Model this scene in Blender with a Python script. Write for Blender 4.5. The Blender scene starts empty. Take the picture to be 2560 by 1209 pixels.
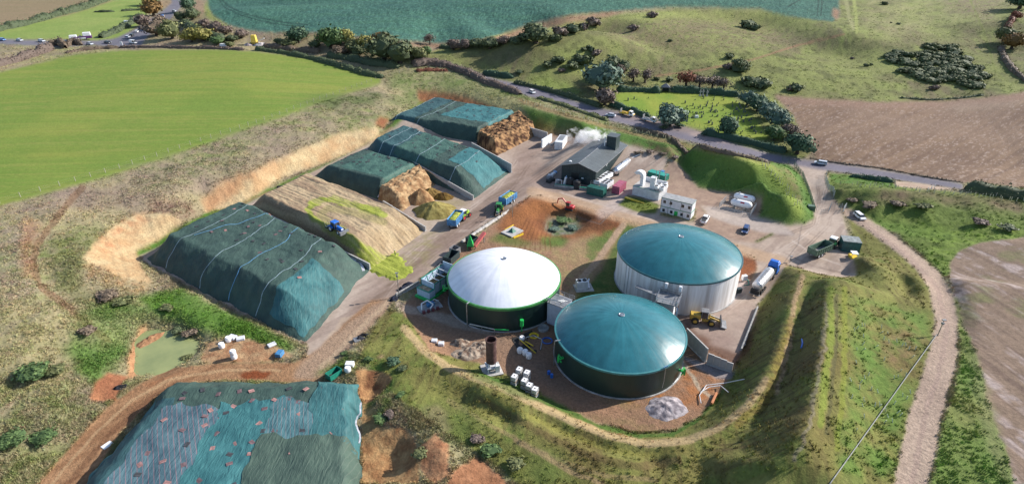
import bpy, bmesh, math, random
import numpy as np
from mathutils import Vector, Matrix, geometry
random.seed(7); np.random.seed(7)
S = bpy.context.scene
COL = S.collection
# ---------------------------------------------------------------- camera, sky, sun, exposure
F, PITCH, HC = 1500.0, math.radians(29.0), 78.6
CP, SP = math.cos(PITCH), math.sin(PITCH)
cam = bpy.data.cameras.new('camera'); camo = bpy.data.objects.new('camera', cam); COL.objects.link(camo)
camo.location = (0, 0, HC); camo.rotation_euler = (math.pi/2-PITCH, 0, 0)
cam.sensor_width = 36; cam.lens = F/2560*36; cam.clip_start = 1; cam.clip_end = 9000
S.camera = camo
SUN_AZ, SUN_EL = math.radians(18), math.radians(31)
W = bpy.data.worlds.new('World'); S.world = W; W.use_nodes = True
nt = W.node_tree; bg = nt.nodes['Background']
sky = nt.nodes.new('ShaderNodeTexSky'); sky.sky_type = 'NISHITA'; sky.sun_disc = False
sky.sun_elevation = SUN_EL; sky.sun_rotation = math.pi/2-SUN_AZ
sky.altitude = 100; sky.air_density = 1.0; sky.dust_density = 1.0
nt.links.new(sky.outputs[0], bg.inputs[0]); bg.inputs[1].default_value = 0.115
sl = bpy.data.lights.new('sun', 'SUN'); sl.energy = 4.9; sl.angle = math.radians(0.6); sl.color = (1.0, .93, .84)
so = bpy.data.objects.new('sun', sl); COL.objects.link(so)
sd = Vector((math.cos(SUN_EL)*math.cos(SUN_AZ), math.cos(SUN_EL)*math.sin(SUN_AZ), math.sin(SUN_EL)))
so.rotation_euler = sd.to_track_quat('Z', 'Y').to_euler(); so.location = (200, 60, 200)
S.cycles.volume_bounces = 5
S.view_settings.view_transform = 'Standard'; S.view_settings.look = 'None'
S.view_settings.exposure = 0.70; S.view_settings.gamma = 1; S.view_settings.use_curve_mapping = False

# ---------------------------------------------------------------- helpers
KA = 0.60
def lin(r, g, b, k=KA):
    o = []
    for c in (r, g, b):
        c /= 255.0
        o.append(k*(c/12.92 if c <= .04045 else ((c+.055)/1.055)**2.4))
    return tuple(o)
def gp(px, py, z=0.0):
    """a point of the survey: picture pixel (2560 wide) seen at height z, as world x, y"""
    u = (px-1280)/F; v = (py-604.5)/F
    t = (z-HC)/(-(SP+v*CP))
    return (u*t, (CP-v*SP)*t)
def proj(x, y, z):
    Z = y*CP+(HC-z)*SP
    return 1280+F*x/Z, 604.5+F*((HC-z)*CP-y*SP)/Z

def _hash(ix, iy, s):
    h = (ix*374761393+iy*668265263+s*974634777) & 0xffffffff
    h = ((h ^ (h >> 13))*1274126177) & 0xffffffff
    return ((h ^ (h >> 16)) & 0xffff)/65535.0
def vnoise(x, y, s=0):
    ix = np.floor(x).astype(np.int64); iy = np.floor(y).astype(np.int64)
    fx = x-ix; fy = y-iy; fx = fx*fx*(3-2*fx); fy = fy*fy*(3-2*fy)
    a = _hash(ix, iy, s); b = _hash(ix+1, iy, s); c = _hash(ix, iy+1, s); d = _hash(ix+1, iy+1, s)
    return (a*(1-fx)+b*fx)*(1-fy)+(c*(1-fx)+d*fx)*fy
def fbm(x, y, s=0, o=4, g=.5):
    """0..1 around .5"""
    r = 0; a = 1; t = 0
    for i in range(o):
        r = r+a*vnoise(x*2**i+i*17.3, y*2**i-i*9.1, s+i*31); t += a; a *= g
    return r/t
def sst(x, a, b):
    t = np.clip((x-a)/(b-a), 0, 1); return t*t*(3-2*t)

def setp(o, label=None, cat=None, group=None, kind=None):
    if label: o['label'] = label
    if cat: o['category'] = cat
    if group: o['group'] = group
    if kind: o['kind'] = kind
    return o
def empty(name, loc, rz, label, cat, group=None):
    o = bpy.data.objects.new(name, None); COL.objects.link(o); o.empty_display_size = .3
    o.location = loc; o.rotation_euler = (0, 0, rz)
    return setp(o, label, cat, group)
def mobj(name, me, parent=None, mat=None, loc=None, rz=None):
    o = bpy.data.objects.new(name, me); COL.objects.link(o)
    if parent: o.parent = parent
    if mat is not None and not me.materials: me.materials.append(mat)
    if loc is not None: o.location = loc
    if rz is not None: o.rotation_euler = (0, 0, rz)
    return o
def copy_tree(o, parent=None):
    c = o.copy(); COL.objects.link(c)
    if parent: c.parent = parent
    for ch in list(o.children): copy_tree(ch, c)
    return c

_mats = {}
def mat(name, col, rough=.6, metal=0, var=.12, vs=1.2, bump=0, spec=.5, col2=None, stretch=None, emit=None, world=False):
    """plain paint, metal, concrete ... with procedural soiling so nothing is one flat value"""
    if name in _mats: return _mats[name]
    m = bpy.data.materials.new(name); m.use_nodes = True; t = m.node_tree; N = t.nodes; L = t.links
    p = N['Principled BSDF']; p.inputs['Roughness'].default_value = rough; p.inputs['Metallic'].default_value = metal
    p.inputs['Specular IOR Level'].default_value = spec
    tc = N.new('ShaderNodeTexCoord'); mp = N.new('ShaderNodeMapping')
    if world: gg = N.new('ShaderNodeNewGeometry'); L.new(gg.outputs['Position'], mp.inputs[0])
    else: L.new(tc.outputs['Object'], mp.inputs[0])
    if stretch: mp.inputs['Scale'].default_value = stretch
    n = N.new('ShaderNodeTexNoise'); n.inputs['Scale'].default_value = vs; n.inputs['Detail'].default_value = 5
    n.inputs['Roughness'].default_value = .65; L.new(mp.outputs[0], n.inputs[0])
    r = N.new('ShaderNodeValToRGB'); r.color_ramp.elements[0].position = .32; r.color_ramp.elements[1].position = .68
    c1 = col2 or tuple(c*(1-2.2*var) for c in col)
    r.color_ramp.elements[0].color = (*c1, 1); r.color_ramp.elements[1].color = (*[min(1, c*(1+var)) for c in col], 1)
    L.new(n.outputs[0], r.inputs[0]); L.new(r.outputs[0], p.inputs['Base Color'])
    if bump:
        b = N.new('ShaderNodeBump'); b.inputs['Strength'].default_value = bump; b.inputs['Distance'].default_value = .1
        n2 = N.new('ShaderNodeTexNoise'); n2.inputs['Scale'].default_value = vs*6; L.new(mp.outputs[0], n2.inputs[0])
        L.new(n2.outputs[0], b.inputs['Height']); L.new(b.outputs[0], p.inputs['Normal'])
    if emit:
        p.inputs['Emission Color'].default_value = (*emit[:3], 1); p.inputs['Emission Strength'].default_value = emit[3]
    _mats[name] = m; return m
def vmat(name, rough=.95, nscale=1.5, namp=.35, bump=.6, bdist=.25, spec=.2, fine=7, stretch=None):
    """surface whose own colour is painted in the attribute 'Col', broken up by noise"""
    if name in _mats: return _mats[name]
    m = bpy.data.materials.new(name); m.use_nodes = True; t = m.node_tree; N = t.nodes; L = t.links
    p = N['Principled BSDF']; p.inputs['Roughness'].default_value = rough; p.inputs['Specular IOR Level'].default_value = spec
    a = N.new('ShaderNodeAttribute'); a.attribute_name = 'Col'
    g = N.new('ShaderNodeNewGeometry'); mp = N.new('ShaderNodeMapping'); L.new(g.outputs['Position'], mp.inputs[0])
    if stretch: mp.inputs['Scale'].default_value = stretch
    n = N.new('ShaderNodeTexNoise'); n.inputs['Scale'].default_value = nscale; n.inputs['Detail'].default_value = fine
    n.inputs['Roughness'].default_value = .7; L.new(mp.outputs[0], n.inputs[0])
    r = N.new('ShaderNodeMapRange'); r.inputs[1].default_value = .25; r.inputs[2].default_value = .75
    r.inputs[3].default_value = 1-namp; r.inputs[4].default_value = 1+namp; L.new(n.outputs[0], r.inputs[0])
    x = N.new('ShaderNodeVectorMath'); x.operation = 'SCALE'; L.new(a.outputs['Color'], x.inputs[0]); L.new(r.outputs[0], x.inputs['Scale'])
    L.new(x.outputs[0], p.inputs['Base Color'])
    if bump:
        b = N.new('ShaderNodeBump'); b.inputs['Strength'].default_value = bump; b.inputs['Distance'].default_value = bdist
        L.new(n.outputs[0], b.inputs['Height']); L.new(b.outputs[0], p.inputs['Normal'])
    _mats[name] = m; return m
def grid_mesh(name, P, faces, col=None, smooth=True):
    me = bpy.data.meshes.new(name); n = len(P); k = faces.shape[1]; nf = len(faces)
    me.vertices.add(n); me.vertices.foreach_set('co', np.ascontiguousarray(P, dtype=np.float32).ravel())
    me.loops.add(nf*k); me.loops.foreach_set('vertex_index', np.ascontiguousarray(faces, dtype=np.int32).ravel())
    me.polygons.add(nf); me.polygons.foreach_set('loop_start', np.arange(0, nf*k, k, dtype=np.int32))
    if smooth: me.polygons.foreach_set('use_smooth', np.ones(nf, bool))
    me.update(calc_edges=True); me.validate()
    if col is not None:
        a = me.color_attributes.new('Col', 'FLOAT_COLOR', 'POINT')
        c = np.ones((n, 4), np.float32); c[:, :3] = col; a.data.foreach_set('color', c.ravel())
    return me
def pip(px, py, poly):
    m = np.zeros(px.shape, bool); x = [p[0] for p in poly]; y = [p[1] for p in poly]
    r = (px > min(x)-1) & (px < max(x)+1) & (py > min(y)-1) & (py < max(y)+1)
    idx = np.nonzero(r); X = px[idx]; Y = py[idx]; s = np.zeros(X.shape, bool); j = len(poly)-1
    for i in range(len(poly)):
        if y[i] != y[j]:
            c = ((y[i] > Y) != (y[j] > Y)) & (X < (x[j]-x[i])*(Y-y[i])/(y[j]-y[i])+x[i]); s ^= c
        j = i
    m[idx] = s; return m
def pdist(px, py, line, w, closed=False):
    """distance to a polyline, 1e9 where farther than w"""
    D = np.full(px.shape, 1e9); T = np.zeros(px.shape)
    L = list(line)+([line[0]] if closed else [])
    acc = 0
    for (x0, y0), (x1, y1) in zip(L[:-1], L[1:]):
        r = (px > min(x0, x1)-w) & (px < max(x0, x1)+w) & (py > min(y0, y1)-w) & (py < max(y0, y1)+w)
        idx = np.nonzero(r); X = px[idx]; Y = py[idx]; dx = x1-x0; dy = y1-y0; l2 = dx*dx+dy*dy+1e-9
        t = np.clip(((X-x0)*dx+(Y-y0)*dy)/l2, 0, 1); d = np.hypot(X-x0-t*dx, Y-y0-t*dy)
        o = D[idx]; b = d < o; o[b] = d[b]; D[idx] = o
        tt = T[idx]; tt[b] = (acc+t*math.sqrt(l2))[b]; T[idx] = tt; acc += math.sqrt(l2)
    return D, T
# ---------------------------------------------------------------- relief: break lines of a survey -> TIN -> height raster
BL = [
 # (z, points)  z may be one value or one per point
 (10, [(-500,660),(-250,592),(-100,545),(0,512),(150,468),(300,425),(450,375),(600,325),(700,290)]),
 ([10,9.5,9,8.5], [(700,290),(800,250),(880,222),(950,197)]),
 (14, [(-600,290),(-100,200),(0,183),(150,147),(300,127),(450,122),(630,127)]),
 ([14,12,10,8.5], [(630,127),(760,143),(880,170),(950,197)]),
 (12.5, [(-400,330),(0,300),(300,260),(600,215)]),
 # sandy face beside clamps
 ([2.5,4.2,4.6,4.8,4.8,4.2,3.5], [(510,490),(562,452),(640,432),(690,402),(760,372),(860,332),(945,320)]),
 (0.1, [(520,530),(565,522),(640,488),(700,442),(780,415),(860,385),(950,346)]),
 (7, [(480,440),(600,385),(720,345),(850,300),(940,265)]),
 # floor edge behind the clamps
 (0, [(345,640),(430,585),(520,532),(640,490),(760,440),(880,392),(955,340),(1000,305),(1050,262)]),
 ([5.5,5,4.5,4.5,4], [(1045,226),(1103,230),(1169,243),(1203,256),(1290,286)]),
 (0.1, [(1052,260),(1136,277),(1200,288),(1290,303),(1335,330)]),
 ([7.5,6.5,6], [(965,215),(1000,245),(985,290)]),
 ([4,4], [(950,320),(960,300)]),
 # big sandy scoop on the left
 ([6.5,6,5.5,5.0,4.0,2], [(205,650),(225,610),(280,560),(350,535),(420,540),(465,556)]),
 ([4.5,3,1.4,.3], [(250,665),(300,690),(350,700),(385,705)]),
 (0.2, [(343,642),(350,660),(385,700)]),
 ([2.2,2,1.5,.8], [(290,640),(330,612),(380,590),(450,575)]),
 # stepped ditch in the left bank
 ([8.2,7.6,7.0,6.4,5.2,4.2,3.4,3], [(175,505),(140,560),(98,610),(90,650),(108,700),(150,740),(200,785),(260,830)]),
 ([9.0,8.4,7.8,7.2,6.2,5.4,4.6], [(160,500),(125,555),(84,605),(76,652),(94,708),(138,750),(190,795)]),
 (9, [(-200,640),(-100,600),(0,570)]), (8, [(-200,760),(0,690),(60,720)]),
 (6.5, [(-200,900),(0,820),(100,800)]), (4.5, [(-200,1050),(0,960),(150,920)]), (3, [(-250,1209),(0,1120),(120,1050)]),
 (1.5, [(280,850),(350,800),(420,780),(520,800)]), (1.0, [(470,735),(560,790),(640,820),(720,850)]), (0, [(360,655),(460,715),(560,770),(660,815),(740,858)]),
 (-1.6, [(340,930),(345,860),(365,830),(425,815),(500,855),(470,890),(400,925),(340,930)]),
 (0.2, [(318,950),(325,880),(350,815),(430,798),(520,850),(500,890),(470,912),(400,950),(318,950)]),
 (0.6, [(230,1000),(290,940)]), (2.2, [(180,920),(250,870),(290,810)]), 
 (0, [(95,1209),(180,1110),(260,1030),(350,975),(480,935),(620,925),(740,935)]),
 (0, [(210,1209),(270,1110),(360,1010),(430,960),(560,945),(780,955)]),
 (0, [(740,870),(850,780),(920,700),(980,640),(1100,560),(1250,480),(1330,440)]),
 (0, [(890,960),(905,1050),(900,1209)]), (0.4, [(935,920),(925,1209)]),
 # dug hollows at bottom middle
 ([1.5]*6, [(890,930),(920,922),(960,930),(978,945),(970,985),(940,1010)]), (-1.2, [(905,985),(935,965),(955,975),(930,1000)]),
 ([2.2]*5, [(925,1080),(960,1085),(1000,1065),(1030,1100),(1040,1170)]), (-.5, [(925,1150),(960,1120),(1000,1130),(1000,1190)]),
 (2.5, [(1020,1010),(1100,1060),(1170,1120),(1250,1180)]), (4.0, [(1090,1100),(1120,1150),(1105,1190)]),
 (1.6, [(870,870),(950,880),(1000,900),(1010,950)]), (0.2,[(850,900),(900,840),(940,790)]),
 # bund: inner toe, crest, groove, outer crest
 (0, [(1960,662),(1925,720),(1895,780),(1872,850),(1845,920),(1810,990),(1755,1050),(1690,1085),(1600,1092),(1500,1068),(1400,1022),(1330,985),(1280,962),(1200,930),(1130,895),(1080,850),(1040,800),(990,765)]),
 ([6.0,7.2,7.6,7.6,7.4,6.8,5.9,4.8,4.4,4.2,4,3.7,3.4,3,2.4,1.6,.8], [(2010,680),(1985,760),(1968,820),(1945,890),(1915,950),(1868,1015),(1800,1068),(1720,1100),(1620,1108),(1520,1088),(1420,1048),(1330,1005),(1260,970),(1180,942),(1115,915),(1055,870),(1000,805)]),
 ([5.0,5.0,4.8,4.6,4.4,4.0,3.6,3.2,3.0], [(2020,700),(2000,800),(1985,870),(1965,930),(1940,980),(1890,1050),(1820,1100),(1740,1135),(1640,1145)]),

 ([9,11.4,12.2,12.4,12.2,11.8,11,10], [(2070,690),(2066,760),(2058,860),(2045,950),(2030,1030),(2010,1100),(1970,1160),(1900,1209)]),
 (1.3, [(1640,1168),(1500,1148),(1400,1103),(1280,1050),(1180,1002),(1110,982)]),
 (4.3, [(1700,1126),(1600,1134),(1500,1115),(1400,1074),(1290,1022),(1190,975)]),
 (3.6, [(1640,1196),(1500,1182),(1380,1138),(1280,1086),(1220,1056)]),
 ([9.8]*4, [(2092,740),(2090,850),(2082,950),(2068,1060)]),
 ([10,10,10,10,10], [(2115,700),(2112,850),(2108,950),(2100,1060),(2090,1209)]),
 ([7.5]*4, [(2200,780),(2200,900),(2190,1050),(2180,1209)]),
 (3, [(1560,1240),(1760,1230)]), (5.5, [(1850,1250),(1960,1280)]), (8, [(2060,1330),(2300,1330)]), (0, [(600,1330),(900,1330)]), (2.5, [(0,1400),(300,1400),(1100,1330),(1400,1350)]),
 # hollows in the right bank
 ([4.5,6,6.2,5.5,5], [(2150,640),(2190,670),(2195,690),(2170,700),(2130,705)]), ([1.0,1.6], [(2130,640),(2128,690)]),
 ([6.5]*7, [(2218,668),(2260,668),(2300,700),(2300,750),(2270,765),(2240,740),(2220,700)]), (3.8, [(2245,690),(2265,715),(2275,745)]),
 (0, [(1335,575),(1325,545),(1355,525),(1410,512),(1460,525),(1485,555),(1460,585),(1400,605),(1350,600),(1335,575)]), (-2.2, [(1365,575),(1370,550),(1405,538),(1440,545),(1450,565),(1430,580),(1385,588),(1365,575)]),
 (1.3, [(1480,545),(1510,550),(1540,553)]), (.2, [(1470,565),(1500,578),(1545,575)]), (1.2,[(1300,520),(1345,500),(1380,508)]), (.1,[(1290,545),(1320,530)]),
 # yard edge right, track
 (0, [(2036,548),(2100,540),(2115,600),(2130,640),(2125,690),(2040,680),(1965,660)]),
 (0, [(1700,400),(1725,450),(1760,472),(1815,479),(1860,481),(1908,494),(1906,530),(1890,546),(1960,562),(2015,560),(2037,545),(2030,505),(2005,440),(1975,408)]),
 ([0,0.5,1.5,2.8,4.2,5.5,6.2,6.5,7,7,7,7], [(2110,532),(2150,555),(2210,595),(2270,645),(2320,690),(2345,740),(2360,800),(2362,860),(2345,920),(2320,1000),(2300,1100),(2280,1209)]),
 ([7]*2, [(2280,1209),(2250,1400)]),
 ([.4,1,2,3.4,5,6.2,7], [(2170,550),(2240,600),(2300,645),(2350,685),(2385,740),(2395,850),(2400,950)]),
 ([7,7,7,7.5], [(2400,700),(2450,850),(2520,1000),(2560,1209)]), (8, [(2900,700),(2900,1000),(2900,1250)]),
 # right bank between road and track
 ([4.2,5,5,5,5.5,6], [(2085,466),(2185,470),(2284,479),(2416,486),(2560,503),(2900,540)]),
 ([0.3,.6,1,2,4,6], [(2108,512),(2195,551),(2284,567),(2350,577),(2480,590),(2800,600)]),
 (1, [(2066,455),(2070,480),(2090,505)]),
 # road (slightly domed strip) both edges
 ([9,8,7,6,5.4,5,4,3,2,1.2,.6,.3,.6,1.5,2.5,4], [(1130,160),(1180,178),(1240,200),(1300,214),(1360,230),(1430,254),(1500,274),(1600,300),(1700,324),(1840,362),(1920,385),(2000,399),(2100,412),(2200,427),(2300,443),(2408,461)]),
 ([9,8,7,6,5.4,5,4,3,2,1.2,.6], [(1120,168),(1160,186),(1230,212),(1300,234),(1360,252),(1440,280),(1520,303),(1600,322),(1700,347),(1840,383),(1920,402)]),
 ([.6,1.5,2.5,4,5], [(2120,432),(2230,447),(2300,457),(2405,472),(2560,490)]),
 # bank crest (fence) between site and road
 ([8.5,8.5,8.5,8.2,8,7.8,7.6,7.6,7.8,8,8.4,8.4,7,4], [(1110,188),(1200,213),(1279,241),(1379,275),(1445,294),(1512,310),(1578,326),(1661,344),(1743,361),(1810,377),(1880,408),(1919,440),(1958,482),(1984,520)]),
 ([.1,.1,.1,.1], [(1345,338),(1440,345),(1560,368),(1650,392)]),
 ([4.2,2.6,1.2], [(1965,415),(1993,455),(2012,500)]), 
 # far country
 (14, [(0,125),(150,112),(250,108),(380,60),(470,20)]), (15, [(0,70),(200,20),(400,0)]),
 ([13,12,11], [(640,118),(800,130),(950,150)]), ([10,9.5],[(1000,170),(1090,150)]),
 (18, [(520,60),(620,80),(800,90),(950,105)]), (19, [(1030,112),(1150,106),(1250,88)]),
 (24, [(540,20),(900,10),(1400,10),(1900,0)]),
 (21, [(1250,88),(1350,62),(1500,38),(1700,24),(1920,30)]), (20.5, [(1920,30),(2060,56),(2130,78)]),
 ([13.5,15.5,18,20.5,22,22,19.5,16.5,14], [(1110,135),(1220,120),(1300,112),(1400,95),(1480,84),(1580,60),(1680,50),(1800,50),(1900,64)]),
 ([10,11,12.5,12,10], [(1180,150),(1280,118),(1380,92),(1480,95),(1560,112)]),
 ([8,8,7,6,5.5], [(1200,170),(1330,190),(1450,205),(1560,190),(1700,200)]),
 ([5.4,5,4.6,4.2,4], [(1540,250),(1640,225),(1800,228),(1900,240),(1950,260)]),
 ([13,14,14,12,9], [(1560,110),(1700,110),(1850,110),(2000,115),(2100,140)]),
 (9, [(1700,165),(1850,170),(2000,180)]),
 (5, [(1870,225),(2000,235),(2150,246),(2400,246)]), ([6,8,10],[(2400,246),(2480,235),(2600,210)]),
 ([19,13,8], [(2140,80),(2250,130),(2200,200)]), ([22,18,13,9],[(2300,0),(2330,70),(2400,130),(2480,200)]),
 (3.5, [(2050,300),(2250,320),(2500,330)]), (2.0, [(2100,380),(2300,400),(2560,420)]), (7, [(2900,300),(2900,420)]),
 (26, [(2560,0),(2700,60)]), (14, [(2520,120),(2620,160)]), (16, [(2900,150),(3000,100)]),
]
pts = []; zs = []; edges = []
def add_line(z, P):
    n = len(P); Z = z if isinstance(z, (list, tuple)) else [z]*n
    last = None
    for i in range(n-1):
        x0, y0 = gp(*P[i], Z[i]); x1, y1 = gp(*P[i+1], Z[i+1])
        k = max(1, int(math.hypot(x1-x0, y1-y0)/9))
        for j in range(k+(1 if i == n-2 else 0)):
            t = j/k; pts.append(Vector((x0+(x1-x0)*t, y0+(y1-y0)*t))); zs.append(Z[i]+(Z[i+1]-Z[i])*t)
            if last is not None: edges.append((last, len(pts)-1))
            last = len(pts)-1
for z, P in BL: add_line(z, P)
for x, y, z in [(-700,20,8),(-300,20,4),(0,20,3),(300,20,7),(700,20,9),(-900,300,14),(900,300,12),(-120,35,3.5),(60,40,3),
                (-900,700,22),(-500,640,18),(-250,640,24),(0,640,30),(200,640,31),(420,600,28),(700,600,26),(900,600,22),
                (-1500,1200,35),(-600,1000,32),(0,1000,44),(600,1000,42),(1500,1200,38),(-3500,-300,15),(3500,-300,15),(-3500,4500,60),(3500,4500,60),(0,4500,70),(0,2200,60),(-1800,2200,50),(1800,2200,50)]:
    pts.append(Vector((x, y))); zs.append(z)
r = geometry.delaunay_2d_cdt(pts, edges, [], 0, 0.05, True)
V2 = np.array([[v.x, v.y] for v in r[0]]); zin = np.array(zs)
Z2 = np.full(len(V2), np.nan)
for i, o in enumerate(r[3]):
    if o: Z2[i] = float(np.mean([zin[k] for k in o]))
XY = np.array([[p.x, p.y] for p in pts])
for i in np.nonzero(np.isnan(Z2))[0]:
    d = np.hypot(XY[:, 0]-V2[i, 0], XY[:, 1]-V2[i, 1]); k = np.argsort(d)[:3]; w = 1/(d[k]+.05); Z2[i] = (w*zin[k]).sum()/w.sum()
def raster(x0, y0, dx, nx, ny):
    R = np.full((ny, nx), np.nan)
    for f in r[2]:
        P = V2[list(f)]; q = Z2[list(f)]
        ax, ay = (P[:, 0]-x0)/dx, (P[:, 1]-y0)/dx
        i0, i1 = max(0, int(math.floor(ax.min()))), min(nx-1, int(math.ceil(ax.max())))
        j0, j1 = max(0, int(math.floor(ay.min()))), min(ny-1, int(math.ceil(ay.max())))
        if i1 < i0 or j1 < j0: continue
        gx, gy = np.meshgrid(np.arange(i0, i1+1), np.arange(j0, j1+1))
        d = (ay[1]-ay[2])*(ax[0]-ax[2])+(ax[2]-ax[1])*(ay[0]-ay[2])
        if abs(d) < 1e-9: continue
        a = ((ay[1]-ay[2])*(gx-ax[2])+(ax[2]-ax[1])*(gy-ay[2]))/d
        b = ((ay[2]-ay[0])*(gx-ax[2])+(ax[0]-ax[2])*(gy-ay[2]))/d
        c = 1-a-b; m = (a >= -1e-6) & (b >= -1e-6) & (c >= -1e-6)
        z = a*q[0]+b*q[1]+c*q[2]
        s = R[j0:j1+1, i0:i1+1]; s[m] = z[m]
    R[np.isnan(R)] = 10
    return R
def blur(A, k, it=2, ax=(0, 1)):
    for _ in range(it):
        for a in ax:
            P = np.concatenate([np.repeat(A.take([0], a), k, a), A, np.repeat(A.take([-1], a), k, a)], a)
            cs = np.cumsum(P, a); z = np.zeros_like(cs.take([0], a)); cs = np.concatenate([z, cs], a)
            n = A.shape[a]; w = 2*k+1
            A = (cs.take(range(w, w+n), a)-cs.take(range(0, n), a))/w
    return A
FX0, FY0, FD = -640.0, 25.0, 0.8
RF = raster(FX0, FY0, FD, 1600, 940); RFb = blur(RF, 7, 3); RF = blur(RF, 1, 2)
gyy = FY0+np.arange(RF.shape[0])*FD; wfar = sst(gyy, 190, 270)[:, None]
RF = RF*(1-wfar)+RFb*wfar
RC = raster(-4000, -500, 20, 401, 260); RC = blur(RC, 1, 1)
def _bil(R, fx, fy):
    ny, nx = R.shape; fx = np.clip(fx, 0, nx-1.001); fy = np.clip(fy, 0, ny-1.001)
    i = fx.astype(int); j = fy.astype(int); a = fx-i; b = fy-j
    return (R[j, i]*(1-a)+R[j, i+1]*a)*(1-b)+(R[j+1, i]*(1-a)+R[j+1, i+1]*a)*b
def hgt(x, y):
    x = np.asarray(x, float); y = np.asarray(y, float)
    zf = _bil(RF, (x-FX0)/FD, (y-FY0)/FD); zc = _bil(RC, (x+4000)/20, (y+500)/20)
    x1 = FX0+FD*(RF.shape[1]-1); y1 = FY0+FD*(RF.shape[0]-1)
    w = sst(np.minimum(np.minimum(x-FX0, x1-x), np.minimum(y-FY0, y1-y)), 0, 25)
    return zf*w+zc*(1-w)
def on(px, py):
    """ground point seen at a pixel (march down the sight line onto the relief)"""
    z = 0.0
    u = (px-1280)/F; v = (py-604.5)/F; d = (u, CP-v*SP, -(SP+v*CP))
    t0 = (HC-40)/-d[2]; t1 = (HC+4)/-d[2]; ts = np.linspace(t0, t1, 1200)
    X = ts*d[0]; Y = ts*d[1]; Zr = HC+ts*d[2]; g = hgt(X, Y)
    k = np.nonzero(Zr <= g)[0]; k = k[0] if len(k) else len(ts)-1
    return Vector((float(X[k]), float(Y[k]), float(g[k])))
def onr(x, y): return float(hgt(x, y))
# ---------------------------------------------------------------- the ground as one sheet, cut into its named surfaces
pys = list(np.arange(1292, -62, -2.05))
dist = [(CP-(p-604.5)/F*SP)*(HC/(SP+(p-604.5)/F*CP)) for p in pys]
near = list(np.linspace(2, dist[0]-1.5, 16)); far = []
d = dist[-1]; st = dist[-1]-dist[-2]
while d < 4300: st *= 1.10; d += st; far.append(d)
Yr = np.array(near+dist+far)
us = list(np.arange(-1500, 1500.1, 2.4)); st = 2.4; u = 1500
ext = []
while u < 5200: st *= 1.16; u += st; ext.append(u)
us = np.array([-e for e in ext[::-1]]+us+ext)/F
YY, UU = np.meshgrid(Yr, us, indexing='ij')
XX = UU*(YY*CP+HC*SP); NR, NC = XX.shape
ZZ = hgt(XX, YY)
GX, GY = proj(XX, YY, ZZ)
ok = (YY*CP+(HC-ZZ)*SP) > 5
GX = np.where(ok & (YY > 40), GX, -9999); GY = np.where(ok & (YY > 40), GY, 9999)
jx = (fbm(XX*.6, YY*.6, 3, 3)-.5); jy = (fbm(XX*.6, YY*.6, 4, 3)-.5)
Zpx = F/(YY*CP+HC*SP)          # pixels per metre at each vertex
def M(poly, soft=1, rag=0.0):
    m = pip(GX+jx*rag*2*Zpx, GY+jy*rag*2*Zpx*.6, poly).astype(float)
    return blur(m, soft, 2) if soft else m
def LN(line, w, soft=1, rag=0.0, closed=False):
    D, T = pdist(GX+jx*rag*2*Zpx, GY+jy*rag*2*Zpx*.6, line, w*3+4, closed)
    return 1-sst(D, w*.55, w*1.25+1)
C = np.zeros((NR, NC, 3))
def mixc(m, c, a=1.0):
    global C
    m = (m*a)[..., None]; C = C*(1-m)+np.asarray(c)*m
def tone(a, b, n): n = n[..., None]; return np.asarray(a)*(1-n)+np.asarray(b)*n
n_big = fbm(XX/38, YY/38, 11, 4); n_mid = fbm(XX/9, YY/9, 12, 4); n_fin = fbm(XX/1.6, YY/1.6, 13, 4); n_pix = fbm(XX/.45, YY/.45, 14, 2)
def ctr(n, k=2.2): return np.clip((n-.5)*k+.5, 0, 1)
dx_, dy_ = math.cos(.6), math.sin(.6)
def streak(ang, a, b, s, o=3):
    c, q = math.cos(ang), math.sin(ang); return fbm((XX*c+YY*q)/a, (-XX*q+YY*c)/b, s, o)
# colours seen in sun
dry1, dry2, dry3 = lin(180,168,132), lin(158,142,124), lin(132,144,86)
C[:] = tone(tone(dry1, dry2, ctr(n_mid)), dry3, ctr(n_big, 3)*ctr(n_fin, 1.5))
Rel = np.full((NR, NC), .22)     # roughness of the relief, metres
Cls = np.zeros((NR, NC), np.int8)
NAMES = ['rough_grassland','green_field','stubble_field','pasture','crop_field','ploughed_field','chalky_field','hillside','churchyard_lawn',
         'road','farm_track','haul_road','concrete_yard','excavated_soil','sandy_bank','grass_bank','bund','grass_verge','gravel_yard']
def zone(name, poly, ca, cb, n, rag=.3, soft=1, rel=None, a=1):
    m = M(poly, soft, rag); mixc(m, tone(ca, cb, ctr(n)) if n is not None else ca, a)
    global Rel
    if rel is not None: Rel = Rel*(1-m)+rel*m
    if name: Cls[m > .5] = NAMES.index(name)
    return m
# --- far fields
zone('hillside', [(1010,150),(1110,120),(1250,98),(1350,66),(1500,40),(1700,24),(1920,26),(2060,52),(2098,46),(2100,-80),(2800,-80),(2800,205),(2560,232),(2450,248),(2350,257),(2200,257),(2050,251),(1935,240),(1990,300),(2030,380),(2000,400),(1840,362),(1700,324),(1560,285),(1430,254),(1300,214),(1180,178)],
     lin(150,160,92), lin(130,130,86), n_mid, rel=.16)
hm = Cls == 7
hmf = blur(hm.astype(float), 1, 1)
st1 = streak(1.25, 14, 2.2, 21)
mixc(hmf*sst(n_big, .5, .68)*ctr(st1), lin(128,116,92), .75)
mixc(hmf*sst(1-n_big, .5, .66), lin(156,164,96), .5)
mixc(hmf*sst(fbm(XX/4, YY/4, 77, 3), .56, .72), lin(104,110,66), .7)
mixc(M([(1480,60),(1750,40),(1900,60),(2080,95),(2000,120),(1700,130),(1560,105)], 4, 3)*ctr(n_fin), lin(146,130,104), .75)
mixc(M([(1110,118),(1300,110),(1420,95),(1480,84),(1470,100),(1330,125),(1180,150)], 3, 2), lin(120,114,84), .6)
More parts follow.
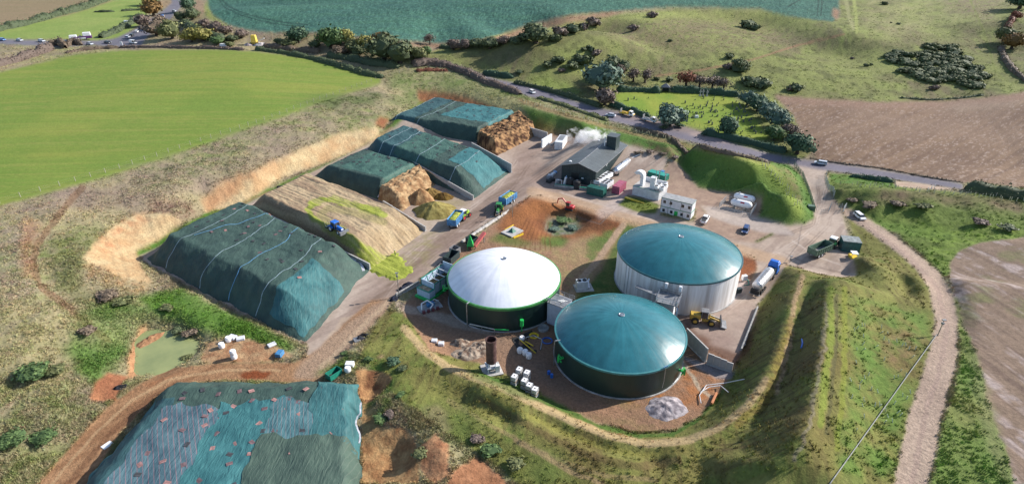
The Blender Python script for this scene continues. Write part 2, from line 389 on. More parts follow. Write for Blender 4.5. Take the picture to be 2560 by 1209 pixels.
mixc(M([(1150,100),(1400,50),(1700,28),(1920,32),(2100,80),(1900,55),(1700,44),(1500,58),(1280,95)], 3, 1), lin(172,180,104), .7)
mixc(M([(1100,150),(1300,120),(1380,150),(1300,175),(1140,178)], 4, 2)*ctr(n_fin, 1.5), lin(112,108,82), .7)
mixc(M([(1320,190),(1440,205),(1440,240),(1330,215)], 3, 1), lin(140,160,78), .7)
mixc(LN([(1640,190),(1750,176),(1880,150),(1990,115),(2080,92),(2110,86)], 2.2, rag=.4), lin(170,130,104), .65)
mixc(M([(2150,-20),(2560,-20),(2500,40),(2300,80),(2180,110)], 6, 4)*ctr(streak(.9, 20, 4, 33)), lin(176,172,122), .6)
mixc(M([(2330,-30),(2520,-20),(2480,60),(2380,30)], 4, 3)*ctr(n_fin), lin(146,122,108), .7)
mixc(LN([(2115,0),(2122,40),(2134,72)], 5), lin(168,168,118), .8); mixc(LN([(2134,-5),(2140,40),(2142,80)], 4), lin(168,176,104), .9)
mixc(LN([(2425,0),(2460,80),(2490,180),(2510,200)], 2.5, rag=.4), lin(140,150,80), .6)
zone('crop_field', [(470,-100),(2096,-100),(2098,38),(2082,54),(2040,50),(1960,38),(1900,22),(1700,16),(1600,22),(1500,31),(1440,34),(1400,42),(1350,56),(1300,70),(1250,86),(1200,100),(1150,107),(1080,111),(1000,110),(930,98),(850,90),(780,86),(700,83),(620,75),(570,62),(535,42),(518,20),(520,-10),(500,-60)],
     lin(78,126,106), lin(60,106,92), n_big, rel=.3)
cm = blur((Cls == 4).astype(float), 1, 1)
mixc(cm*sst(n_pix, .5, .7), lin(98,146,122), .6); mixc(cm*ctr(streak(.05, 30, 3, 40), 1.6), lin(70,112,112), .5)
for l in ([(548,0),(560,18),(600,38),(650,52),(700,62),(760,68)], [(556,0),(570,16),(610,34),(660,47),(710,57),(770,62)], [(2044,-20),(2046,10),(2043,40)], [(2053,-20),(2055,10),(2052,40)], [(1970,18),(2000,0),(2010,-20)]): mixc(LN(l, 1.2), lin(40,70,66), .8)
mixc(M([(1160,112),(1250,90),(1300,73),(1400,45),(1500,34),(1560,30),(1530,40),(1420,58),(1320,84),(1240,104)], 1, .8), lin(176,136,116), .85)
mixc(M([(660,84),(770,88),(980,110),(1110,120),(1110,110),(980,100),(770,82)], 1, .8), lin(160,120,96), .8)
mixc(M([(518,0),(508,20),(520,45),(560,70),(590,78),(560,60),(530,40),(522,20)], 1, .3), lin(160,170,96), .9)
mixc(M([(500,-20),(480,0),(470,30),(500,45),(512,30),(506,0)], 1, .3), lin(176,150,124), .9)
mixc(M([(2082,20),(2100,26),(2094,52),(2080,40)], 1, .3), lin(172,136,110), .9)
zone('stubble_field', [(-600,-100),(420,-100),(330,-8),(281,2),(232,20),(165,40),(99,53),(0,78),(-600,170)], lin(160,140,112), lin(150,136,104), streak(.1, 40, 3, 51), rel=.05)
zone('pasture', [(-600,170),(0,78),(99,53),(165,40),(232,20),(281,2),(330,-8),(420,-100),(560,-100),(450,-10),(390,0),(370,30),(350,60),(300,95),(240,102),(150,98),(0,98),(-600,190)], lin(140,164,84), lin(158,174,96), n_mid, rel=.05)
mixc(M([(415,-40),(470,-40),(462,5),(430,20),(395,22),(395,5)], 1), lin(168,146,116), .9)
gf = zone('green_field', [(-700,330),(-100,200),(0,181),(60,167),(150,146),(200,137),(300,127),(400,124),(520,123),(640,129),(760,144),(860,166),(930,186),(953,198),(948,212),(900,227),(800,256),(700,294),(600,329),(450,381),(300,431),(150,475),(0,514),(-150,560),(-700,720)],
     lin(130,154,68), lin(146,158,74), streak(.12, 60, 5, 61), rag=.1, rel=.02)
mixc(gf*sst(n_big, .45, .62), lin(116,146,62), .5); mixc(gf*sst(streak(.15, 30, 1.5, 62), .5, .7), lin(116,144,58), .35); mixc(gf*sst(streak(.15, 25, .9, 64), .56, .7), lin(158,160,86), .35)
zone('ploughed_field', [(1935,238),(2050,249),(2200,256),(2350,256),(2450,247),(2560,230),(2900,190),(2900,520),(2560,469),(2480,459),(2400,457),(2300,437),(2150,417),(2045,404),(2025,370),(2000,330),(1985,290),(1960,262)],
     lin(154,128,106), lin(130,106,90), streak(-.95, 1.3, 30, 71), rel=.06)
pm = blur((Cls == 5).astype(float), 1, 1); mixc(pm*sst(fbm(XX/.8, YY/.8, 72, 2), .6, .8), lin(206,186,172), .55); mixc(pm*sst(n_big, .5, .7), lin(158,134,116), .5)
mixc(M([(1935,238),(2200,256),(2450,247),(2700,215),(2700,232),(2450,264),(2200,272),(1960,258)], 2, .8), lin(166,136,118), .7)
mixc(M([(2350,262),(2560,250),(2560,262),(2400,280)], 2, 1), lin(186,166,146), .4)
# --- rough bank left of the clamps
mixc(M([(0,520),(450,385),(700,300),(950,205),(1000,260),(900,310),(760,365),(560,440),(420,520),(200,500),(60,560)], 5, 2)*ctr(streak(.5, 9, 3, 81)), lin(158,140,128), .7)
mixc(M([(420,400),(640,330),(700,350),(520,450),(300,480)], 6, 3)*ctr(n_fin), lin(112,124,84), .6)
mixc(M([(380,500),(470,505),(500,530),(440,560),(370,530)], 4, 2)*ctr(n_fin), lin(130,88,84), .7)
mixc(M([(700,260),(960,205),(1040,215),(1060,250),(960,300),(800,290)], 5, 3)*ctr(n_mid), lin(104,120,70), .8)
mixc(M([(960,185),(1130,180),(1280,215),(1340,260),(1200,240),(1060,225),(1000,240)], 4, 2)*ctr(n_mid), lin(110,140,64), .8)
mixc(M([(1060,225),(1180,215),(1330,262),(1400,300),(1300,290),(1150,250)], 3, 1.5), lin(176,170,124), .75)
mixc(M([(-100,520),(120,560),(80,640),(100,720),(60,760),(-100,780)], 6, 3)*ctr(streak(.9, 6, 2.5, 84)), lin(176,158,148), .6)
mixc(M([(140,590),(200,560),(350,540),(250,620),(200,690),(260,740),(370,780),(250,790),(150,740),(120,670)], 4, 3)*ctr(n_mid), lin(116,128,70), .8)
mixc(LN([(205,470),(170,510),(130,560),(95,610),(82,655),(100,715),(150,755),(200,795),(270,850)], 9, rag=.5), lin(136,108,86), .75)
mixc(M([(60,540),(110,560),(70,640),(90,700),(60,690),(50,620)], 3, 1), lin(190,140,104), .5)
mixc(M([(-100,700),(90,730),(210,800),(200,900),(120,980),(0,1000),(-100,1000)], 4, 2)*ctr(streak(.9, 5, 2, 85), 1.4), lin(182,172,128), .7)
mixc(M([(220,760),(420,740),(560,790),(700,850),(650,900),(520,840),(430,800),(340,820),(300,930),(220,960),(160,880)], 4, 3)*ctr(n_mid+.15), lin(92,132,56), .85)
mixc(M([(0,1050),(60,1030),(200,1010),(250,1040),(180,1120),(60,1209),(0,1209)], 5, 3)*ctr(n_mid), lin(112,112,84), .7)
mixc(M([(340,745),(450,715),(560,775),(660,822),(745,862),(730,880),(560,840),(420,800)], 3, .8), lin(96,138,52), .85)
# --- light soil faces
for p in ([(505,500),(558,455),(640,428),(692,402),(760,370),(862,330),(946,316),(952,348),(860,388),(780,418),(700,445),(640,492),(570,525),(515,535)],
          [(205,650),(232,612),(285,565),(350,533),(420,535),(462,556),(400,605),(350,642),(352,665),(385,708),(350,704),(300,694),(250,668)]):
    zone('sandy_bank', p, lin(216,194,152), lin(202,168,126), streak(1.0, 3, 3, 91), rag=.5, rel=.18)
mixc(M([(232,612),(285,565),(350,533),(400,540),(330,580),(290,640)], 3, 1)*ctr(n_fin), lin(196,138,100), .8)
mixc(M([(505,500),(560,455),(690,402),(700,415),(600,455),(570,500),(520,530)], 2, 1), lin(190,134,96), .6)
zone('sandy_bank', [(1040,228),(1103,230),(1169,243),(1203,256),(1290,288),(1340,322),(1395,330),(1400,350),(1335,345),(1290,305),(1200,290),(1136,277),(1052,262)], lin(168,116,80), lin(128,92,66), n_fin, rag=.5, rel=.3)
zone('sandy_bank', [(938,312),(948,292),(975,298),(960,320)], lin(176,120,84), lin(150,100,70), n_fin, rag=.4, rel=.2)
mixc(M([(200,650),(260,672),(330,690),(380,720),(330,730),(250,700),(210,680)], 2, 2)*ctr(n_fin), lin(196,158,116), .6)
# green strip at the foot of the bank
zone('grass_verge', [(343,644),(345,630),(430,578),(520,530),(600,512),(640,488),(760,432),(880,382),(955,338),(985,300),(1050,256),(1075,262),(1000,322),(960,350),(860,400),(760,450),(640,520),(560,545),(470,590),(380,632)], lin(88,136,48), lin(120,132,60), n_fin, rag=.8, rel=.12)
mixc(LN([(980,320),(860,400),(700,470),(600,512)], 3, rag=.8), lin(180,142,108), .6)
# --- bank between site and road
zone('grass_bank', [(1340,322),(1300,262),(1400,288),(1512,312),(1661,346),(1810,379),(1920,404),(1975,410),(2005,440),(2038,500),(2038,545),(2010,562),(1960,562),(1890,546),(1905,530),(1907,496),(1860,482),(1815,480),(1760,474),(1725,452),(1690,400),(1600,378),(1530,352),(1440,347),(1395,340)],
     lin(92,130,60), lin(110,138,66), n_mid, rag=.5, rel=.10)
mixc(LN([(1300,250),(1400,285),(1512,316),(1661,352),(1810,385),(1920,412)], 5, rag=.6), lin(164,142,104), .8)
mixc(M([(1690,365),(1820,385),(1930,410),(1985,470),(2012,540),(1990,548),(1950,470),(1900,430),(1800,400)], 3, .8), lin(150,166,76), .8)
mixc(M([(1925,412),(1975,425),(1998,470),(2010,520),(1995,500),(1960,440)], 2, .6)*ctr(n_fin), lin(160,140,104), .8)
mixc(M([(1385,340),(1345,320),(1340,300),(1400,330),(1480,345),(1440,352)], 2, .8), lin(176,110,66), .7)
mixc(M([(1545,362),(1620,355),(1690,370),(1720,400),(1690,402),(1620,385)], 2, 1)*ctr(n_fin), lin(132,98,84), .85)
zone('grass_verge', [(1180,182),(1300,216),(1380,238),(1430,256),(1440,262),(1300,222)], lin(110,120,70), lin(120,104,80), n_fin, rag=.5)
zone('churchyard_lawn', [(1535,232),(1640,226),(1800,236),(1830,240),(1880,290),(1925,345),(1900,352),(1780,330),(1680,308),(1600,282),(1545,258)], lin(158,170,72), lin(132,160,62), n_mid, rag=.2, rel=.05)
# --- right bank with scrub, track side
zone('grass_bank', [(2082,435),(2150,440),(2235,462),(2300,474),(2400,480),(2480,488),(2900,520),(2900,600),(2560,592),(2450,606),(2400,628),(2377,655),(2380,690),(2360,690),(2310,640),(2240,585),(2180,548),(2120,525),(2086,500),(2062,450)],
     lin(122,142,68), lin(106,126,58), n_mid, rag=.5, rel=.35)
mixc(M([(2085,462),(2184,462),(2290,472),(2400,485),(2560,500),(2560,540),(2400,510),(2300,498),(2200,520),(2110,500)], 4, 2)*ctr(n_mid), lin(142,116,100), .8)
mixc(M([(2120,530),(2200,550),(2300,565),(2420,590),(2370,600),(2280,590),(2200,572)], 2, 1), lin(108,138,58), .8)
mixc(M([(2290,560),(2560,560),(2560,592),(2430,612),(2380,650),(2372,700),(2350,690),(2330,640)], 4, 2)*ctr(n_fin), lin(140,168,70), .7)
zone('chalky_field', [(2900,580),(2560,593),(2450,605),(2400,628),(2377,651),(2373,690),(2385,740),(2400,800),(2427,851),(2441,895),(2458,935),(2468,1010),(2495,1081),(2522,1155),(2535,1230),(2560,1320),(3400,1320),(3400,580)],
     lin(160,138,120), lin(140,120,104), n_mid, rag=.5, rel=.08)
chm = blur((Cls == 6).astype(float), 1, 1)
mixc(chm*sst(streak(1.72, 14, 1.6, 101), .48, .7)*ctr(n_fin, 3), lin(204,188,184), .8); mixc(chm*sst(n_mid, .55, .7), lin(128,136,84), .6)
mixc(chm*sst(streak(1.72, 30, .5, 102), .55, .75), lin(110,90,84), .5)
zone('grass_verge', [(2395,740),(2400,800),(2425,851),(2441,895),(2458,935),(2468,1010),(2495,1081),(2522,1155),(2535,1230),(2560,1320),(2290,1320),(2325,1209),(2350,1090),(2390,950),(2400,860),(2385,740)], lin(116,146,70), lin(146,150,90), n_mid, rag=.6, rel=.2)
mixc(M([(2425,860),(2460,930),(2500,1080),(2530,1209),(2500,1209),(2460,1080),(2430,960)], 3, 1), lin(148,150,104), .6)
# --- bund
zone('bund', [(960,770),(1060,800),(1120,850),(1200,905),(1290,945),(1400,1010),(1500,1060),(1600,1085),(1690,1078),(1755,1042),(1805,985),(1842,915),(1868,850),(1890,780),(1920,715),(1955,660),(2040,680),(2125,692),(2135,600),(2120,545),(2160,570),(2230,620),(2290,672),(2322,722),(2338,800),(2330,860),(2300,950),(2270,1040),(2245,1150),(2230,1330),(1500,1330),(1300,1209),(1150,1100),(1000,1000),(900,880)],
     lin(146,148,82), lin(132,124,72), n_mid, rag=.5, rel=.12)
bm = blur((Cls == 16).astype(float), 1, 1)
mixc(bm*sst(fbm(XX/5, YY/5, 111, 4), .54, .70), lin(112,134,62), .55)
mixc(bm*sst(streak(1.4, 6, .8, 112), .5, .7), lin(100,88,56), .45)
mixc(LN([(1950,1000),(1915,950),(1868,1015),(1800,1068),(1720,1100),(1620,1108),(1520,1088),(1420,1048),(1330,1005),(1260,970),(1180,942),(1115,915),(1055,870),(1010,820)][1:], 10, rag=.3), lin(206,180,138), .85)
mixc(LN([(2005,690),(1990,740),(1980,800),(1975,850),(1960,910),(1940,980)], 7, rag=.5), lin(196,166,130), .8)
mixc(LN([(1980,800),(1955,870),(1940,930),(1915,1000),(1850,1060)], 10, rag=1), lin(160,142,72), .6)
mixc(LN([(1700,1150),(1590,1165),(1480,1140),(1380,1095),(1290,1045),(1200,995)], 10, rag=.6), lin(112,94,64), .6)
mixc(LN([(1700,1128),(1600,1136),(1500,1116),(1400,1076),(1290,1024),(1190,978)], 7, rag=.4), lin(160,156,82), .6)
mixc(LN([(1640,1200),(1500,1186),(1380,1142),(1280,1090),(1220,1060),(1120,1000)], 6, rag=.4), lin(176,154,112), .6)
mixc(M([(1600,1130),(1760,1110),(1880,1060),(1950,980),(1990,860),(2010,740),(2050,760),(2040,940),(2010,1060),(1920,1150),(1760,1200),(1600,1200)], 4, 1)*ctr(n_mid), lin(124,104,74), .6)  # earth brown, set darker to paint in the shade on left-facing slopes
mixc(LN([(2066,760),(2058,860),(2045,950),(2030,1030),(2010,1100),(1985,1150)], 5, rag=.8), lin(168,156,140), .5)
mixc(LN([(2092,740),(2090,850),(2082,950),(2066,1080)], 5, rag=.4), lin(98,96,62), .8)
mixc(LN([(2075,720),(2076,860),(2062,960),(2050,1060)], 9, rag=.4), lin(132,150,60), .7)
mixc(LN([(2112,720),(2112,860),(2106,1000),(2090,1120)], 7, rag=.4), lin(150,158,66), .7)
mixc(M([(2130,740),(2330,780),(2325,860),(2290,960),(2250,1080),(2220,1209),(2080,1209),(2100,1060),(2125,900)], 5, 2)*ctr(fbm(XX/3, YY/3, 115, 3), 3), lin(104,144,62), .7)
mixc(M([(2200,850),(2260,830),(2300,850),(2260,930),(2220,920)], 4, 2)*ctr(n_fin), lin(160,128,98), .7)
mixc(M([(1000,950),(1100,990),(1250,1060),(1380,1130),(1480,1209),(1150,1209),(1030,1080)], 5, 3)*ctr(n_mid), lin(108,134,64), .7)
mixc(M([(1030,1030),(1090,1010),(1130,1060),(1100,1110),(1040,1090)], 3, 2), lin(152,138,108), .6)
mixc(LN([(1290,1100),(1370,1145),(1460,1190),(1540,1230)], 7, rag=.5), lin(178,152,116), .7)
mixc(LN([(1880,755),(1870,800),(1850,870),(1825,935),(1795,995),(1745,1050),(1690,1082),(1600,1090),(1500,1066),(1400,1020),(1280,960),(1180,925)], 5, rag=.6), lin(72,120,46), .75)
rl = blur(M([(1890,760),(1970,800),(2060,700),(2062,860),(2040,1000),(1960,1160),(1850,1209),(1750,1120),(1800,1040),(1870,900)], 3, 1), 1, 1)*sst(fbm((YY+XX*.15)/.55, XX/9, 333, 3), .5, .66); mixc(rl, lin(92,76,54), .5)
# --- excavated ground inside
ex = zone('excavated_soil', [(1330,490),(1370,488),(1440,505),(1560,545),(1700,582),(1850,622),(1898,660),(1880,700),(1860,760),(1870,840),(1840,910),(1805,975),(1755,1036),(1690,1072),(1600,1080),(1500,1056),(1400,1010),(1290,945),(1200,905),(1080,880),(1000,770),(1110,650),(1180,600)],
     lin(178,140,112), lin(158,126,104), n_mid, rag=.5, rel=.12)
mixc(M([(1070,800),(1200,800),(1330,860),(1380,930),(1500,1010),(1420,1010),(1290,940),(1160,890)], 5, 2)*ctr(n_mid), lin(156,132,114), .7)
mixc(M([(1480,545),(1550,545),(1560,570),(1540,620),(1480,700),(1440,760),(1410,760),(1380,690),(1300,640),(1240,600),(1240,585),(1330,600),(1420,600)], 4, 2)*ctr(n_fin), lin(172,156,110), .8)
for p in ([(1500,690),(1540,620),(1556,560),(1600,560),(1590,640),(1610,740),(1500,745),(1430,760),(1460,720)], [(1470,600),(1530,570),(1520,610),(1480,640)], [(1355,590),(1420,590),(1400,615),(1350,612)],
          [(1240,585),(1300,590),(1290,602),(1240,600)], [(1400,750),(1420,790),(1390,800),(1390,750)], [(1550,690),(1640,745),(1590,750),(1530,735)]):
    mixc(M(p, 2, .6), tone(lin(84,118,52), lin(124,134,70), ctr(n_fin)), .9)
mixc(M([(1500,990),(1600,1000),(1660,985),(1650,1010),(1540,1022)], 3, 1)*ctr(n_fin), lin(130,134,74), .7)
mixc(M([(1410,1030),(1520,1070),(1640,1082),(1700,1060),(1640,1040),(1500,1040)], 4, 2)*ctr(n_fin), lin(150,134,92), .6)
mixc(M([(1180,930),(1290,955),(1400,1010),(1420,1030),(1280,985),(1160,935)], 3, 1), lin(84,116,54), .7)
mixc(M([(1290,500),(1330,490),(1420,505),(1555,545),(1540,560),(1450,560),(1360,540),(1340,560),(1365,600),(1290,600),(1270,580),(1240,570)], 3, .8)*1.0, lin(178,112,62), .6)
for k in range(9):
    a = .55+k*.12; x0, y0 = 1335, 560
    mixc(LN([(1345-20*math.cos(a*1.6), 548), (1345-60*math.cos(a*1.9)-10, 612)], 1.6), lin(120,76,48), .5)
mixc(M([(1820,628),(1850,625),(1893,648),(1893,672),(1870,690),(1835,690),(1840,650)], 2, .4), tone(lin(166,98,58), lin(136,80,52), ctr(n_fin)), .9)
mixc(M([(1560,1000),(1600,930),(1700,905),(1790,950),(1790,1000),(1700,1040)], 4, 2)*ctr(n_fin), lin(196,128,76), .7)
mixc(LN([(1700,895),(1720,925),(1750,970),(1775,990)], 4, rag=.4), lin(206,190,168), .8)
mixc(M([(1690,885),(1760,905),(1835,930),(1830,945),(1790,945),(1740,918)], 1, .3), lin(176,168,170), .9)
mixc(M([(1290,500),(1330,490),(1420,505),(1555,545),(1550,580),(1480,590),(1440,600),(1340,600),(1300,600),(1270,580),(1240,570)], 3, .8), tone(lin(176,116,70), lin(148,96,62), ctr(n_mid)), .85)
mixc(M([(1340,560),(1350,528),(1400,518),(1470,530),(1545,550),(1550,572),(1500,585),(1468,570),(1450,548),(1400,535),(1368,548),(1362,575)], 2, .8), tone(lin(132,84,56), lin(106,68,46), ctr(n_fin)), .8)
mixc(M([(1362,575),(1368,550),(1405,538),(1442,545),(1455,568),(1430,585),(1385,590)], 2, .4), tone(lin(96,126,84), lin(150,154,140), ctr(n_fin)), .9)
mixc(M([(1350,592),(1400,590),(1425,600),(1410,615),(1360,612)], 2, .6), lin(100,130,60), .8)
for k in range(8):
    x0 = 1300+k*9; mixc(LN([(x0+18, 545+2*k), (x0-10+k*3, 600), (x0-14+k*4, 625)], 1.4), lin(118,74,48), .55)
mixc(M([(1420,600),(1500,585),(1540,590),(1500,650),(1440,700),(1400,650)], 3, 2)*ctr(n_mid), lin(186,160,120), .6)
mixc(M([(1470,600),(1535,568),(1550,575),(1520,620),(1475,668),(1462,650)], 2, 1)*ctr(n_fin), lin(92,122,58), .8)
mixc(M([(1548,590),(1562,560),(1600,552),(1560,600),(1545,640),(1550,690),(1600,740),(1640,748),(1560,760),(1430,765),(1462,720),(1500,680)], 2, .6), tone(lin(88,114,56), lin(122,128,70), ctr(n_fin)), .9)
mixc(M([(1400,740),(1415,760),(1420,790),(1395,790),(1385,760)], 2, .6), lin(110,120,64), .8)
mixc(LN([(1558,562),(1530,600),(1495,650),(1455,695),(1430,730),(1425,765)], 8, rag=.2), lin(196,168,142), .9)
mixc(M([(1230,592),(1300,596),(1330,610),(1290,618),(1220,602)], 2, .8), lin(108,124,60), .7)
# --- hard surfaces
YARD = [(955,345),(1045,266),(1250,285),(1340,330),(1385,342),(1440,347),(1530,352),(1605,372),(1670,392),(1655,440),(1620,475),(1655,490),(1650,540),(1735,556),(1770,535),(1745,512),(1790,505),(1800,508),(1880,545),(1960,563),(2010,562),(2037,548),(2032,500),(2018,460),(1998,425),(1965,404),(2070,416),(2063,440),(2068,470),(2085,500),(2103,525),(2112,560),(2128,620),(2140,690),(2100,692),(2040,682),(1965,660),(1925,725),(1895,758),(1888,800),(1855,870),(1838,905),(1720,840),(1600,760),(1700,760),(1850,720),(1880,700),(1895,670),(1890,645),(1850,628),(1840,610),(1700,580),(1560,545),(1440,510),(1345,487),(1320,492),(1150,600),(1110,650),(985,745),(960,780),(925,800),(870,860),(800,950),(760,960),(770,860),(740,850),(360,655),(350,640)]
ym = zone('concrete_yard', YARD, lin(206,188,174), lin(188,168,152), n_mid, rag=.06, soft=1, rel=.012)
mixc(ym*sst(streak(.85, 14, 1.6, 121), .5, .7), lin(166,146,134), .6)
mixc(M([(1340,395),(1460,352),(1400,330),(1290,380),(1270,450),(1180,520),(1060,600),(990,680),(870,760),(860,860),(980,745),(1110,640),(1330,480),(1500,500),(1560,540)], 5, 1)*.9, tone(lin(164,142,132), lin(146,124,112), ctr(streak(.85, 10, 1.2, 122))), .85)
for k, l in enumerate(([(1290,400),(1240,470),(1160,530),(1080,600),(1020,660),(960,740)],[(1320,410),(1270,480),(1200,540),(1120,610),(1060,660)],[(1000,690),(1070,640),(1150,590),(1240,520),(1320,455),(1400,400)],[(1010,640),(1060,600),(1110,575),(1180,575),(1230,540)],[(1130,640),(1110,600),(1150,565),(1210,540)],[(1980,580),(1920,590),(1860,580),(1800,560)],[(2070,440),(2055,500),(2040,560),(1990,600),(1920,640)],[(2085,500),(2070,560),(2030,600),(1980,650)],[(2040,440),(2046,500),(2030,560),(1960,585),(1880,570)],[(1980,600),(2040,640),(2100,660)],[(1960,630),(2020,660),(2100,680)],[(1350,460),(1420,400),(1480,360)],[(1400,480),(1500,510),(1600,540),(1700,570)],[(1380,484),(1500,520),(1640,560),(1780,600)],[(1760,760),(1820,740),(1880,700),(1930,650)],[(1740,800),(1800,790),(1860,740)])):
    for d in (0, 5): mixc(LN([(x+d, y+d*.7) for x, y in l], 1.1, rag=.15)*ctr(n_mid+.1), lin(128,108,98) if k % 3 else lin(222,206,194), .55)
mixc(LN([(1330,480),(1440,508),(1560,545),(1700,582),(1850,625),(1960,655)], 14, rag=.3), lin(204,172,140), .7)
mixc(LN([(1300,440),(1200,520),(1110,590),(1040,660),(960,730),(880,820),(800,900)], 10, rag=.6)*ctr(streak(.85, 12, 1, 123)), lin(132,112,98), .6)
mixc(LN([(905,790),(860,800),(790,900),(730,930)], 8, rag=.5), lin(206,184,160), .6)
for l in ([(1330,440),(1370,415),(1460,365)], [(1560,455),(1640,402)], [(1640,402),(1600,372)], [(1960,656),(1995,610),(2005,560)], [(1930,585),(1850,560),(1740,530)], [(1540,520),(1500,560),(1440,540)], [(2060,440),(2070,480),(2100,525)]): mixc(LN(l, .9), lin(130,118,112), .6)
mixc(M([(1560,468),(1620,475),(1590,490),(1555,520),(1500,550),(1490,530),(1530,500)], 2), lin(206,190,186), .5)
mixc(M([(1040,520),(1100,500),(1170,500),(1130,560),(1080,600),(1040,590)], 4, 1.5)*ctr(n_mid), lin(168,158,106), .7)
mixc(M([(1030,590),(1120,570),(1080,650),(1000,690),(960,690),(990,640)], 5, 2)*ctr(n_fin), lin(160,152,104), .7)
mixc(M([(1700,770),(1830,760),(1890,760),(1850,880),(1830,905),(1720,830)], 3, .5)*ctr(n_mid), lin(160,134,128), .6)
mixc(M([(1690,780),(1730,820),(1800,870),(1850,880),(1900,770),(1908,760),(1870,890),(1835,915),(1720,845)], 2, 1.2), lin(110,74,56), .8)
mixc(M([(1760,740),(1850,700),(1870,700),(1830,760),(1700,775)], 2, .6), lin(222,210,208), .7)
mixc(M([(1130,790),(1180,820),(1240,833),(1140,795)], 2, .3), lin(190,180,180), .8)
mixc(M([(985,748),(1010,760),(1140,790),(1210,820),(1230,835),(1130,815),(1060,790),(990,775)], 1, .5), lin(196,178,162), .8)
zone('gravel_yard', [(1650,480),(1640,455),(1680,395),(1722,440),(1745,470),(1815,482),(1860,484),(1905,498),(1895,540),(1880,545),(1750,512),(1772,540),(1830,560),(1930,580),(1880,607),(1760,585),(1735,560),(1740,520),(1690,505)], lin(186,160,140), lin(168,142,126), n_fin, rag=.15, rel=.03)
zone('concrete_yard', [(1770,515),(1845,520),(1900,545),(1960,562),(1990,590),(1900,580),(1830,560),(1765,536)], lin(206,190,178), lin(190,176,168), n_mid, rag=.1, rel=.012)
mixc(M([(1500,490),(1550,500),(1620,518),(1642,530),(1632,545),(1540,535),(1540,520)], 0), 0*C, 0)
zone('grass_verge', [(1545,512),(1570,487),(1620,500),(1650,512),(1640,534),(1600,532)], lin(122,134,60), lin(100,118,50), n_mid, rag=.1, rel=.06)
zone('grass_verge', [(1885,604),(1930,582),(1936,585),(1893,607)], lin(128,130,80), lin(108,118,60), n_mid, rag=.1, rel=.06)
zone('haul_road', [(60,1330),(95,1209),(180,1110),(260,1020),(345,960),(430,918),(520,908),(640,905),(740,905),(800,870),(870,800),(930,750),(985,745),(950,790),(880,860),(810,940),(800,960),(740,955),(560,948),(430,965),(370,1010),(280,1110),(225,1209),(180,1330)], lin(184,144,108), lin(160,120,88), streak(.8, 12, 1.1, 131), rag=.3, rel=.05)
mixc(LN([(130,1209),(230,1090),(330,1000),(430,945),(560,925),(700,925)], 3.5, rag=.3), lin(206,172,132), .7)
mixc(LN([(170,1209),(260,1100),(350,1015),(440,960)], 7, rag=.3), lin(128,90,66), .6)
mixc(M([(600,935),(640,925),(675,928),(670,945),(620,948)], 1, .6), lin(140,66,30), .85)
mixc(M([(760,900),(880,800),(960,745),(985,748),(900,850),(815,935),(780,950),(730,945)], 2, .5), lin(188,164,142), .7)
mixc(LN([(970,755),(930,790),(870,850),(800,920)], 6, rag=.4), lin(212,186,156), .6)
zone('haul_road', [(520,855),(600,840),(700,870),(735,890),(640,905),(530,908),(500,900)], lin(206,172,132), lin(176,130,96), n_fin, rag=.6, rel=.12)
zone('farm_track', [(2108,535),(2160,568),(2230,620),(2290,670),(2322,720),(2340,800),(2330,860),(2302,950),(2270,1040),(2246,1150),(2235,1209),(2210,1330),(2300,1330),(2320,1209),(2346,1100),(2362,1010),(2386,930),(2394,870),(2394,800),(2384,740),(2350,682),(2300,640),(2240,592),(2180,552),(2130,525),(2105,512)], lin(200,178,160), lin(184,162,146), n_mid, rag=.35, rel=.04)
mixc(LN([(2130,540),(2270,640),(2345,720),(2366,820),(2350,920),(2320,1010),(2300,1100),(2280,1209)], 7, rag=.4), lin(176,152,142), .5)
RD = [(1120,158),(1180,178),(1240,198),(1300,211),(1360,227),(1430,251),(1500,271),(1570,283),(1640,296),(1700,314),(1760,333),(1840,360),(1920,383),(2000,397),(2100,410),(2200,425),(2300,441),(2408,460),(2405,473),(2300,458),(2230,448),(2120,433),(2050,424),(1975,410),(1920,403),(1840,384),(1760,363),(1680,343),(1600,321),(1520,301),(1440,278),(1380,258),(1320,240),(1260,220),(1200,200),(1150,178)]
rd = zone('road', RD, lin(134,128,142), lin(122,118,132), n_mid, rag=.03, rel=0)
mixc(M([(1530,277),(1640,294),(1760,330),(1800,345),(1770,347),(1700,328),(1600,303),(1540,290)], 2, .3), lin(166,146,136), .7)
mixc(M([(1740,330),(1800,346),(1830,360),(1780,352),(1720,335)], 1, .2), lin(190,168,158), .7)
zone('road', [(420,-30),(470,-30),(452,20),(425,48),(405,70),(370,90),(352,115),(335,122),(290,120),(240,113),(150,118),(0,110),(-500,104),(-500,92),(0,98),(150,104),(240,102),(285,98),(330,78),(370,52),(400,32),(430,8)], lin(136,132,142), lin(124,122,134), n_mid, rag=.05, rel=0)
zone('grass_verge', [(2070,431),(2120,436),(2235,452),(2240,470),(2180,462),(2090,456),(2076,445)], lin(98,140,58), lin(110,130,60), n_fin, rag=.4, rel=.15)
zone('gravel_yard', [(2236,452),(2240,466),(2330,473),(2395,474),(2300,459)], lin(204,182,162), lin(186,160,140), n_fin, rag=.3, rel=.03)
mixc(M([(1960,1240)]*3, 0), 0*C, 0)
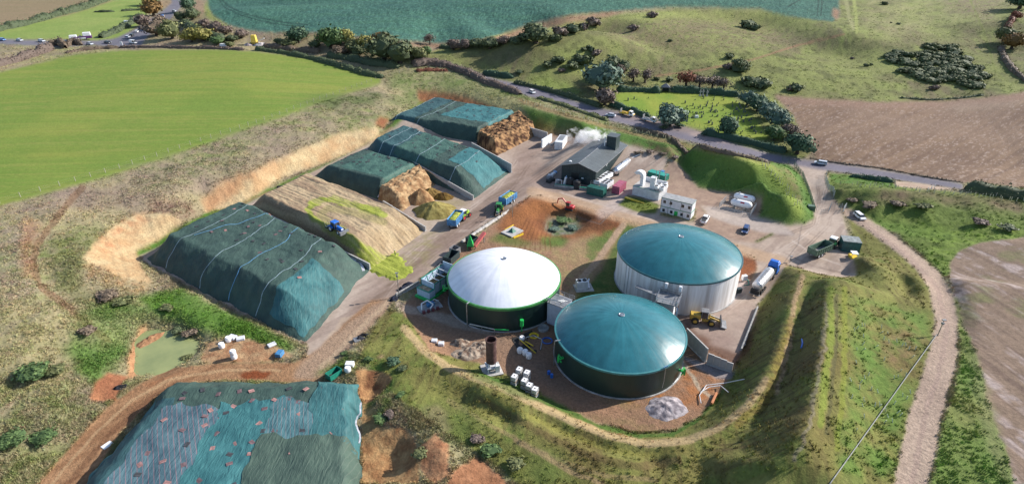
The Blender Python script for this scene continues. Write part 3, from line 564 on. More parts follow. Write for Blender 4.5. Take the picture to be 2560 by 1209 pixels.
# light patches, dug hollows at bottom middle
for p, a, b in (([(885,925),(920,920),(975,935),(975,960),(950,990),(910,1010),(895,985)], (206,160,112), (140,96,68)),
                ([(905,1010),(930,1000),(960,1062),(1010,1068),(1045,1110),(1050,1209),(900,1209),(905,1100)], (212,174,124), (172,126,86)),
                ([(1055,1110),(1090,1080),(1120,1110),(1125,1190),(1080,1209),(1050,1170)], (204,156,116), (168,118,86)),
                ([(1130,1180),(1190,1140),(1250,1190),(1290,1230),(1100,1230)], (196,144,108), (168,118,86)),
                ([(318,950),(322,890),(350,818),(372,812),(345,868),(340,940)], (204,160,118), (186,132,96)),
                ([(225,1000),(240,950),(270,932),(320,940),(300,975),(290,1000)], (190,132,96), (166,110,80)),
                ([(440,935),(520,905),(500,912),(420,945),(380,965),(350,960)], (196,148,108), (160,112,80)),
                ([(880,905),(960,885),(962,892),(900,905),(870,935)], (206,170,134), (190,150,110))):
    zone('excavated_soil', p, lin(*a), lin(*b), n_fin, rag=.5, rel=.2)
mixc(M([(780,940),(850,890),(880,880),(960,890),(990,930),(980,1000),(960,1060),(900,1010),(890,930),(830,950)], 3, 1)*(1-M([(885,925),(920,920),(975,935),(975,960),(950,990),(910,1010),(895,985)], 1, .3))*ctr(n_fin), lin(98,132,54), .8)
C *= (.86+.28*n_pix[..., None])
# relief noise
ZZ = ZZ+Rel*((fbm(XX/2.2, YY/2.2, 201, 4)-.5)*2.4)
# ridged tooth marks down the sandy faces
sm = blur((Cls == 14).astype(float), 2, 1)
ZZ = ZZ+sm*.16*(vnoise((XX*.8+YY*.6)/.9, XX*0, 203)-.5)
GM = {k: vmat('ground_'+k, **v) for k, v in {
 'rough': dict(nscale=1.8, namp=.26, bump=.8, bdist=.3), 'field': dict(nscale=2.5, namp=.14, bump=.3, bdist=.1), 'crop': dict(nscale=.55, namp=.6, bump=1, bdist=.6),
 'hill': dict(nscale=1.0, namp=.22, bump=.8, bdist=.4), 'road': dict(nscale=1.5, namp=.1, bump=.1, bdist=.02, rough=.75, spec=.35), 'hard': dict(nscale=.8, namp=.13, bump=.15, bdist=.04, rough=.85),
 'soil': dict(nscale=1.8, namp=.35, bump=.9, bdist=.3), 'plough': dict(nscale=1.6, namp=.25, bump=.8, bdist=.2)}.items()}
CM = dict(rough_grassland='rough', green_field='field', stubble_field='field', pasture='field', crop_field='crop', ploughed_field='plough', chalky_field='plough', hillside='hill',
 churchyard_lawn='field', road='road', farm_track='soil', haul_road='soil', concrete_yard='hard', excavated_soil='soil', sandy_bank='soil', grass_bank='rough', bund='rough', grass_verge='rough', gravel_yard='hard')
idx = np.arange(NR*NC).reshape(NR, NC)
quads = np.stack([idx[:-1, :-1], idx[:-1, 1:], idx[1:, 1:], idx[1:, :-1]], -1).reshape(-1, 4)
qc = Cls[:-1, :-1].ravel()
VP = np.stack([XX, YY, ZZ], -1).reshape(-1, 3); VC = C.reshape(-1, 3)
for k, nm in enumerate(NAMES):
    q = quads[qc == k]
    if not len(q): continue
    u, inv = np.unique(q, return_inverse=True)
    o = mobj(nm, grid_mesh(nm, VP[u], inv.reshape(-1, 4), VC[u]), None, GM[CM[nm]]); o['kind'] = 'structure'
# pond water
pw = [gp(x, y, -.45) for x, y in [(318,960),(318,870),(350,800),(430,790),(520,850),(505,900),(470,925),(400,965)]]
# ---------------------------------------------------------------- mesh builder
class B:
    def __init__(s): s.v = []; s.f = []
    def add(s, vs, fs):
        n = len(s.v); s.v += [tuple(v) for v in vs]; s.f += [tuple(i+n for i in f) for f in fs]; return s
    def box(s, x0, x1, y0, y1, z0, z1, tx=0, ty=0):
        return s.add([(x0,y0,z0),(x1,y0,z0),(x1,y1,z0),(x0,y1,z0),(x0+tx,y0+ty,z1),(x1-tx,y0+ty,z1),(x1-tx,y1-ty,z1),(x0+tx,y1-ty,z1)],
                     [(3,2,1,0),(4,5,6,7),(0,1,5,4),(1,2,6,5),(2,3,7,6),(3,0,4,7)])
    def bar(s, p, q, w, h=None):
        p = Vector(p); q = Vector(q); d = (q-p).normalized(); h = h or w
        u = d.cross(Vector((0, 0, 1)));  u = u.normalized() if u.length > .01 else Vector((1, 0, 0)); t = u.cross(d)
        vs = [e+u*a*w/2+t*b*h/2 for e in (p, q) for a, b in ((-1,-1),(1,-1),(1,1),(-1,1))]
        return s.add(vs, [(0,1,2,3),(7,6,5,4),(0,4,5,1),(1,5,6,2),(2,6,7,3),(3,7,4,0)])
    def cyl(s, p, q, r0, r1=None, n=12, caps=True):
        r1 = r0 if r1 is None else r1; p = Vector(p); q = Vector(q); d = (q-p).normalized()
        u = d.cross(Vector((0, 0, 1))); u = u.normalized() if u.length > .01 else Vector((1, 0, 0)); t = d.cross(u)
        vs = [e+(u*math.cos(a)+t*math.sin(a))*r for e, r in ((p, r0), (q, r1)) for a in [2*math.pi*i/n for i in range(n)]]
        fs = [(i, (i+1) % n, n+(i+1) % n, n+i) for i in range(n)]
        if caps: fs += [tuple(range(n))[::-1], tuple(range(n, 2*n))]
        return s.add(vs, fs)
    def tube(s, P, r, n=8):
        for a, b in zip(P[:-1], P[1:]): s.cyl(a, b, r, r, n)
        return s
    def lathe(s, prof, n=24, c=(0, 0, 0), ax='z'):
        vs = []
        for r, z in prof:
            for i in range(n):
                a = 2*math.pi*i/n
                if ax == 'z': vs.append((c[0]+r*math.cos(a), c[1]+r*math.sin(a), c[2]+z))
                elif ax == 'x': vs.append((c[0]+z, c[1]+r*math.cos(a), c[2]+r*math.sin(a)))
                else: vs.append((c[0]-r*math.cos(a), c[1]+z, c[2]+r*math.sin(a)))
        fs = [(k*n+i, k*n+(i+1) % n, (k+1)*n+(i+1) % n, (k+1)*n+i) for k in range(len(prof)-1) for i in range(n)]
        return s.add(vs, fs)
    def prism(s, prof, y0, y1, ty=0):
        """profile in x,z pushed along y (ty: how much the upper half leans in)"""
        n = len(prof); zm = max(p[1] for p in prof); z0 = min(p[1] for p in prof)
        vs = []
        for y, sg in ((y0, 1), (y1, -1)):
            for x, z in prof: vs.append((x, y+sg*ty*(z-z0)/(zm-z0+1e-6), z))
        return s.add(vs, [tuple(range(n)), tuple(range(n, 2*n))[::-1]]+[((i+1) % n, i, n+i, n+(i+1) % n) for i in range(n)])
    def mesh(s, name, smooth=False, bev=0):
        me = bpy.data.meshes.new(name); me.from_pydata(s.v, [], s.f)
        bm = bmesh.new(); bm.from_mesh(me)
        if bev: bmesh.ops.bevel(bm, geom=[e for e in bm.edges if e.is_manifold and e.calc_face_angle(0) > .6], offset=bev, segments=1, affect='EDGES', clamp_overlap=True)
        bmesh.ops.recalc_face_normals(bm, faces=bm.faces); bm.to_mesh(me); bm.free()
        if smooth:
            for p in me.polygons: p.use_smooth = True
            try: me.set_sharp_from_angle(angle=math.radians(40))
            except Exception: pass
        return me
    def build(s, name, m, parent=None, smooth=False, bev=0, label=None):
        o = mobj(name, s.mesh(name, smooth, bev), parent, m)
        if label: o['label'] = label
        return o
def frame(p0, p1, z=None):
    """origin at pixel p0 on the ground, local +x towards pixel p1: (location, rz, length)"""
    a = on(*p0); b = on(*p1)
    if z is None: z = a.z
    return Vector((a.x, a.y, z)), math.atan2(b.y-a.y, b.x-a.x), math.hypot(b.x-a.x, b.y-a.y)
def gframe(p0, p1): # same on the level yard
    a = gp(*p0); b = gp(*p1); return Vector((a[0], a[1], 0)), math.atan2(b[1]-a[1], b[0]-a[0]), math.hypot(b[0]-a[0], b[1]-a[1])

m_white = mat('white_paint', (.72,.74,.76), .45, var=.08)
m_offwhite = mat('cladding_white', (.62,.64,.68), .5, var=.1, vs=.8)
m_black = mat('black_rubber', (.025,.025,.027), .8, var=.2)
m_glass = mat('dark_glass', (.02,.03,.04), .12, var=.2, spec=.8)
m_steel = mat('galvanised_steel', (.42,.44,.46), .38, .85, var=.15)
m_conc = mat('cast_concrete', (.42,.41,.40), .85, var=.14, vs=.7, bump=.15)
m_concd = mat('weathered_concrete', (.34,.34,.34), .85, var=.22, vs=.5, bump=.2)
m_green = mat('bright_green_paint', (.02,.42,.09), .4, var=.12)
m_dkgreen = mat('dark_green_cladding', (.012,.034,.030), .42, var=.12, vs=.15, world=True)
m_rgreen = mat('rim_green_paint', (.07,.28,.08), .4, var=.15)
m_teal = mat('teal_paint', (.02,.22,.16), .45, var=.15)
m_shed = mat('shed_dark_cladding', (.025,.045,.050), .5, var=.15)
m_roof = mat('shed_grey_roof', (.085,.10,.108), .5, var=.1, vs=.5)
m_rust = mat('rusty_steel', (.11,.060,.058), .7, .3, var=.3, vs=.9)
m_yellow = mat('yellow_paint', (.75,.52,.03), .45, var=.12)
m_dyellow = mat('dull_yellow_paint', (.50,.34,.06), .5, var=.2)
m_red = mat('red_paint', (.42,.03,.035), .45, var=.15)
m_pink = mat('faded_maroon_paint', (.36,.09,.15), .6, var=.2)
m_blue = mat('blue_paint', (.02,.14,.55), .35, var=.1)
m_ltblue = mat('light_blue_paint', (.16,.32,.55), .5, var=.15)
m_tblue = mat('trailer_blue_paint', (.06,.22,.45), .5, var=.2)
m_wood = mat('old_timber', (.30,.22,.14), .8, var=.25, vs=2)
m_bark = mat('bark', (.07,.055,.045), .95, var=.3, vs=3)
m_silage = mat('chopped_maize', (.36,.40,.06), .95, var=.35, vs=1.5, bump=1)
m_tan = mat('old_silage', (.44,.34,.22), .95, var=.3, vs=1.2, bump=1)
m_plas = mat('white_woven_plastic', (.78,.78,.80), .55, var=.1, vs=2)
m_lime = mat('lime_paint', (.30,.50,.04), .45, var=.1)
m_jgreen = mat('tractor_green_paint', (.03,.20,.05), .4, var=.15)
m_olive = mat('olive_green_paint', (.10,.17,.12), .55, var=.2)
m_grey = mat('mid_grey_metal', (.25,.26,.28), .5, .3, var=.2)
m_hivis = mat('hi_vis_yellow', (.75,.85,.05), .6)
m_skin = mat('skin', (.5,.3,.22), .6)
m_navy = mat('navy_cloth', (.03,.04,.08), .9)

# ---------------------------------------------------------------- mounds under sheeting
class Mound:
    def __init__(s, cs, h, ins, z0=0, bump=.25, seed=1, p=1.3, curve=.5, sag=0, cut=None):
        s.c = [Vector((*gp(*c, z0), z0)) for c in cs]   # corners: near-left, far-left, far-right, near-right as (s,t)=(0,0),(0,1),(1,1),(1,0)
        s.h = h; s.cu = curve; s.ins = ins; s.bump = bump; s.seed = seed; s.p = p; s.z0 = z0; s.cut = cut
        s.Ls = ((s.c[3]-s.c[0]).length+(s.c[2]-s.c[1]).length)/2; s.Lt = ((s.c[1]-s.c[0]).length+(s.c[2]-s.c[3]).length)/2
    def xyz(s, S_, T_, off=0.0):
        S_ = np.asarray(S_, float); T_ = np.asarray(T_, float); c = s.c
        q = [np.array(v) for v in c]; w = [(1-S_)*(1-T_), (1-S_)*T_, S_*T_, S_*(1-T_)]
        P = sum(w[i][..., None]*q[i] for i in range(4))
        P[..., 0] += .5*0+s.cu*(fbm(P[..., 0]/4, P[..., 1]/4, s.seed+5, 3)-.5)*2; P[..., 1] += s.cu*(fbm(P[..., 0]/4, P[..., 1]/4, s.seed+6, 3)-.5)*2
        def e(d, i):
            k = np.clip(d/i, 0, 1) if i > 0 else np.ones_like(d); return 1-(1-k)**s.p
        z = e(S_*s.Ls, s.ins[0])*e((1-S_)*s.Ls, s.ins[1])*e(T_*s.Lt, s.ins[2])*e((1-T_)*s.Lt, s.ins[3])*s.h
        if s.cut is not None:
            z = z*s.cut(S_, T_, P)
        n = (fbm(P[..., 0]/4, P[..., 1]/4, s.seed, 3)-.5)*2*s.bump*np.clip(z/1.5, 0, 1)
        fine = (fbm((P[..., 0]*.8+P[..., 1]*.5)/.7, (-P[..., 0]*.5+P[..., 1]*.8)/2.6, s.seed+9, 3)-.5)*.16*np.clip(z, 0, 1)
        P[..., 2] = s.z0+z+n+fine+off
        return P
    def patch(s, name, s0, s1, t0, t1, m, parent, off=.02, step=.35, label=None, wob=0, drop=0):
        ns = max(2, int((s1-s0)*s.Ls/step)); n_t = max(2, int((t1-t0)*s.Lt/step))
        a, b = np.meshgrid(np.linspace(s0, s1, ns+1), np.linspace(t0, t1, n_t+1), indexing='xy')
        if wob:
            ed = np.minimum(np.minimum((a-s0), (s1-a))*s.Ls, 99); a = a+wob*(fbm(b*s.Lt/3, a*0, s.seed+40, 3)-.5)/s.Ls*np.where(np.abs(a-.5) < .49, 1, 0)
            b = b+wob*(fbm(a*s.Ls/3, b*0+3, s.seed+41, 3)-.5)/s.Lt*np.where(np.abs(b-.5) < .49, 1, 0)
        P = s.xyz(a, b, off)
        idx = np.arange(P.shape[0]*P.shape[1]).reshape(P.shape[:2])
        q = np.stack([idx[:-1, :-1], idx[:-1, 1:], idx[1:, 1:], idx[1:, :-1]], -1).reshape(-1, 4)
        o = mobj(name, grid_mesh(name, P.reshape(-1, 3), q), parent, m)
        if label: o['label'] = label
        return o
    def strap(s, name, P, w, m, parent, off=.07):
        """ribbon laid over the sheeting along (s,t) points"""
        pts = []
        for (a, b), (c, d) in zip(P[:-1], P[1:]):
            n = max(2, int(math.hypot((c-a)*s.Ls, (d-b)*s.Lt)/.5))
            for k in range(n): pts.append((a+(c-a)*k/n, b+(d-b)*k/n))
        pts.append(P[-1]); A = np.array(pts); Q = s.xyz(A[:, 0], A[:, 1], off)
        D = np.gradient(Q, axis=0); nrm = np.stack([-D[:, 1], D[:, 0], D[:, 0]*0], 1); nrm /= np.linalg.norm(nrm, axis=1)[:, None]+1e-9
        L_, R_ = Q+nrm*w/2, Q-nrm*w/2; n = len(Q)
        V = np.concatenate([L_, R_]); q = np.array([[i, i+1, n+i+1, n+i] for i in range(n-1)])
        return mobj(name, grid_mesh(name, V, q), parent, m)
    def mats(s, P, m, parent, name='weight_mat', sz=(1.0, .8)):
        """weights: small flat slabs resting on the sheeting"""
        if not hasattr(s, '_mm'):
            s._mm = B().box(-sz[0]/2, sz[0]/2, -sz[1]/2, sz[1]/2, 0, .09).mesh('weight_mat')
        for k, (a, b) in enumerate(P):
            q = s.xyz(np.array([a, a+.4/s.Ls, a]), np.array([b, b, b+.4/s.Lt]), .04)
            p, u, v = Vector(q[0]), Vector(q[1]-q[0]), Vector(q[2]-q[0]); n = u.cross(v); n = n if n.z > 0 else -n
            o = bpy.data.objects.new(name, s._mm); COL.objects.link(o); o.parent = parent
            if not s._mm.materials: s._mm.materials.append(m[0])
            rot = Vector((0, 0, 1)).rotation_difference(n.normalized()) if n.length > 0 else None
            o.location = p; o.rotation_mode = 'QUATERNION'
            if rot: o.rotation_quaternion = rot @ Vector((1, 0, 0)).rotation_difference(Vector((math.cos(k*2.4), math.sin(k*2.4), 0)))
            o.material_slots[0].link = 'OBJECT'; o.material_slots[0].material = m[k % len(m)]
def cloth(name, c, c2, stripe=None, sd=(.9, .3), ss=0.5, rough=.72, sheen=0.3):
    """woven cover: weave, creases, faint seam stripes"""
    if name in _mats: return _mats[name]
    m = mat(name, c, rough, var=.1, vs=.25, col2=c2, spec=.35); t = m.node_tree; N = t.nodes; L = t.links; p = N['Principled BSDF']
    g = N.new('ShaderNodeNewGeometry'); mp = N.new('ShaderNodeMapping'); mp.inputs['Rotation'].default_value = (0, 0, .55); mp.inputs['Scale'].default_value = (1.6, .45, 1)
    L.new(g.outputs['Position'], mp.inputs[0]); n = N.new('ShaderNodeTexNoise'); n.inputs['Scale'].default_value = 1.1; n.inputs['Detail'].default_value = 6; n.inputs['Distortion'].default_value = .8
    L.new(mp.outputs[0], n.inputs[0]); b = N.new('ShaderNodeBump'); b.inputs['Strength'].default_value = .7; b.inputs['Distance'].default_value = .28
    L.new(n.outputs[0], b.inputs['Height']); L.new(b.outputs[0], p.inputs['Normal'])
    if stripe:
        mp2 = N.new('ShaderNodeMapping'); mp2.inputs['Rotation'].default_value = (0, 0, sd[0]); L.new(g.outputs['Position'], mp2.inputs[0])
        w = N.new('ShaderNodeTexWave'); w.inputs['Scale'].default_value = sd[1]; w.inputs['Distortion'].default_value = .6; w.inputs['Detail Scale'].default_value = .4; L.new(mp2.outputs[0], w.inputs[0])
        r = N.new('ShaderNodeMapRange'); r.inputs[1].default_value = .93; r.inputs[2].default_value = 1; r.inputs[3].default_value = 0; r.inputs[4].default_value = ss; L.new(w.outputs['Fac'], r.inputs[0])
        x = N.new('ShaderNodeMix'); x.data_type = 'RGBA'; L.new(r.outputs[0], x.inputs[0])
        src = p.inputs['Base Color'].links[0].from_socket; L.new(src, x.inputs[6]); x.inputs[7].default_value = (*stripe, 1); L.new(x.outputs[2], p.inputs['Base Color'])
    return m
# ---------------------------------------------------------------- silage clamps
c_dk = cloth('net_dark_green', lin(74,102,93), lin(54,78,74), lin(120,146,136), (.95,.9), .35)
c_mid = cloth('net_mid_green', lin(78,118,106), lin(54,92,86), lin(110,150,138), (.95,1.3), .4)
c_teal = cloth('net_teal', lin(72,134,138), lin(52,112,118), lin(110,168,172), (.55,.7), .3)
c_blue = cloth('net_blue_teal', lin(68,108,112), lin(48,86,94), None)
c_grey = cloth('net_grey_teal', lin(98,132,142), lin(74,106,120), lin(190,130,140), (-.50,.42), .6)
c_str = cloth('net_teal_striped', lin(98,142,150), lin(70,116,124), lin(180,140,140), (-.3,.45), .5)
c_rim = mat('sheet_edge_white', (.62,.62,.68), .5, var=.2, vs=1.5, bump=.8)
c_fold = cloth('net_folded_teal', lin(70,128,132), lin(48,98,104), lin(120,150,150), (-.3,.35), .3)
c_dk2 = cloth('net_worn_green', lin(86,110,98), lin(68,92,84), lin(130,140,130), (.1,.5), .3)
m_strapw = mat('strap_pale', (.30,.40,.44), .6, var=.2); m_strapb = mat('strap_blue', (.14,.34,.55), .5, var=.2)
m_mat1 = mat('weight_dark', (.045,.05,.06), .9, var=.3); m_mat2 = mat('weight_pink', (.33,.18,.17), .9, var=.25); m_mat3 = mat('weight_brown', (.16,.10,.11), .9, var=.25)
rnd = random.Random(5)
def clamp(label, corners, h, ins, sheets, **kw):
    root = empty('silage_clamp', (0, 0, 0), 0, label, 'silage clamp', 'covered silage clamps in the yard'); pass
    m = Mound(corners, h, ins, **kw)
    for a, b, c, d, mt, off, lb in sheets: m.patch('cover_sheet', a, b, c, d, mt, root, off, label=lb, wob=.8)
    return root, m
# (s runs from the bank to the yard, t from the near-left side to the far-right side)
A, mA = clamp('large dark green silage clamp with pale straps, nearest to the sandy scoop', [(358,648),(622,524),(926,668),(763,864)], 6.0, (5,10,6.5,5),
    [(0,1,0,1,c_dk,0,None),(.02,.7,.55,.99,c_dk,.03,None),(.80,.985,.05,.60,c_fold,.05,'paler striped net sheet over the yard end')], seed=3, bump=.4, curve=.9)
for i, st in enumerate((.16,.40,.57,.74)): mA.strap('strap', [(st,.01),(st+.01,.3),(st+.02,.6),(st-.02,.98)], .18, (m_strapw, m_strapw, m_strapb, m_strapw)[i], A)
mA.strap('strap', [(.18,.3),(.27,.62),(.33,.9)], .2, m_strapb, A)
mA.mats([(rnd.uniform(.12,.85), rnd.uniform(.35,.92)) for _ in range(46)], [m_mat1, m_mat1, m_mat3, m_mat1, m_mat2], A, sz=(.9,.6))
mA.strap('sheet_edge', [(.66,.985),(.8,.985),(.94,.97),(.985,.9)], .8, c_rim, A, .12)
Cc, mC = clamp('part opened dark green silage clamp with white sheet edge over its cut end', [(768,448),(905,386),(1058,436),(946,498)], 5.0, (7,1.2,4,4), [(0,1,0,1,c_dk,0,None),(.35,.99,.2,.97,c_mid,.04,None)], seed=13, bump=.4)
mC.strap('sheet_edge', [(.985,.02),(.99,.3),(.985,.6),(.99,.98)], .8, c_rim, Cc, .1)
mC.mats([(rnd.uniform(.15,.92), rnd.uniform(.3,.92)) for _ in range(34)], [m_mat1], Cc, sz=(.9,.6))
D_, mD = clamp('long green silage clamp with pale cross straps, second from the back', [(900,384),(1003,333),(1279,428),(1183,499)], 5.6, (6,12,5,4), [(0,1,0,1,c_dk,0,None),(0,.36,.02,.98,c_blue,.035,None),(.30,.62,.1,.98,c_mid,.07,None),(.7,.985,.3,.97,c_teal,.06,None)], seed=23, bump=.4)  # bluish sheet at the bank end: shade there is put into its colour
for s_ in (.17,.27,.5,.8): mD.strap('strap', [(s_,.02),(s_+.01,.5),(s_-.01,.98)], .22, m_strapw, D_, .12)
mD.mats([(rnd.uniform(.12,.9), rnd.uniform(.3,.92)) for _ in range(36)], [m_mat1], D_, sz=(.9,.6))
E_, mE = clamp('rearmost silage clamp with teal patch and brown cut face below the steam', [(948,322),(1072,262),(1300,303),(1192,358)], 5.4, (7,1.5,4,4), [(0,1,0,1,c_dk,0,None),(.5,.98,.3,.97,c_teal,.05,None),(.02,.34,.05,.95,c_blue,.04,None)], seed=33, bump=.4)  # bank-end sheet tinted bluish, shading painted as cloth colour
for s_ in (.14,.38): mE.strap('strap', [(s_,.02),(s_+.02,.5),(s_,.98)], .22, m_strapw, E_, .12)
mE.strap('sheet_edge', [(.99,.02),(.985,.4),(.99,.7),(.985,.98)], .9, c_rim, E_, .1)
mE.mats([(rnd.uniform(.12,.95), rnd.uniform(.3,.92)) for _ in range(40)], [m_mat1], E_, sz=(.9,.6))
Fc, mF = clamp('foreground silage clamp under patched teal and green sheets with many weights', [(120,1330),(430,955),(893,958),(912,1330)], 4.2, (5,2.2,2,6), [(0,1,0,1,c_dk,0,None)], seed=43, bump=.4, curve=1.3)
for a, b, c, d, mt, o_ in ((.0,.17,0,.72,c_blue,.05),(.15,.43,0,.67,c_grey,.07),(.40,.66,0,.71,c_teal,.10),(.62,.88,.42,.70,c_str,.13),(.80,.999,.42,.985,c_fold,.16),(.61,.995,0,.455,c_dk2,.20),(.0,.065,0,.74,c_teal,.10)):
    mF.patch('cover_sheet', a, b, c, d, mt, Fc, o_, wob=2.2)
mF.mats([((i+.5+.5*rnd.random())/10*.80+.14, (j+.5*rnd.random())/11*.80+.03) for i in range(10) for j in range(11) if rnd.random() < .62], [m_mat1, m_mat2, m_mat3, m_mat2, m_mat3], Fc, sz=(.95,.7))
mF.strap('sheet_edge', [(.99,.5),(.995,.68),(.985,.8)], .6, c_rim, Fc, .1)
# open clamp with tyre ruts and fresh green maize
m_open = vmat('open_silage', .95, 1.6, .3, .9, .2)
Bo = empty('silage_clamp', (0,0,0), 0, 'uncovered tan silage clamp with fresh lime green maize and a blue tractor', 'silage clamp', 'covered silage clamps in the yard')
del Bo['group']
mB = Mound([(616,521),(757,449),(1064,576),(930,678)], 5.0, (7,10,3.5,2.5), seed=53, bump=.35)
a, b = np.meshgrid(np.linspace(0,1,230), np.linspace(0,1,120)); P = mB.xyz(a, b)
sx, sy = a*mB.Ls, b*mB.Lt
rut = fbm(sy/.7+.6*fbm(sx/8, sy/8, 5, 2), sx/14, 61, 2); P[..., 2] += (rut-.5)*.35*sst(sx, 2, 6)
px_, py_ = proj(P[..., 0], P[..., 1], P[..., 2])
cb = tone(lin(206,184,150), lin(172,148,122), ctr(rut, 3)); nn = fbm(P[..., 0]/2, P[..., 1]/2, 62, 4)
fr = sst(px_, 880, 960)*sst(py_, 500, 560); cb = cb*(1-.5*fr[..., None])+tone(lin(212,192,156), lin(184,160,120), ctr(nn))*.5*fr[..., None]
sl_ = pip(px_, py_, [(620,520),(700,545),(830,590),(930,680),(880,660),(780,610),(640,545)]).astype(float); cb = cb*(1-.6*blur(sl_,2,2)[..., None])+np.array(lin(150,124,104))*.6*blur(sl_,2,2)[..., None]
gr = np.zeros(a.shape)
for l, w in (([(960,535),(900,515),(830,498),(785,505),(770,525),(790,550),(830,570)], 9), ([(950,532),(905,520)], 10), ([(815,565),(860,590),(920,630),(980,665)], 15), ([(850,578),(900,625),(950,680)], 14)):
    D, _ = pdist(px_, py_, l, w*2.5); gr = np.maximum(gr, (1-sst(D+8*(nn-.5)*2, w*.6, w*1.3)))
gc = tone(lin(180,190,86), lin(150,162,64), ctr(fbm(sy/.5, sx/6, 63, 3), 3)); g_ = (gr*(.6+.4*ctr(rut, 4)))[..., None]; cb = cb*(1-g_)+gc*g_
cen, _ = pdist(px_, py_, [(960,555),(880,530),(820,520),(800,535),(830,560)], 14); c_ = ((1-sst(cen, 5, 12))*.7)[..., None]; cb = cb*(1-c_)+np.array(lin(170,160,110))*c_
idx = np.arange(a.size).reshape(a.shape); q = np.stack([idx[:-1,:-1], idx[:-1,1:], idx[1:,1:], idx[1:,:-1]], -1).reshape(-1,4)
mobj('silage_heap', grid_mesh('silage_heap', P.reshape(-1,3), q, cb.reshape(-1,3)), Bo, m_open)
# fresh maize spilled over the apron
def heap(name, cpx, R, h, colA, colB, label, cat, sq=1.0, rz=0, seed=1, z0=None, n=34, pw=1.3, rag=.35, m=None, rel=.3, parent=None, kind=None):
    c = on(*cpx); z0 = c.z if z0 is None else z0; A_ = np.linspace(0, 2*math.pi, n*2, endpoint=False); r_ = np.linspace(0, 1, n//2)
    aa, rr = np.meshgrid(A_, r_); ed = 1+rag*(fbm(np.cos(aa)*1.5+seed, np.sin(aa)*1.5, seed, 3)-.5)*2
    x = np.cos(aa)*rr*R*ed; y = np.sin(aa)*rr*R*sq*ed; X = x*math.cos(rz)-y*math.sin(rz); Y = x*math.sin(rz)+y*math.cos(rz)
    z = h*(1-rr**pw)+(fbm((X+seed*9)/.9, Y/.9, seed+3, 4)-.5)*rel*2*np.clip((1-rr)*3, 0, 1)-.05*(rr > .97)
    P = np.stack([c.x+X, c.y+Y, z0+z], -1).reshape(-1, 3); nA = len(A_)
    i = np.arange(aa.size).reshape(aa.shape); j = np.roll(i, -1, 1); q = np.stack([i[:-1], j[:-1], j[1:], i[1:]], -1).reshape(-1, 4)
    cc = tone(lin(*colA), lin(*colB), ctr(fbm(X/.7+seed, Y/.7, seed+7, 4), 3)).reshape(-1, 3)
    o = mobj(name, grid_mesh(name, P, q, cc), parent, m or m_open)
    if label: setp(o, label, cat, None, kind)
    return o
fm = B(); 
a2, b2 = np.meshgrid(np.linspace(0,1,150), np.linspace(0,1,150)); X0, Y0 = gp(870,600); 
xs = np.linspace(-40.5,-17,170); ys = np.linspace(120,147,170); X_, Y_ = np.meshgrid(xs, ys); pxx, pyy = proj(X_, Y_, X_*0)
poly = [(905,650),(940,640),(985,628),(1012,650),(1000,672),(1028,662),(1030,676),(1015,690),(985,700),(965,690),(955,692),(940,684),(925,676)]
g0 = blur(pip(pxx+4*(vnoise(X_*2,Y_*2,5)-.5)*4, pyy+3*(vnoise(X_*2,Y_*2,6)-.5)*4, poly).astype(float), 2, 2)
zz = -.10+g0*(.26+.22*(streak(.0,9,9,1)[:1,:1]*0+fbm((X_*.6+Y_*.8)/.6,(X_*.8-Y_*.6)/5,64,3)))
i = np.arange(X_.size).reshape(X_.shape); q = np.stack([i[:-1,:-1], i[:-1,1:], i[1:,1:], i[1:,:-1]], -1).reshape(-1,4); q = q[(g0[:-1,:-1].ravel() > .03)]
u, inv = np.unique(q, return_inverse=True); P = np.stack([X_,Y_,zz],-1).reshape(-1,3)[u]; nf = fbm((P[:,0]*.6+P[:,1]*.8)/.5,(P[:,0]*.8-P[:,1]*.6)/4,65,3)
o = mobj('spilled_maize', grid_mesh('spilled_maize', P, inv.reshape(-1,4), tone(np.array(lin(184,194,88)), np.array(lin(150,162,66)), ctr(nf,3))), None, m_open)
setp(o, 'fresh lime green chopped maize spilled on the concrete at the foot of the clamp', 'maize', None, 'stuff')
# cut face and loose heaps in the open bay
def face(label, cs, h, ins, seed, ca, cb_, bump=.6, rel=1.0, root=None):
    m = Mound(cs, h, ins, seed=seed, bump=bump); a, b = np.meshgrid(np.linspace(0,1,90), np.linspace(0,1,80)); P = m.xyz(a, b)
    P[..., 2] += (fbm(P[..., 0]/1.3, P[..., 1]/1.3, seed+2, 4)-.5)*rel*2*np.clip(P[..., 2], 0, 1)
    cc = tone(lin(*ca), lin(*cb_), ctr(fbm(P[..., 0]/1.1, P[..., 1]/1.1+P[..., 2], seed+4, 4), 3.5))
    i = np.arange(a.size).reshape(a.shape); q = np.stack([i[:-1,:-1], i[:-1,1:], i[1:,1:], i[1:,:-1]], -1).reshape(-1,4)
    return mobj('cut_face', grid_mesh('cut_face', P.reshape(-1,3), q, cc.reshape(-1,3)), root, m_open)
face('', [(944,499),(1056,437),(1090,460),(1010,528)], 4.4, (.2,6,2.2,2), 71, (208,176,134), (160,124,90), .5, .6, Cc)
face('', [(1192,360),(1300,303),(1348,338),(1240,392)], 4.8, (.2,4.5,2,2), 73, (190,150,108), (84,58,44), .8, 1.0, E_)
heap('silage_heap', (1088,528), 6.5, 3.2, (176,164,100), (138,124,70), 'olive green loose silage heap in the open bay behind the blue trailer', 'silage heap', .85, .4, 81, 0)
heap('silage_heap', (1078,488), 4.2, 2.6, (160,132,78), (116,92,50), 'darker brown silage heap at the back of the open bay', 'silage heap', .8, .2, 82, 0)
heap('silage_heap', (1108,494), 3.6, 1.8, (138,112,56), (96,72,36), 'low dark silage heap under the stepped concrete wall', 'silage heap', .7, .2, 83, 0)
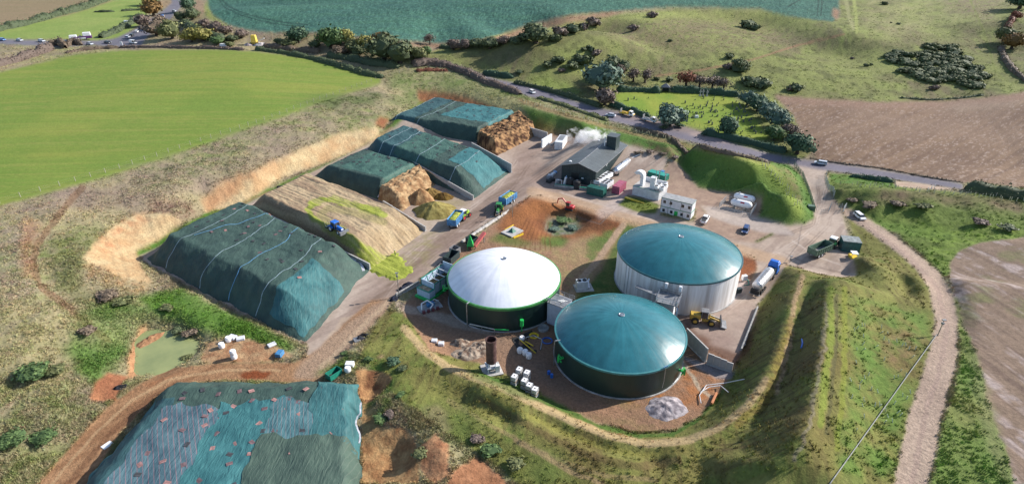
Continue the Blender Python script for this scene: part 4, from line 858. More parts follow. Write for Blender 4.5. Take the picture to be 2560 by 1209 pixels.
heap('silage_heap', (1052,500), 4.6, 3.8, (196,160,116), (150,112,78), 'pale tan silage heap fallen from the cut clamp face', 'silage heap', .9, .2, 85, 0)
heap('mud_bar', (378,852), 3.2, .6, (196,150,112), (164,120,88), None, None, .45, 1.0, 97, -.75, rel=.3)['kind'] = 'structure'
# concrete walls between the bays, made of upright panels
wall_mesh = {}
def wall(label, p0, p1, h, h1=None, th=.35, pw=1.5, m=None, name='retaining_wall', z=0, steps=True):
    a = Vector((*gp(*p0), z)); b = Vector((*gp(*p1), z)); L_ = (b-a).length; rz = math.atan2(b.y-a.y, b.x-a.x)
    root = empty(name, a, rz, label, 'wall'); n = max(1, round(L_/pw)); h1 = h if h1 is None else h1
    for k in range(n):
        hh = h+(h1-h)*(k+.5)/n; hh = round(hh, 1); key = (round(L_/n, 3), hh, th)
        if key not in wall_mesh: wall_mesh[key] = B().box(.02, L_/n-.02, -th/2, th/2, 0, hh).box(.0, L_/n, -th/2-.2, th/2+.2, 0, .25).mesh('wall_panel', bev=.02)
        o = mobj('wall_panel', wall_mesh[key], root, m or m_conc); o.location = (k*L_/n, 0, 0)
    return root
wall('grey concrete bay wall stepping down beside the loose silage heaps', (1030,425), (1184,500), 3.6, 1.6)
wall('concrete wall end draped in white sheet between tan clamp and open bay', (960,525), (1065,578), 3.2, 1.4)
wall('pale blue grey concrete wall below the brown cut clamp face', (1180,378), (1279,432), 3.4, 3.2)
wall('long bay wall between the open tan clamp and the strapped clamp', (640,530), (926,674), 1.6, 1.8)
wall('white capped wall along the bank end of the long green clamp', (897,386), (1003,334), .7, .7, .5)
wall('concrete back wall at the right of the rearmost clamp', (1322,338), (1368,352), 3.4, 3.4)
wall('bright white return wall standing alone beside the rearmost clamp', (1354,370), (1378,355), 3.3, 3.3, .6, m=m_white)
wall('curved low wall behind the white return wall', (1375,366), (1388,358), .8, .8)
wall('long low white kerb wall between the yard and the dug soil', (1155,606), (1334,487), .6, .6, .4, 3.0, m_conc)
wall('heavy concrete push wall right of the front teal tank, taller section', (1712,852), (1764,905), 3.4, 3.4, .3, 1.3)
wall('heavy concrete push wall right of the front teal tank, lower end section', (1766,908), (1829,930), 2.6, 2.2, .3, 1.3)
wall('short grey concrete wall in front of the white tank base', (1672,758), (1716,782), 3.2, 3.2, .25, 1.2, m_offwhite)
wall('low dark kerb wall at the right edge of the loader yard', (1852,878), (1893,772), .8, .8, .3, 2.4, m_concd)
wall('concrete block edge below the feeder hopper', (990,742), (1048,710), 1.0, 1.0, .3, 1.5, m_concd)
# ---------------------------------------------------------------- digester tanks
def dome_mat(name, c, c2, rough, seams):
    m = mat(name, c, rough, var=.05, vs=.45, col2=c2, spec=.5); t = m.node_tree; N = t.nodes; L = t.links; p = N['Principled BSDF']
    p.inputs['Coat Weight'].default_value = .15; p.inputs['Coat Roughness'].default_value = .25
    tc = N.new('ShaderNodeTexCoord'); g = N.new('ShaderNodeTexGradient'); g.gradient_type = 'RADIAL'; L.new(tc.outputs['Object'], g.inputs[0])
    mu = N.new('ShaderNodeMath'); mu.operation = 'MULTIPLY'; mu.inputs[1].default_value = seams; L.new(g.outputs['Fac'], mu.inputs[0])
    fr = N.new('ShaderNodeMath'); fr.operation = 'PINGPONG'; fr.inputs[1].default_value = .5; L.new(mu.outputs[0], fr.inputs[0])
    sp = N.new('ShaderNodeSeparateXYZ'); L.new(tc.outputs['Object'], sp.inputs[0]); le = N.new('ShaderNodeVectorMath'); le.operation = 'LENGTH'; L.new(tc.outputs['Object'], le.inputs[0])
    cx = N.new('ShaderNodeCombineXYZ'); m1 = N.new('ShaderNodeMath'); m1.operation = 'MULTIPLY'; m1.inputs[1].default_value = 40; L.new(g.outputs['Fac'], m1.inputs[0]); m2 = N.new('ShaderNodeMath'); m2.operation = 'MULTIPLY'; m2.inputs[1].default_value = .12; L.new(le.outputs['Value'], m2.inputs[0])
    L.new(m1.outputs[0], cx.inputs[0]); L.new(m2.outputs[0], cx.inputs[1]); ns = N.new('ShaderNodeTexNoise'); ns.inputs['Scale'].default_value = 1.0; ns.inputs['Detail'].default_value = 6; ns.inputs['Roughness'].default_value = .7; L.new(cx.outputs[0], ns.inputs[0])
    mr = N.new('ShaderNodeMapRange'); mr.inputs[1].default_value = .3; mr.inputs[2].default_value = .7; mr.inputs[3].default_value = .86; mr.inputs[4].default_value = 1.08; L.new(ns.outputs[0], mr.inputs[0])
    vm = N.new('ShaderNodeVectorMath'); vm.operation = 'SCALE'; L.new(p.inputs['Base Color'].links[0].from_socket, vm.inputs[0]); L.new(mr.outputs[0], vm.inputs['Scale']); L.new(vm.outputs[0], p.inputs['Base Color'])
    mr2 = N.new('ShaderNodeMapRange'); mr2.inputs[1].default_value = .3; mr2.inputs[2].default_value = .7; mr2.inputs[3].default_value = rough+.1; mr2.inputs[4].default_value = rough-.05; L.new(ns.outputs[0], mr2.inputs[0]); L.new(mr2.outputs[0], p.inputs['Roughness'])
    n = N.new('ShaderNodeTexNoise'); n.inputs['Scale'].default_value = .35; n.inputs['Detail'].default_value = 3; L.new(tc.outputs['Object'], n.inputs[0])
    ad = N.new('ShaderNodeMath'); ad.operation = 'MULTIPLY_ADD'; L.new(n.outputs[0], ad.inputs[0]); ad.inputs[1].default_value = 1.2; L.new(fr.outputs[0], ad.inputs[2])
    b = N.new('ShaderNodeBump'); b.inputs['Strength'].default_value = .17; b.inputs['Distance'].default_value = .2; L.new(ad.outputs[0], b.inputs['Height']); L.new(b.outputs[0], p.inputs['Normal'])
    return m
d_teal = dome_mat('dome_teal', lin(62,144,158,.55), lin(50,126,138,.55), .27, 24); d_white = dome_mat('dome_white', (.76,.78,.84), (.68,.71,.79), .4, 24)
def stained():
    m = mat('stained_white_wall', (.80,.81,.83), .7, var=.04, vs=.7, col2=(.46,.44,.43), stretch=(1.1,1.1,.08), bump=.05, world=True); return m
def tank(label, x, y, R, H, rise, dm, wm, rm, npan=48, prow=3, rimw=.16):
    t = empty('digester_tank', (x, y, 0), 0, label, 'tank', 'round digester tanks')
    pans = {}
    # wall as bolted panels: rows of curved plates, joints recessed
    hh = H/prow
    for row in range(prow):
        off = .5*(row % 2) if prow != 1 else 0
        b = B(); n = 3
        for k in range(n):
            a0 = 2*math.pi/npan*(k/n)+.0005; a1 = 2*math.pi/npan*((k+1)/n)-(.0005 if k == n-1 else -.0005)
            z0, z1 = row*hh+.015, (row+1)*hh-.015
            b.add([(R*math.cos(a0),R*math.sin(a0),z0),(R*math.cos(a1),R*math.sin(a1),z0),(R*math.cos(a1),R*math.sin(a1),z1),(R*math.cos(a0),R*math.sin(a0),z1)], [(0,1,2,3)])
        me = b.mesh('wall_panel', True); me.materials.append(wm)
        for k in range(npan):
            o = mobj('wall_panel', me, t); o.rotation_euler = (0, 0, 2*math.pi*(k+off)/npan)
    B().lathe([(R-.008,0),(R-.008,H)], 96).build('inner_wall', wm, t, True)
    B().lathe([(R+.28,0),(R+.25,.18),(R-.1,.2)], 72).build('footing', m_concd, t)
    B().lathe([(R+.02,H-rimw*1.6),(R+.16,H-rimw*1.6),(R+.22,H-.05),(R+.2,H+.1),(R-.1,H+.16),(R-.2,H-.1)], 96).build('rim', rm, t, True)
    pr = []
    for k in range(21):
        r = R*1.0*(1-k/20); q = r/R; pr.append((max(r, .01), H+.04+rise*(1-.25*q**2-.75*q**2.2)))
    B().lathe(pr, 120).build('dome', dm, t, True)
    zt = H+.04+rise
    B().lathe([(.62,-.05),(.62,.1),(.48,.14),(.42,.08),(.2,.1),(.01,.1)], 20, (0,0,zt)).build('dome_cap', m_steel, t, True)
    return t
tW = tank('white domed tank with bright green rim and near black wall', -1.8, 115, 12.7, 6.0, 4.6, d_white, m_dkgreen, m_rgreen, rimw=.3)
tF = tank('teal domed tank with near black wall, nearest the camera', 21.3, 95.1, 12.7, 6.0, 3.7, d_teal, m_dkgreen, mat('rim_teal', (.05,.20,.22), .35), rimw=.2)
tB = tank('largest teal domed tank with stained white wall', 39.3, 122.5, 14.2, 8.2, 3.9, d_teal, stained(), mat('rim_dark_teal', (.02,.09,.11), .4), 60, 1)
def onrim(t, R, a, z=0): a = math.radians(a); return (R*math.cos(a), R*math.sin(a), z)
# fittings on the tanks (fixed to them)
def pipe(t, a, R, H, r=.11, m=None):
    m = m or m_steel; A0 = onrim(t, R-.3, a, H+.1); A1 = onrim(t, R+.75, a, H+.15); A2 = onrim(t, R+.85, a, H-.5); A3 = onrim(t, R+.85, a, .2)
    B().tube([A0, A1, A2, A3], r).build('overflow_pipe', m, t, True)
pipe(tW, 235, 12.7, 6, .13); pipe(tF, 195, 12.7, 6, .13); 
b = B(); b.tube([onrim(tF,13.0,300,6.1), onrim(tF,13.05,300,3), onrim(tF,13.1,299,1.6)], .06); b.build('sight_pipe', m_steel, tF)
for k in range(4):
    b = B(); p = onrim(tF, 12.95, 298.3+k*1.2, 6.25); b.cyl(p, (p[0],p[1],6.5), .09); b.build('valve', m_ltblue, tF)
def agit(t, a, R, z):
    p = onrim(t, R, a, z); q = onrim(t, R+1.1, a, z); b = B()
    b.cyl(p, q, .28, .22, 10); b.bar((q[0],q[1],z-.7), (q[0],q[1],z+.8), .28); b.bar(onrim(t,R+.7,a-3,z+.5), onrim(t,R+.7,a+3,z+.5), .2); b.bar(onrim(t,R+.8,a-3,z-.3), onrim(t,R+.8,a+3,z-.3), .22)
    b.build('mixer_drive', m_green, t)
agit(tF, 205, 12.7, 3.6); agit(tF, 325, 12.7, 2.2); agit(tW, 188, 12.7, 4.0); 
p = onrim(tW, 13.2, 287, 0); B().cyl((p[0],p[1],1.6), (p[0],p[1],3.2), .42, .42, 14).cyl((p[0],p[1],.1), (p[0],p[1],1.6), .12).build('green_filter', m_green, tW, True)
B().tube([onrim(tW,13.4,262,1.2), onrim(tW,13.6,275,1.2)], .14).build('green_pipe', m_green, tW)
B().tube([onrim(tW,13.6,238,1.3), onrim(tW,13.4,262,1.2)], .14).build('steel_pipe', m_steel, tW)
for a in (250, 262, 274): 
    p = onrim(tW, 13.5, a, 0); B().cyl(p, (p[0],p[1],1.2), .09).build('pipe_stand', m_steel, tW)
# ladder, tie bars on the white tank wall
for a in (203, 207):
    B().tube([onrim(tB,14.35,a,.3), onrim(tB,14.35,a,8)], .05).build('cable_duct', m_grey, tB)
# linking stair tower between the two dark tanks
def at(px, py, z=0): return Vector((*gp(px, py, z), z))
s0 = at(1380,800); t = empty('stair_tower', (10.2,106.0,0), math.radians(-35), 'pale panel walled pump house with steel walkway between white and teal tanks', 'pump house')
b = B().box(-1.9,1.9,-1.9,1.9,0,5.4).build('wall', m_ltblue if False else mat('pump_house_panel', (.42,.47,.58), .5, var=.08), t)
B().box(-2.0,2.0,-2.0,2.0,5.4,5.55).build('deck', m_grey, t)
for y in (-1.9,1.9):
    for z in (.55,1.05): B().bar((-2.6,y,5.55+z),(2.6,y,5.55+z),.06).build('rail', m_steel, t)
    for x in (-2.6,-1.3,0,1.3,2.6): B().bar((x,y,5.55),(x,y,6.6),.06).build('rail_post', m_steel, t)
for a in range(3): B().tube([(-2.4+a*.5,-2.1,5.7),(-2.0+a*.5,-2.3,6.7),(.6+a*.4,-2.0,6.9),(1.0+a*.4,0,6.2)], .07).build('gas_pipe', m_steel, t, True)
# platform with feeder in front of the large tank
t = empty('feeder_platform', (33.4,106.0,0), math.radians(-25), 'steel stair platform and hopper against the front of the white walled tank', 'platform')
for x in (-2,2):
    for y in (-2,2): B().bar((x,y,0),(x,y,6.8),.22).build('post', m_steel, t)
B().box(-2.3,2.3,-2.3,2.3,6.0,6.15).build('deck', m_grey, t)
B().box(-1.9,1.9,-1.5,2.0,3.2,3.4).build('deck', m_offwhite, t)
b = B().box(-1.5,1.5,-1.3,1.5,3.4,5.6,.0).build('hopper', m_offwhite, t)
for z in (6.6,7.1):
    for q in ((-2.3,-2.3,2.3,-2.3),(-2.3,2.3,2.3,2.3),(-2.3,-2.3,-2.3,2.3),(2.3,-2.3,2.3,2.3)): B().bar((q[0],q[1],z),(q[2],q[3],z),.07).build('rail', m_steel, t)
for x in (-2.3,-.8,.8,2.3):
    for y in (-2.3,2.3): B().bar((x,y,6.1),(x,y,7.1),.07).build('rail_post', m_steel, t)
B().bar((-2.2,-2.5,5.9),(-4.6,-5.6,2.2),.5,.5).build('stair', m_offwhite, t)
B().bar((2.4,-2.4,5.9),(2.6,-5.6,1.0),.35,.35).build('chute', m_steel, t)
B().bar((2.0,-3.0,0),(1.2,-3.2,3.2),.4,.4).build('auger', m_red, t); B().tube([(.4,-3,0),(.4,-3,5.5)],.08).build('pipe', m_steel, t)
B().box(-3.4,1.4,-3.3,-1.9,0,2.9).build('wall', m_dkgreen, t)
for x in (-1.2,1.8): B().box(x-.3,x+.3,2.2,2.7,7,8.2).build('vent_box', m_offwhite, t)
# gas walkway bridge toward front tank
B().bar((-2.3,0,6.3),(-7.5,1.5,6.3),.9,.12).build('walkway', m_grey, t)
# ---- small plant near tanks
t = empty('flare_chimney', tuple(at(1229,925)), .3, 'rusty brown steel chimney standing on a square slab', 'chimney')
B().box(-1.9,1.9,-1.9,1.9,0,.3).build('slab', m_conc, t, bev=.04)
for x in (-.9,.9):
    for y in (-.9,.9): B().bar((x,y,.3),(x*.8,y*.8,2.3),.16).build('leg', m_white, t)
B().box(-1.1,1.1,-1.1,1.1,1.2,1.4).build('frame', m_offwhite, t); B().box(-.5,.5,-.5,.5,.3,1.2).build('burner', m_steel, t); B().box(.5,1.3,-1.3,-.6,.3,1.9).build('control_box', m_white, t)
B().lathe([(1.02,2.2),(1.02,7.4),(1.1,7.42),(1.1,7.6),(.96,7.6),(.94,2.3)], 28).build('stack', m_rust, t, True)
B().lathe([(.01,3.0),(.93,3.0)], 20).build('stack_floor', m_black, t)
ibc = []
def totes():
    r = empty('caged_tank', (0,0,0), 0, 'x', 'tank')
    B().box(-.5,.5,-.6,.6,.14,1.1).build('bottle', m_plas, r, bev=.06)
    b = B()
    for x in np.linspace(-.53,.53,5):
        for y in (-.63,.63): b.bar((x,y,.14),(x,y,1.12),.03)
    for y in np.linspace(-.63,.63,5):
        for x in (-.53,.53): b.bar((x,y,.14),(x,y,1.12),.03)
    for z in (.3,.6,.9,1.12):
        for q in ((-.53,-.63,.53,-.63),(-.53,.63,.53,.63),(-.53,-.63,-.53,.63),(.53,-.63,.53,.63)): b.bar((q[0],q[1],z),(q[2],q[3],z),.03)
    b.build('cage', m_steel, r); B().cyl((0,0,1.1),(0,0,1.18),.12).build('cap', m_black, r)
    B().box(-.53,.53,-.62,.62,0,.13).build('pallet', m_wood, r); return r
tote = totes()
n_ = 0
def put(src, loc, rz, label, group=None, sc=1):
    global n_
    o = src if not src.get('used') else copy_tree(src)
    src['used'] = 1; o.location = loc; o.rotation_euler = (0,0,rz); o['label'] = label; o.scale = (sc,)*3
    if group: o['group'] = group
    return o
tall = [('leftmost pair', (1286,962)), ('second pair from the left', (1311,972)), ('third pair from the left', (1323,984)), ('rightmost pair', (1337,994)), ('back left pair', (1298,944)), ('back middle pair', (1317,952))]
m_cage = mat('grimy_cage', (.28,.28,.30), .6, .3, var=.3, vs=2)
for nm, p in tall:
    q = at(*p)
    for k, w in ((0,'lower'),(1,'upper')): put(tote, (q.x,q.y,k*1.25), -.45, f'{w} stacked caged tank of the {nm} by the grass track', 'stacked caged tanks below the front tank')
bag = B().lathe([(.01,0),(.5,.02),(.56,.4),(.52,.85),(.4,1.0),(.15,.96),(.01,.94)], 14).mesh('bulk_bag', True); bag.materials.append(m_plas)
for i, (p, lb) in enumerate([((1300,880),'white bulk bag leaning left of two others near the yellow pipes'),((1313,885),'middle white bulk bag near the yellow pipes'),((1322,893),'white bulk bag nearest the camera by the yellow pipes'),((586,895),'lower white bulk bag of the stack by the haul road'),((555,868),'white bulk bag left of the group by the pond'),((572,852),'white bulk bag in the middle of the group by the pond'),((870,928),'white bulk bag beside the green skip'),((1305,848),'small white drum behind the yellow pipes')]):
    q = on(*p); o = mobj('bulk_bag', bag, None, None, (q.x,q.y,q.z), i*1.1); o.scale = (1.15,1.15,1.1 if i < 7 else .8); setp(o, lb, 'bulk bag', 'white bulk bags')
q = on(586,895); o = mobj('bulk_bag', bag, None, None, (q.x,q.y,q.z+1.08), .7); o.scale=(1.1,1.1,1); setp(o, 'upper white bulk bag of the stack by the haul road', 'bulk bag', 'white bulk bags')
for i, (p, q_) in enumerate((((1299,850,.1),(1339,884,.1)),((1313,855,.1),(1333,866,.1)))):
    a = at(*p[:2]); c = at(*q_[:2]); o = B().cyl((0,0,.25),tuple(Vector(c-a)+Vector((0,0,.25))),.12).build('yellow_pipe', m_yellow, None, True); o.location = a; setp(o, ('long','short')[i]+' yellow gas pipe lying on the black sheet between the tanks', 'pipe')
o = B().lathe([(1.0,0),(1.05,.25),(.7,.28),(.65,0)], 20).build('cable_coil', m_yellow, None, True); o.location = at(1335,840); setp(o, 'yellow coil of pipe lying between the tanks', 'coil')
o = B().lathe([(1.1,0),(1.15,.2),(.95,.25),(.9,0)], 20).build('hose_coil', m_blue, None, True); o.location = at(1368,852); setp(o, 'blue coil of hose lying left of the front tank', 'coil')
for i, p in enumerate(((1372,934),(1379,942))):
    o = B().cyl((0,0,0),(0,0,.75),.32,.3,12).build('blue_drum', m_blue, None, True); o.location = at(*p); setp(o, ('upper','lower')[i]+' small blue drum on soil left of the front tank', 'drum')
q = at(1315,852); o = B().tube([(0,0,0),(0,0,1),(1.6,.5,1.1),(3.2,-.7,1.1),(3.2,-1.8,1.1),(2.9,-3,.2)], .1).build('bent_pipe', m_steel, None, True); o.location = q; setp(o, 'bent grey steel pipework over the black sheet between the tanks', 'pipework')
o = mobj('black_sheet', grid_mesh('black_sheet', np.array([[*gp(x,y),.03] for x,y in [(1280,845),(1330,825),(1345,850),(1342,880),(1320,888),(1290,868)]]), np.array([[0,1,2,3],[0,3,4,5]])), None, m_black); setp(o, 'black sheet of plastic spread on the ground between the tanks', 'plastic sheet')
o = B().lathe([(1.2,0),(1.2,.5),(1.0,.52),(.9,.2),(.01,.2)], 20).build('manhole_ring', m_concd, None, True); o.location = at(1358,822); setp(o, 'round concrete manhole ring beside the pump house', 'manhole')
heap('gravel_heap', (1664,1022), 3.6, 1.1, (214,206,212), (140,134,142), 'round heap of pale gravel on red soil below the front tank', 'gravel heap', .9, .3, 91, 0, kind='stuff', rel=.25)
for i, (p, R_, sd_) in enumerate((((1180,880),4.0,93),((1205,868),3.0,94),((1150,858),2.0,95))):
    heap('rubble_heap', p, R_, .8, (200,184,166), (126,104,90), ('wide','middle','small')[i]+' heap of broken pale rubble left of the rusty chimney', 'rubble heap', .7, .2, sd_, 0, kind='stuff', rel=.5)
for i, (p, lb) in enumerate(((( 1086,855),'left'),((1103,862),'right'))):
    o = B().box(-.6,.6,-.5,.5,0,.7).build('concrete_block', m_offwhite, None, bev=.05); o.location = at(*p); setp(o, lb+' pale box on the rubble left of the rusty chimney', 'box')
# chiller on slab between tanks
t = empty('chiller_unit', at(1440,722), .15, 'white chiller unit with two roof fans on a small slab', 'chiller')
B().box(-.3,4,-1.6,1.8,0,.15).build('slab', m_conc, t); B().box(0,2.6,-.8,.8,.15,2.3).build('cabinet', m_white, t, bev=.04)
for x in (.65,1.95): B().cyl((x,0,2.3),(x,0,2.42),.55,.5,16).build('fan', m_black, t)
B().tube([(2.9,-.9,.6),(3.2,1.2,1.0),(3.6,2.0,1.2)],.22).build('pipe', m_offwhite, t)
t = empty('green_cabinet', (11.3,109.5,0), .1, 'dark green cabinet beside the white domed tank', 'cabinet')
B().box(-.8,.8,-.8,.8,0,2.6).build('body', m_dkgreen, t); B().box(-.9,.9,-.9,.9,2.6,2.7).build('roof', m_shed, t)
# ---------------------------------------------------------------- plant buildings, containers, vessels
def boxthing(name, label, cat, p0, p1, depth, h, m, roofm=None, ribs=.6, L=None, group=None, z=0):
    loc, rz, ln = gframe(p0, p1); ln = L or ln
    t = empty(name, loc, rz, label, cat, group)
    B().box(0.04, ln-.04, .04, depth-.04, .1, h).build('body', m, t)
    if roofm: B().box(-.03, ln+.03, -.03, depth+.03, h, h+.12).build('roof', roofm, t)
    if ribs:
        n = int(ln/ribs); b = B()
        for k in range(n): x = (k+.5)*ln/n; b.box(x-ribs*.22, x+ribs*.22, -.0, .05, .2, h-.1); b.box(x-ribs*.22, x+ribs*.22, depth-.05, depth, .2, h-.1)
        n = int(depth/ribs)
        for k in range(n): y = (k+.5)*depth/n; b.box(0, .05, y-.13, y+.13, .2, h-.1); b.box(ln-.05, ln, y-.13, y+.13, .2, h-.1)
        b.build('corrugation', m, t)['kind'] = 'stuff'
    for x in (.06, ln-.06):
        for y in (.06, depth-.06): B().box(x-.08, x+.08, y-.08, y+.08, 0, h+.02).build('corner_post', m, t)
    return t, ln
# process shed
loc, rz, ln = gframe((1403,449), (1487,467)); e = gp(1559,397); dp = math.hypot(e[0]-gp(1487,467)[0], e[1]-gp(1487,467)[1])
t = empty('process_shed', loc, rz, 'dark clad pitched roof shed with a small roof tower and white chimney', 'shed')
H0, H1 = 5.2, 6.9
SHW, SHL = ln, dp
def slabs(w, x0, x1, y0, y1, z0, z1): return None
B().add([(0,0,0),(ln,0,0),(ln,0,H0),(ln/2,0,H1),(0,0,H0),(0,dp,0),(ln,dp,0),(ln,dp,H0),(ln/2,dp,H1),(0,dp,H0)], [(0,1,2,3,4),(9,8,7,6,5),(1,6,7,2),(0,4,9,5)]).build('wall', m_shed, t)
rib = B()
for k in range(int(dp/.9)): y = (k+.5)*.9; rib.box(ln, ln+.06, y-.2, y+.2, .1, H0-.15); rib.box(-.06, 0, y-.2, y+.2, .1, H0-.15)
for k in range(int(ln/.9)):
    x = (k+.5)*.9; hz = H0+(H1-H0)*(1-abs(x-ln/2)/(ln/2)); rib.box(x-.2, x+.2, -.06, 0, .1, hz-.2)
rib.build('cladding_rib', m_shed, t)['kind'] = 'stuff'
np_ = 14
for s in (0, 1):
    sl_ = math.hypot(ln/2+.3, (H1-H0)); 
    for k in range(np_):
        y0 = -.3+(dp+.6)*k/np_+.01; y1 = -.3+(dp+.6)*(k+1)/np_-.02
        xa = -.35 if s == 0 else ln+.35; za = H0-.05
        xb = ln/2
        v = [(xa,y0,za),(xb,y0,H1+.08),(xb,y1,H1+.08),(xa,y1,za)]; v += [(x,y,z+.1) for x,y,z in v]
        B().add(v, [(0,1,2,3),(7,6,5,4),(0,4,5,1),(1,5,6,2),(2,6,7,3),(3,7,4,0)]).build('roof_panel', m_roof, t)
B().box(ln/2-.15, ln/2+.15, -.3, dp+.3, H1+.14, H1+.24).build('ridge_cap', m_grey, t)
for x in (-.38, ln+.38): B().box(x-.08, x+.08, -.3, dp+.3, H0-.15, H0+.02).build('gutter', m_grey, t)
B().bar((-.3,-.33,H0), (ln/2,-.33,H1+.15), .12, .2).bar((ln/2,-.33,H1+.15), (ln+.3,-.33,H0), .12, .2).build('verge_trim', m_teal if False else m_grey, t)
tx0, tx1, ty0, ty1 = ln*.62, ln*.62+3.4, dp-8.2, dp-4.4
tw = B().box(tx0, tx1, ty0, ty1, H0+.6, H1+3.4).build('tower', m_shed, t); B().box(tx0-.15, tx1+.15, ty0-.15, ty1+.15, H1+3.4, H1+3.55).build('tower_roof', m_roof, tw)
b = B(); [b.box(tx0+.3+k*.6, tx0+.5+k*.6, ty0-.05, ty0, H1, H1+3.3) for k in range(5)]; b.build('cladding_rib', m_shed, tw)
B().cyl((tx0-.5,ty0-.4,H1-.3),(tx0-.5,ty0-.4,H1+3.2),.2,.2,10).build('chimney', m_white, t, True)
B().cyl((ln*.18,2.0,H0+.5),(ln*.18,2.0,H0+1.2),.38,.45,12).build('roof_vent', m_white, t, True)
B().cyl((ln*.22,dp-3,H0+.5),(ln*.22,dp-3,H0+1.3),.3,.35,12).build('roof_vent', m_white, t, True)
B().box(ln*.30, ln*.52, -.1, -.02, 0, 3.4).build('roller_door', mat('door_black', (.012,.015,.018), .5), t)
B().box(ln*.60, ln*.66, -.12, -.05, 1.9, 2.3).build('wall_lamp', m_white, t)
B().box(ln+.05, ln+.35, dp*.3, dp*.3+.3, H0-.9, H0-.5).build('wall_lamp', m_white, t)
B().tube([(ln+.3,dp-1.0,4.3),(ln+5.8,dp-.2,4.0),(ln+6.0,dp-2,3.8),(ln+4.0,dp-5.5,2.9)], .22).build('duct', m_white, t, True)
# silver vessel
a = Vector((*gp(1537,442), 0)); c = Vector((*gp(1569,417), 0)); d = (c-a); 
t = empty('silver_vessel', a, math.atan2(d.y, d.x), 'silver horizontal pressure vessel on saddles beside the dark shed', 'pressure vessel'); Lv = d.length
m_sil = mat('polished_vessel', (.62,.64,.68), .28, .75, var=.08)
B().lathe([(.01,-.75),(.6,-.62),(1.05,-.3),(1.25,.1),(1.25,Lv-.1),(1.05,Lv+.3),(.6,Lv+.6),(.01,Lv+.7)], 28, (0,0,2.1), 'x').build('vessel', m_sil, t, True)
for x in (.9, Lv-1.0): B().box(x-.2, x+.2, -1.0, 1.0, 0, 1.3).build('saddle', m_shed, t)
for x in (.1, Lv*.25, Lv*.5, Lv*.75, Lv-.1): B().lathe([(1.27,-.05),(1.29,0),(1.27,.05)], 28, (x,0,2.1), 'x').build('band', m_steel, t, True)
B().cyl((Lv*.5,0,3.3),(Lv*.5,0,3.7),.3).build('manway', m_steel, t)
# condensers
loc, rz, ln = gframe((1497,470), (1532,447)); t = empty('condenser_bank', loc, rz, 'long white condenser bank with a row of five dark fans beside the shed', 'condenser'); ln = max(ln, 8.5)
B().box(0, ln, -.0, 2.3, 1.0, 2.3).build('cabinet', m_offwhite, t, bev=.03)
for k in range(5): B().cyl((ln*(k+.5)/5,1.15,2.3),(ln*(k+.5)/5,1.15,2.42),.62,.58,16).build('fan', m_black, t)
for k in range(6): B().box(ln*k/5.2+.05, ln*k/5.2+.15, .1, .2, 0, 1).build('leg', m_steel, t); B().box(ln*k/5.2+.05, ln*k/5.2+.15, 2.1, 2.2, 0, 1).build('leg', m_steel, t)
loc, rz, ln = gframe((1517,480), (1537,465)); t = empty('fan_cooler', loc, rz, 'V shaped dry cooler with six dark fans between green and maroon containers', 'cooler')
B().prism([(0,1.0),(4.6,1.0),(4.6,1.0),(4.6,2.6),(0,2.6)], 0, 2.6).build('cabinet', m_offwhite, t)
for i in range(3):
    for j in range(2): B().cyl((.8+i*1.5,.65+j*1.3,2.6),(.8+i*1.5,.65+j*1.3,2.72),.52,.5,14).build('fan', m_black, t)
for x in (.2,2.3,4.4): B().bar((x,.3,0),(x,1.3,1.0),.12).build('leg', m_grey, t)
t, l = boxthing('shipping_container', 'dark green shipping container at the near corner of the shed yard', 'container', (1466,485), (1507,495), 2.5, 2.6, mat('container_green', (.015,.11,.09), .5, var=.2), group=None)
b = B(); [b.bar((.2+k*1.6,2.2,2.6),(.2+k*1.6,2.2,3.7),.07) for k in range(4)]; b.bar((.2,2.2,3.7),(5.2,2.2,3.7),.07).bar((.2,2.2,3.1),(5.2,2.2,3.1),.07); b.build('roof_rail', m_grey, t)
t, l = boxthing('shipping_container', 'faded maroon shipping container end on beside the dry cooler', 'container', (1529,483), (1546,487), 5.6, 2.6, m_pink, L=2.5)
t, l = boxthing('shipping_container', 'teal green plant container on the gravel near the grass bank', 'container', (1655,418), (1671,421), 3.0, 2.9, m_teal, roofm=mat('teal_roof', (.03,.30,.24), .45), L=3.2)
B().box(3.4,4.3,.6,1.8,0,1.3).build('side_cabinet', m_teal, t)
t, l = boxthing('shipping_container', 'long low teal container behind the white engine housing', 'container', (1618,442), (1662,455), 2.6, 1.9, m_teal, roofm=mat('teal_roof', (.03,.30,.24), .45))
t, l = boxthing('blue_cabinet', 'small blue cabinet behind the long teal container', 'cabinet', (1649,438), (1657,440), 1.4, 1.5, m_tblue, ribs=0)
# engine house
t, l = boxthing('engine_housing', 'long white engine housing with curved exhaust duct and green trimmed roof edge', 'engine housing', (1580,487), (1645,504), 6.6, 3.1, m_offwhite, ribs=.5)
ln = l
B().box(-.05, ln+.05, -.05, .12, 3.1, 3.22).build('roof_trim', m_teal, t); B().box(0, ln, .1, 6.6, 3.1, 3.18).build('roof', m_conc, t)
B().box(0, ln, 6.3, 6.6, 3.18, 4.3).build('parapet', m_white, t); B().box(ln-.3, ln, 3.0, 6.3, 3.18, 4.1).build('parapet', m_white, t)
pr = [(2.2+1.7*math.cos(a)-1.2, 6.3+1.5*math.sin(a)) for a in np.linspace(0, math.pi*.86, 9)]; pi = [(2.2+.7*math.cos(a)-1.2, 6.3+.5*math.sin(a)) for a in np.linspace(math.pi*.86, 0, 9)]
B().prism([(2.7-.0,3.2)]+pr+pi+[(1.7,3.2)], 1.2, 3.0).build('exhaust_duct', m_white, t, True)
B().box(5.0,6.5,1.0,2.6,3.2,6.6).build('exhaust_duct', m_white, t, bev=.1); B().box(4.9,6.6,.9,2.7,6.6,6.8).build('duct_cap', m_offwhite, t)
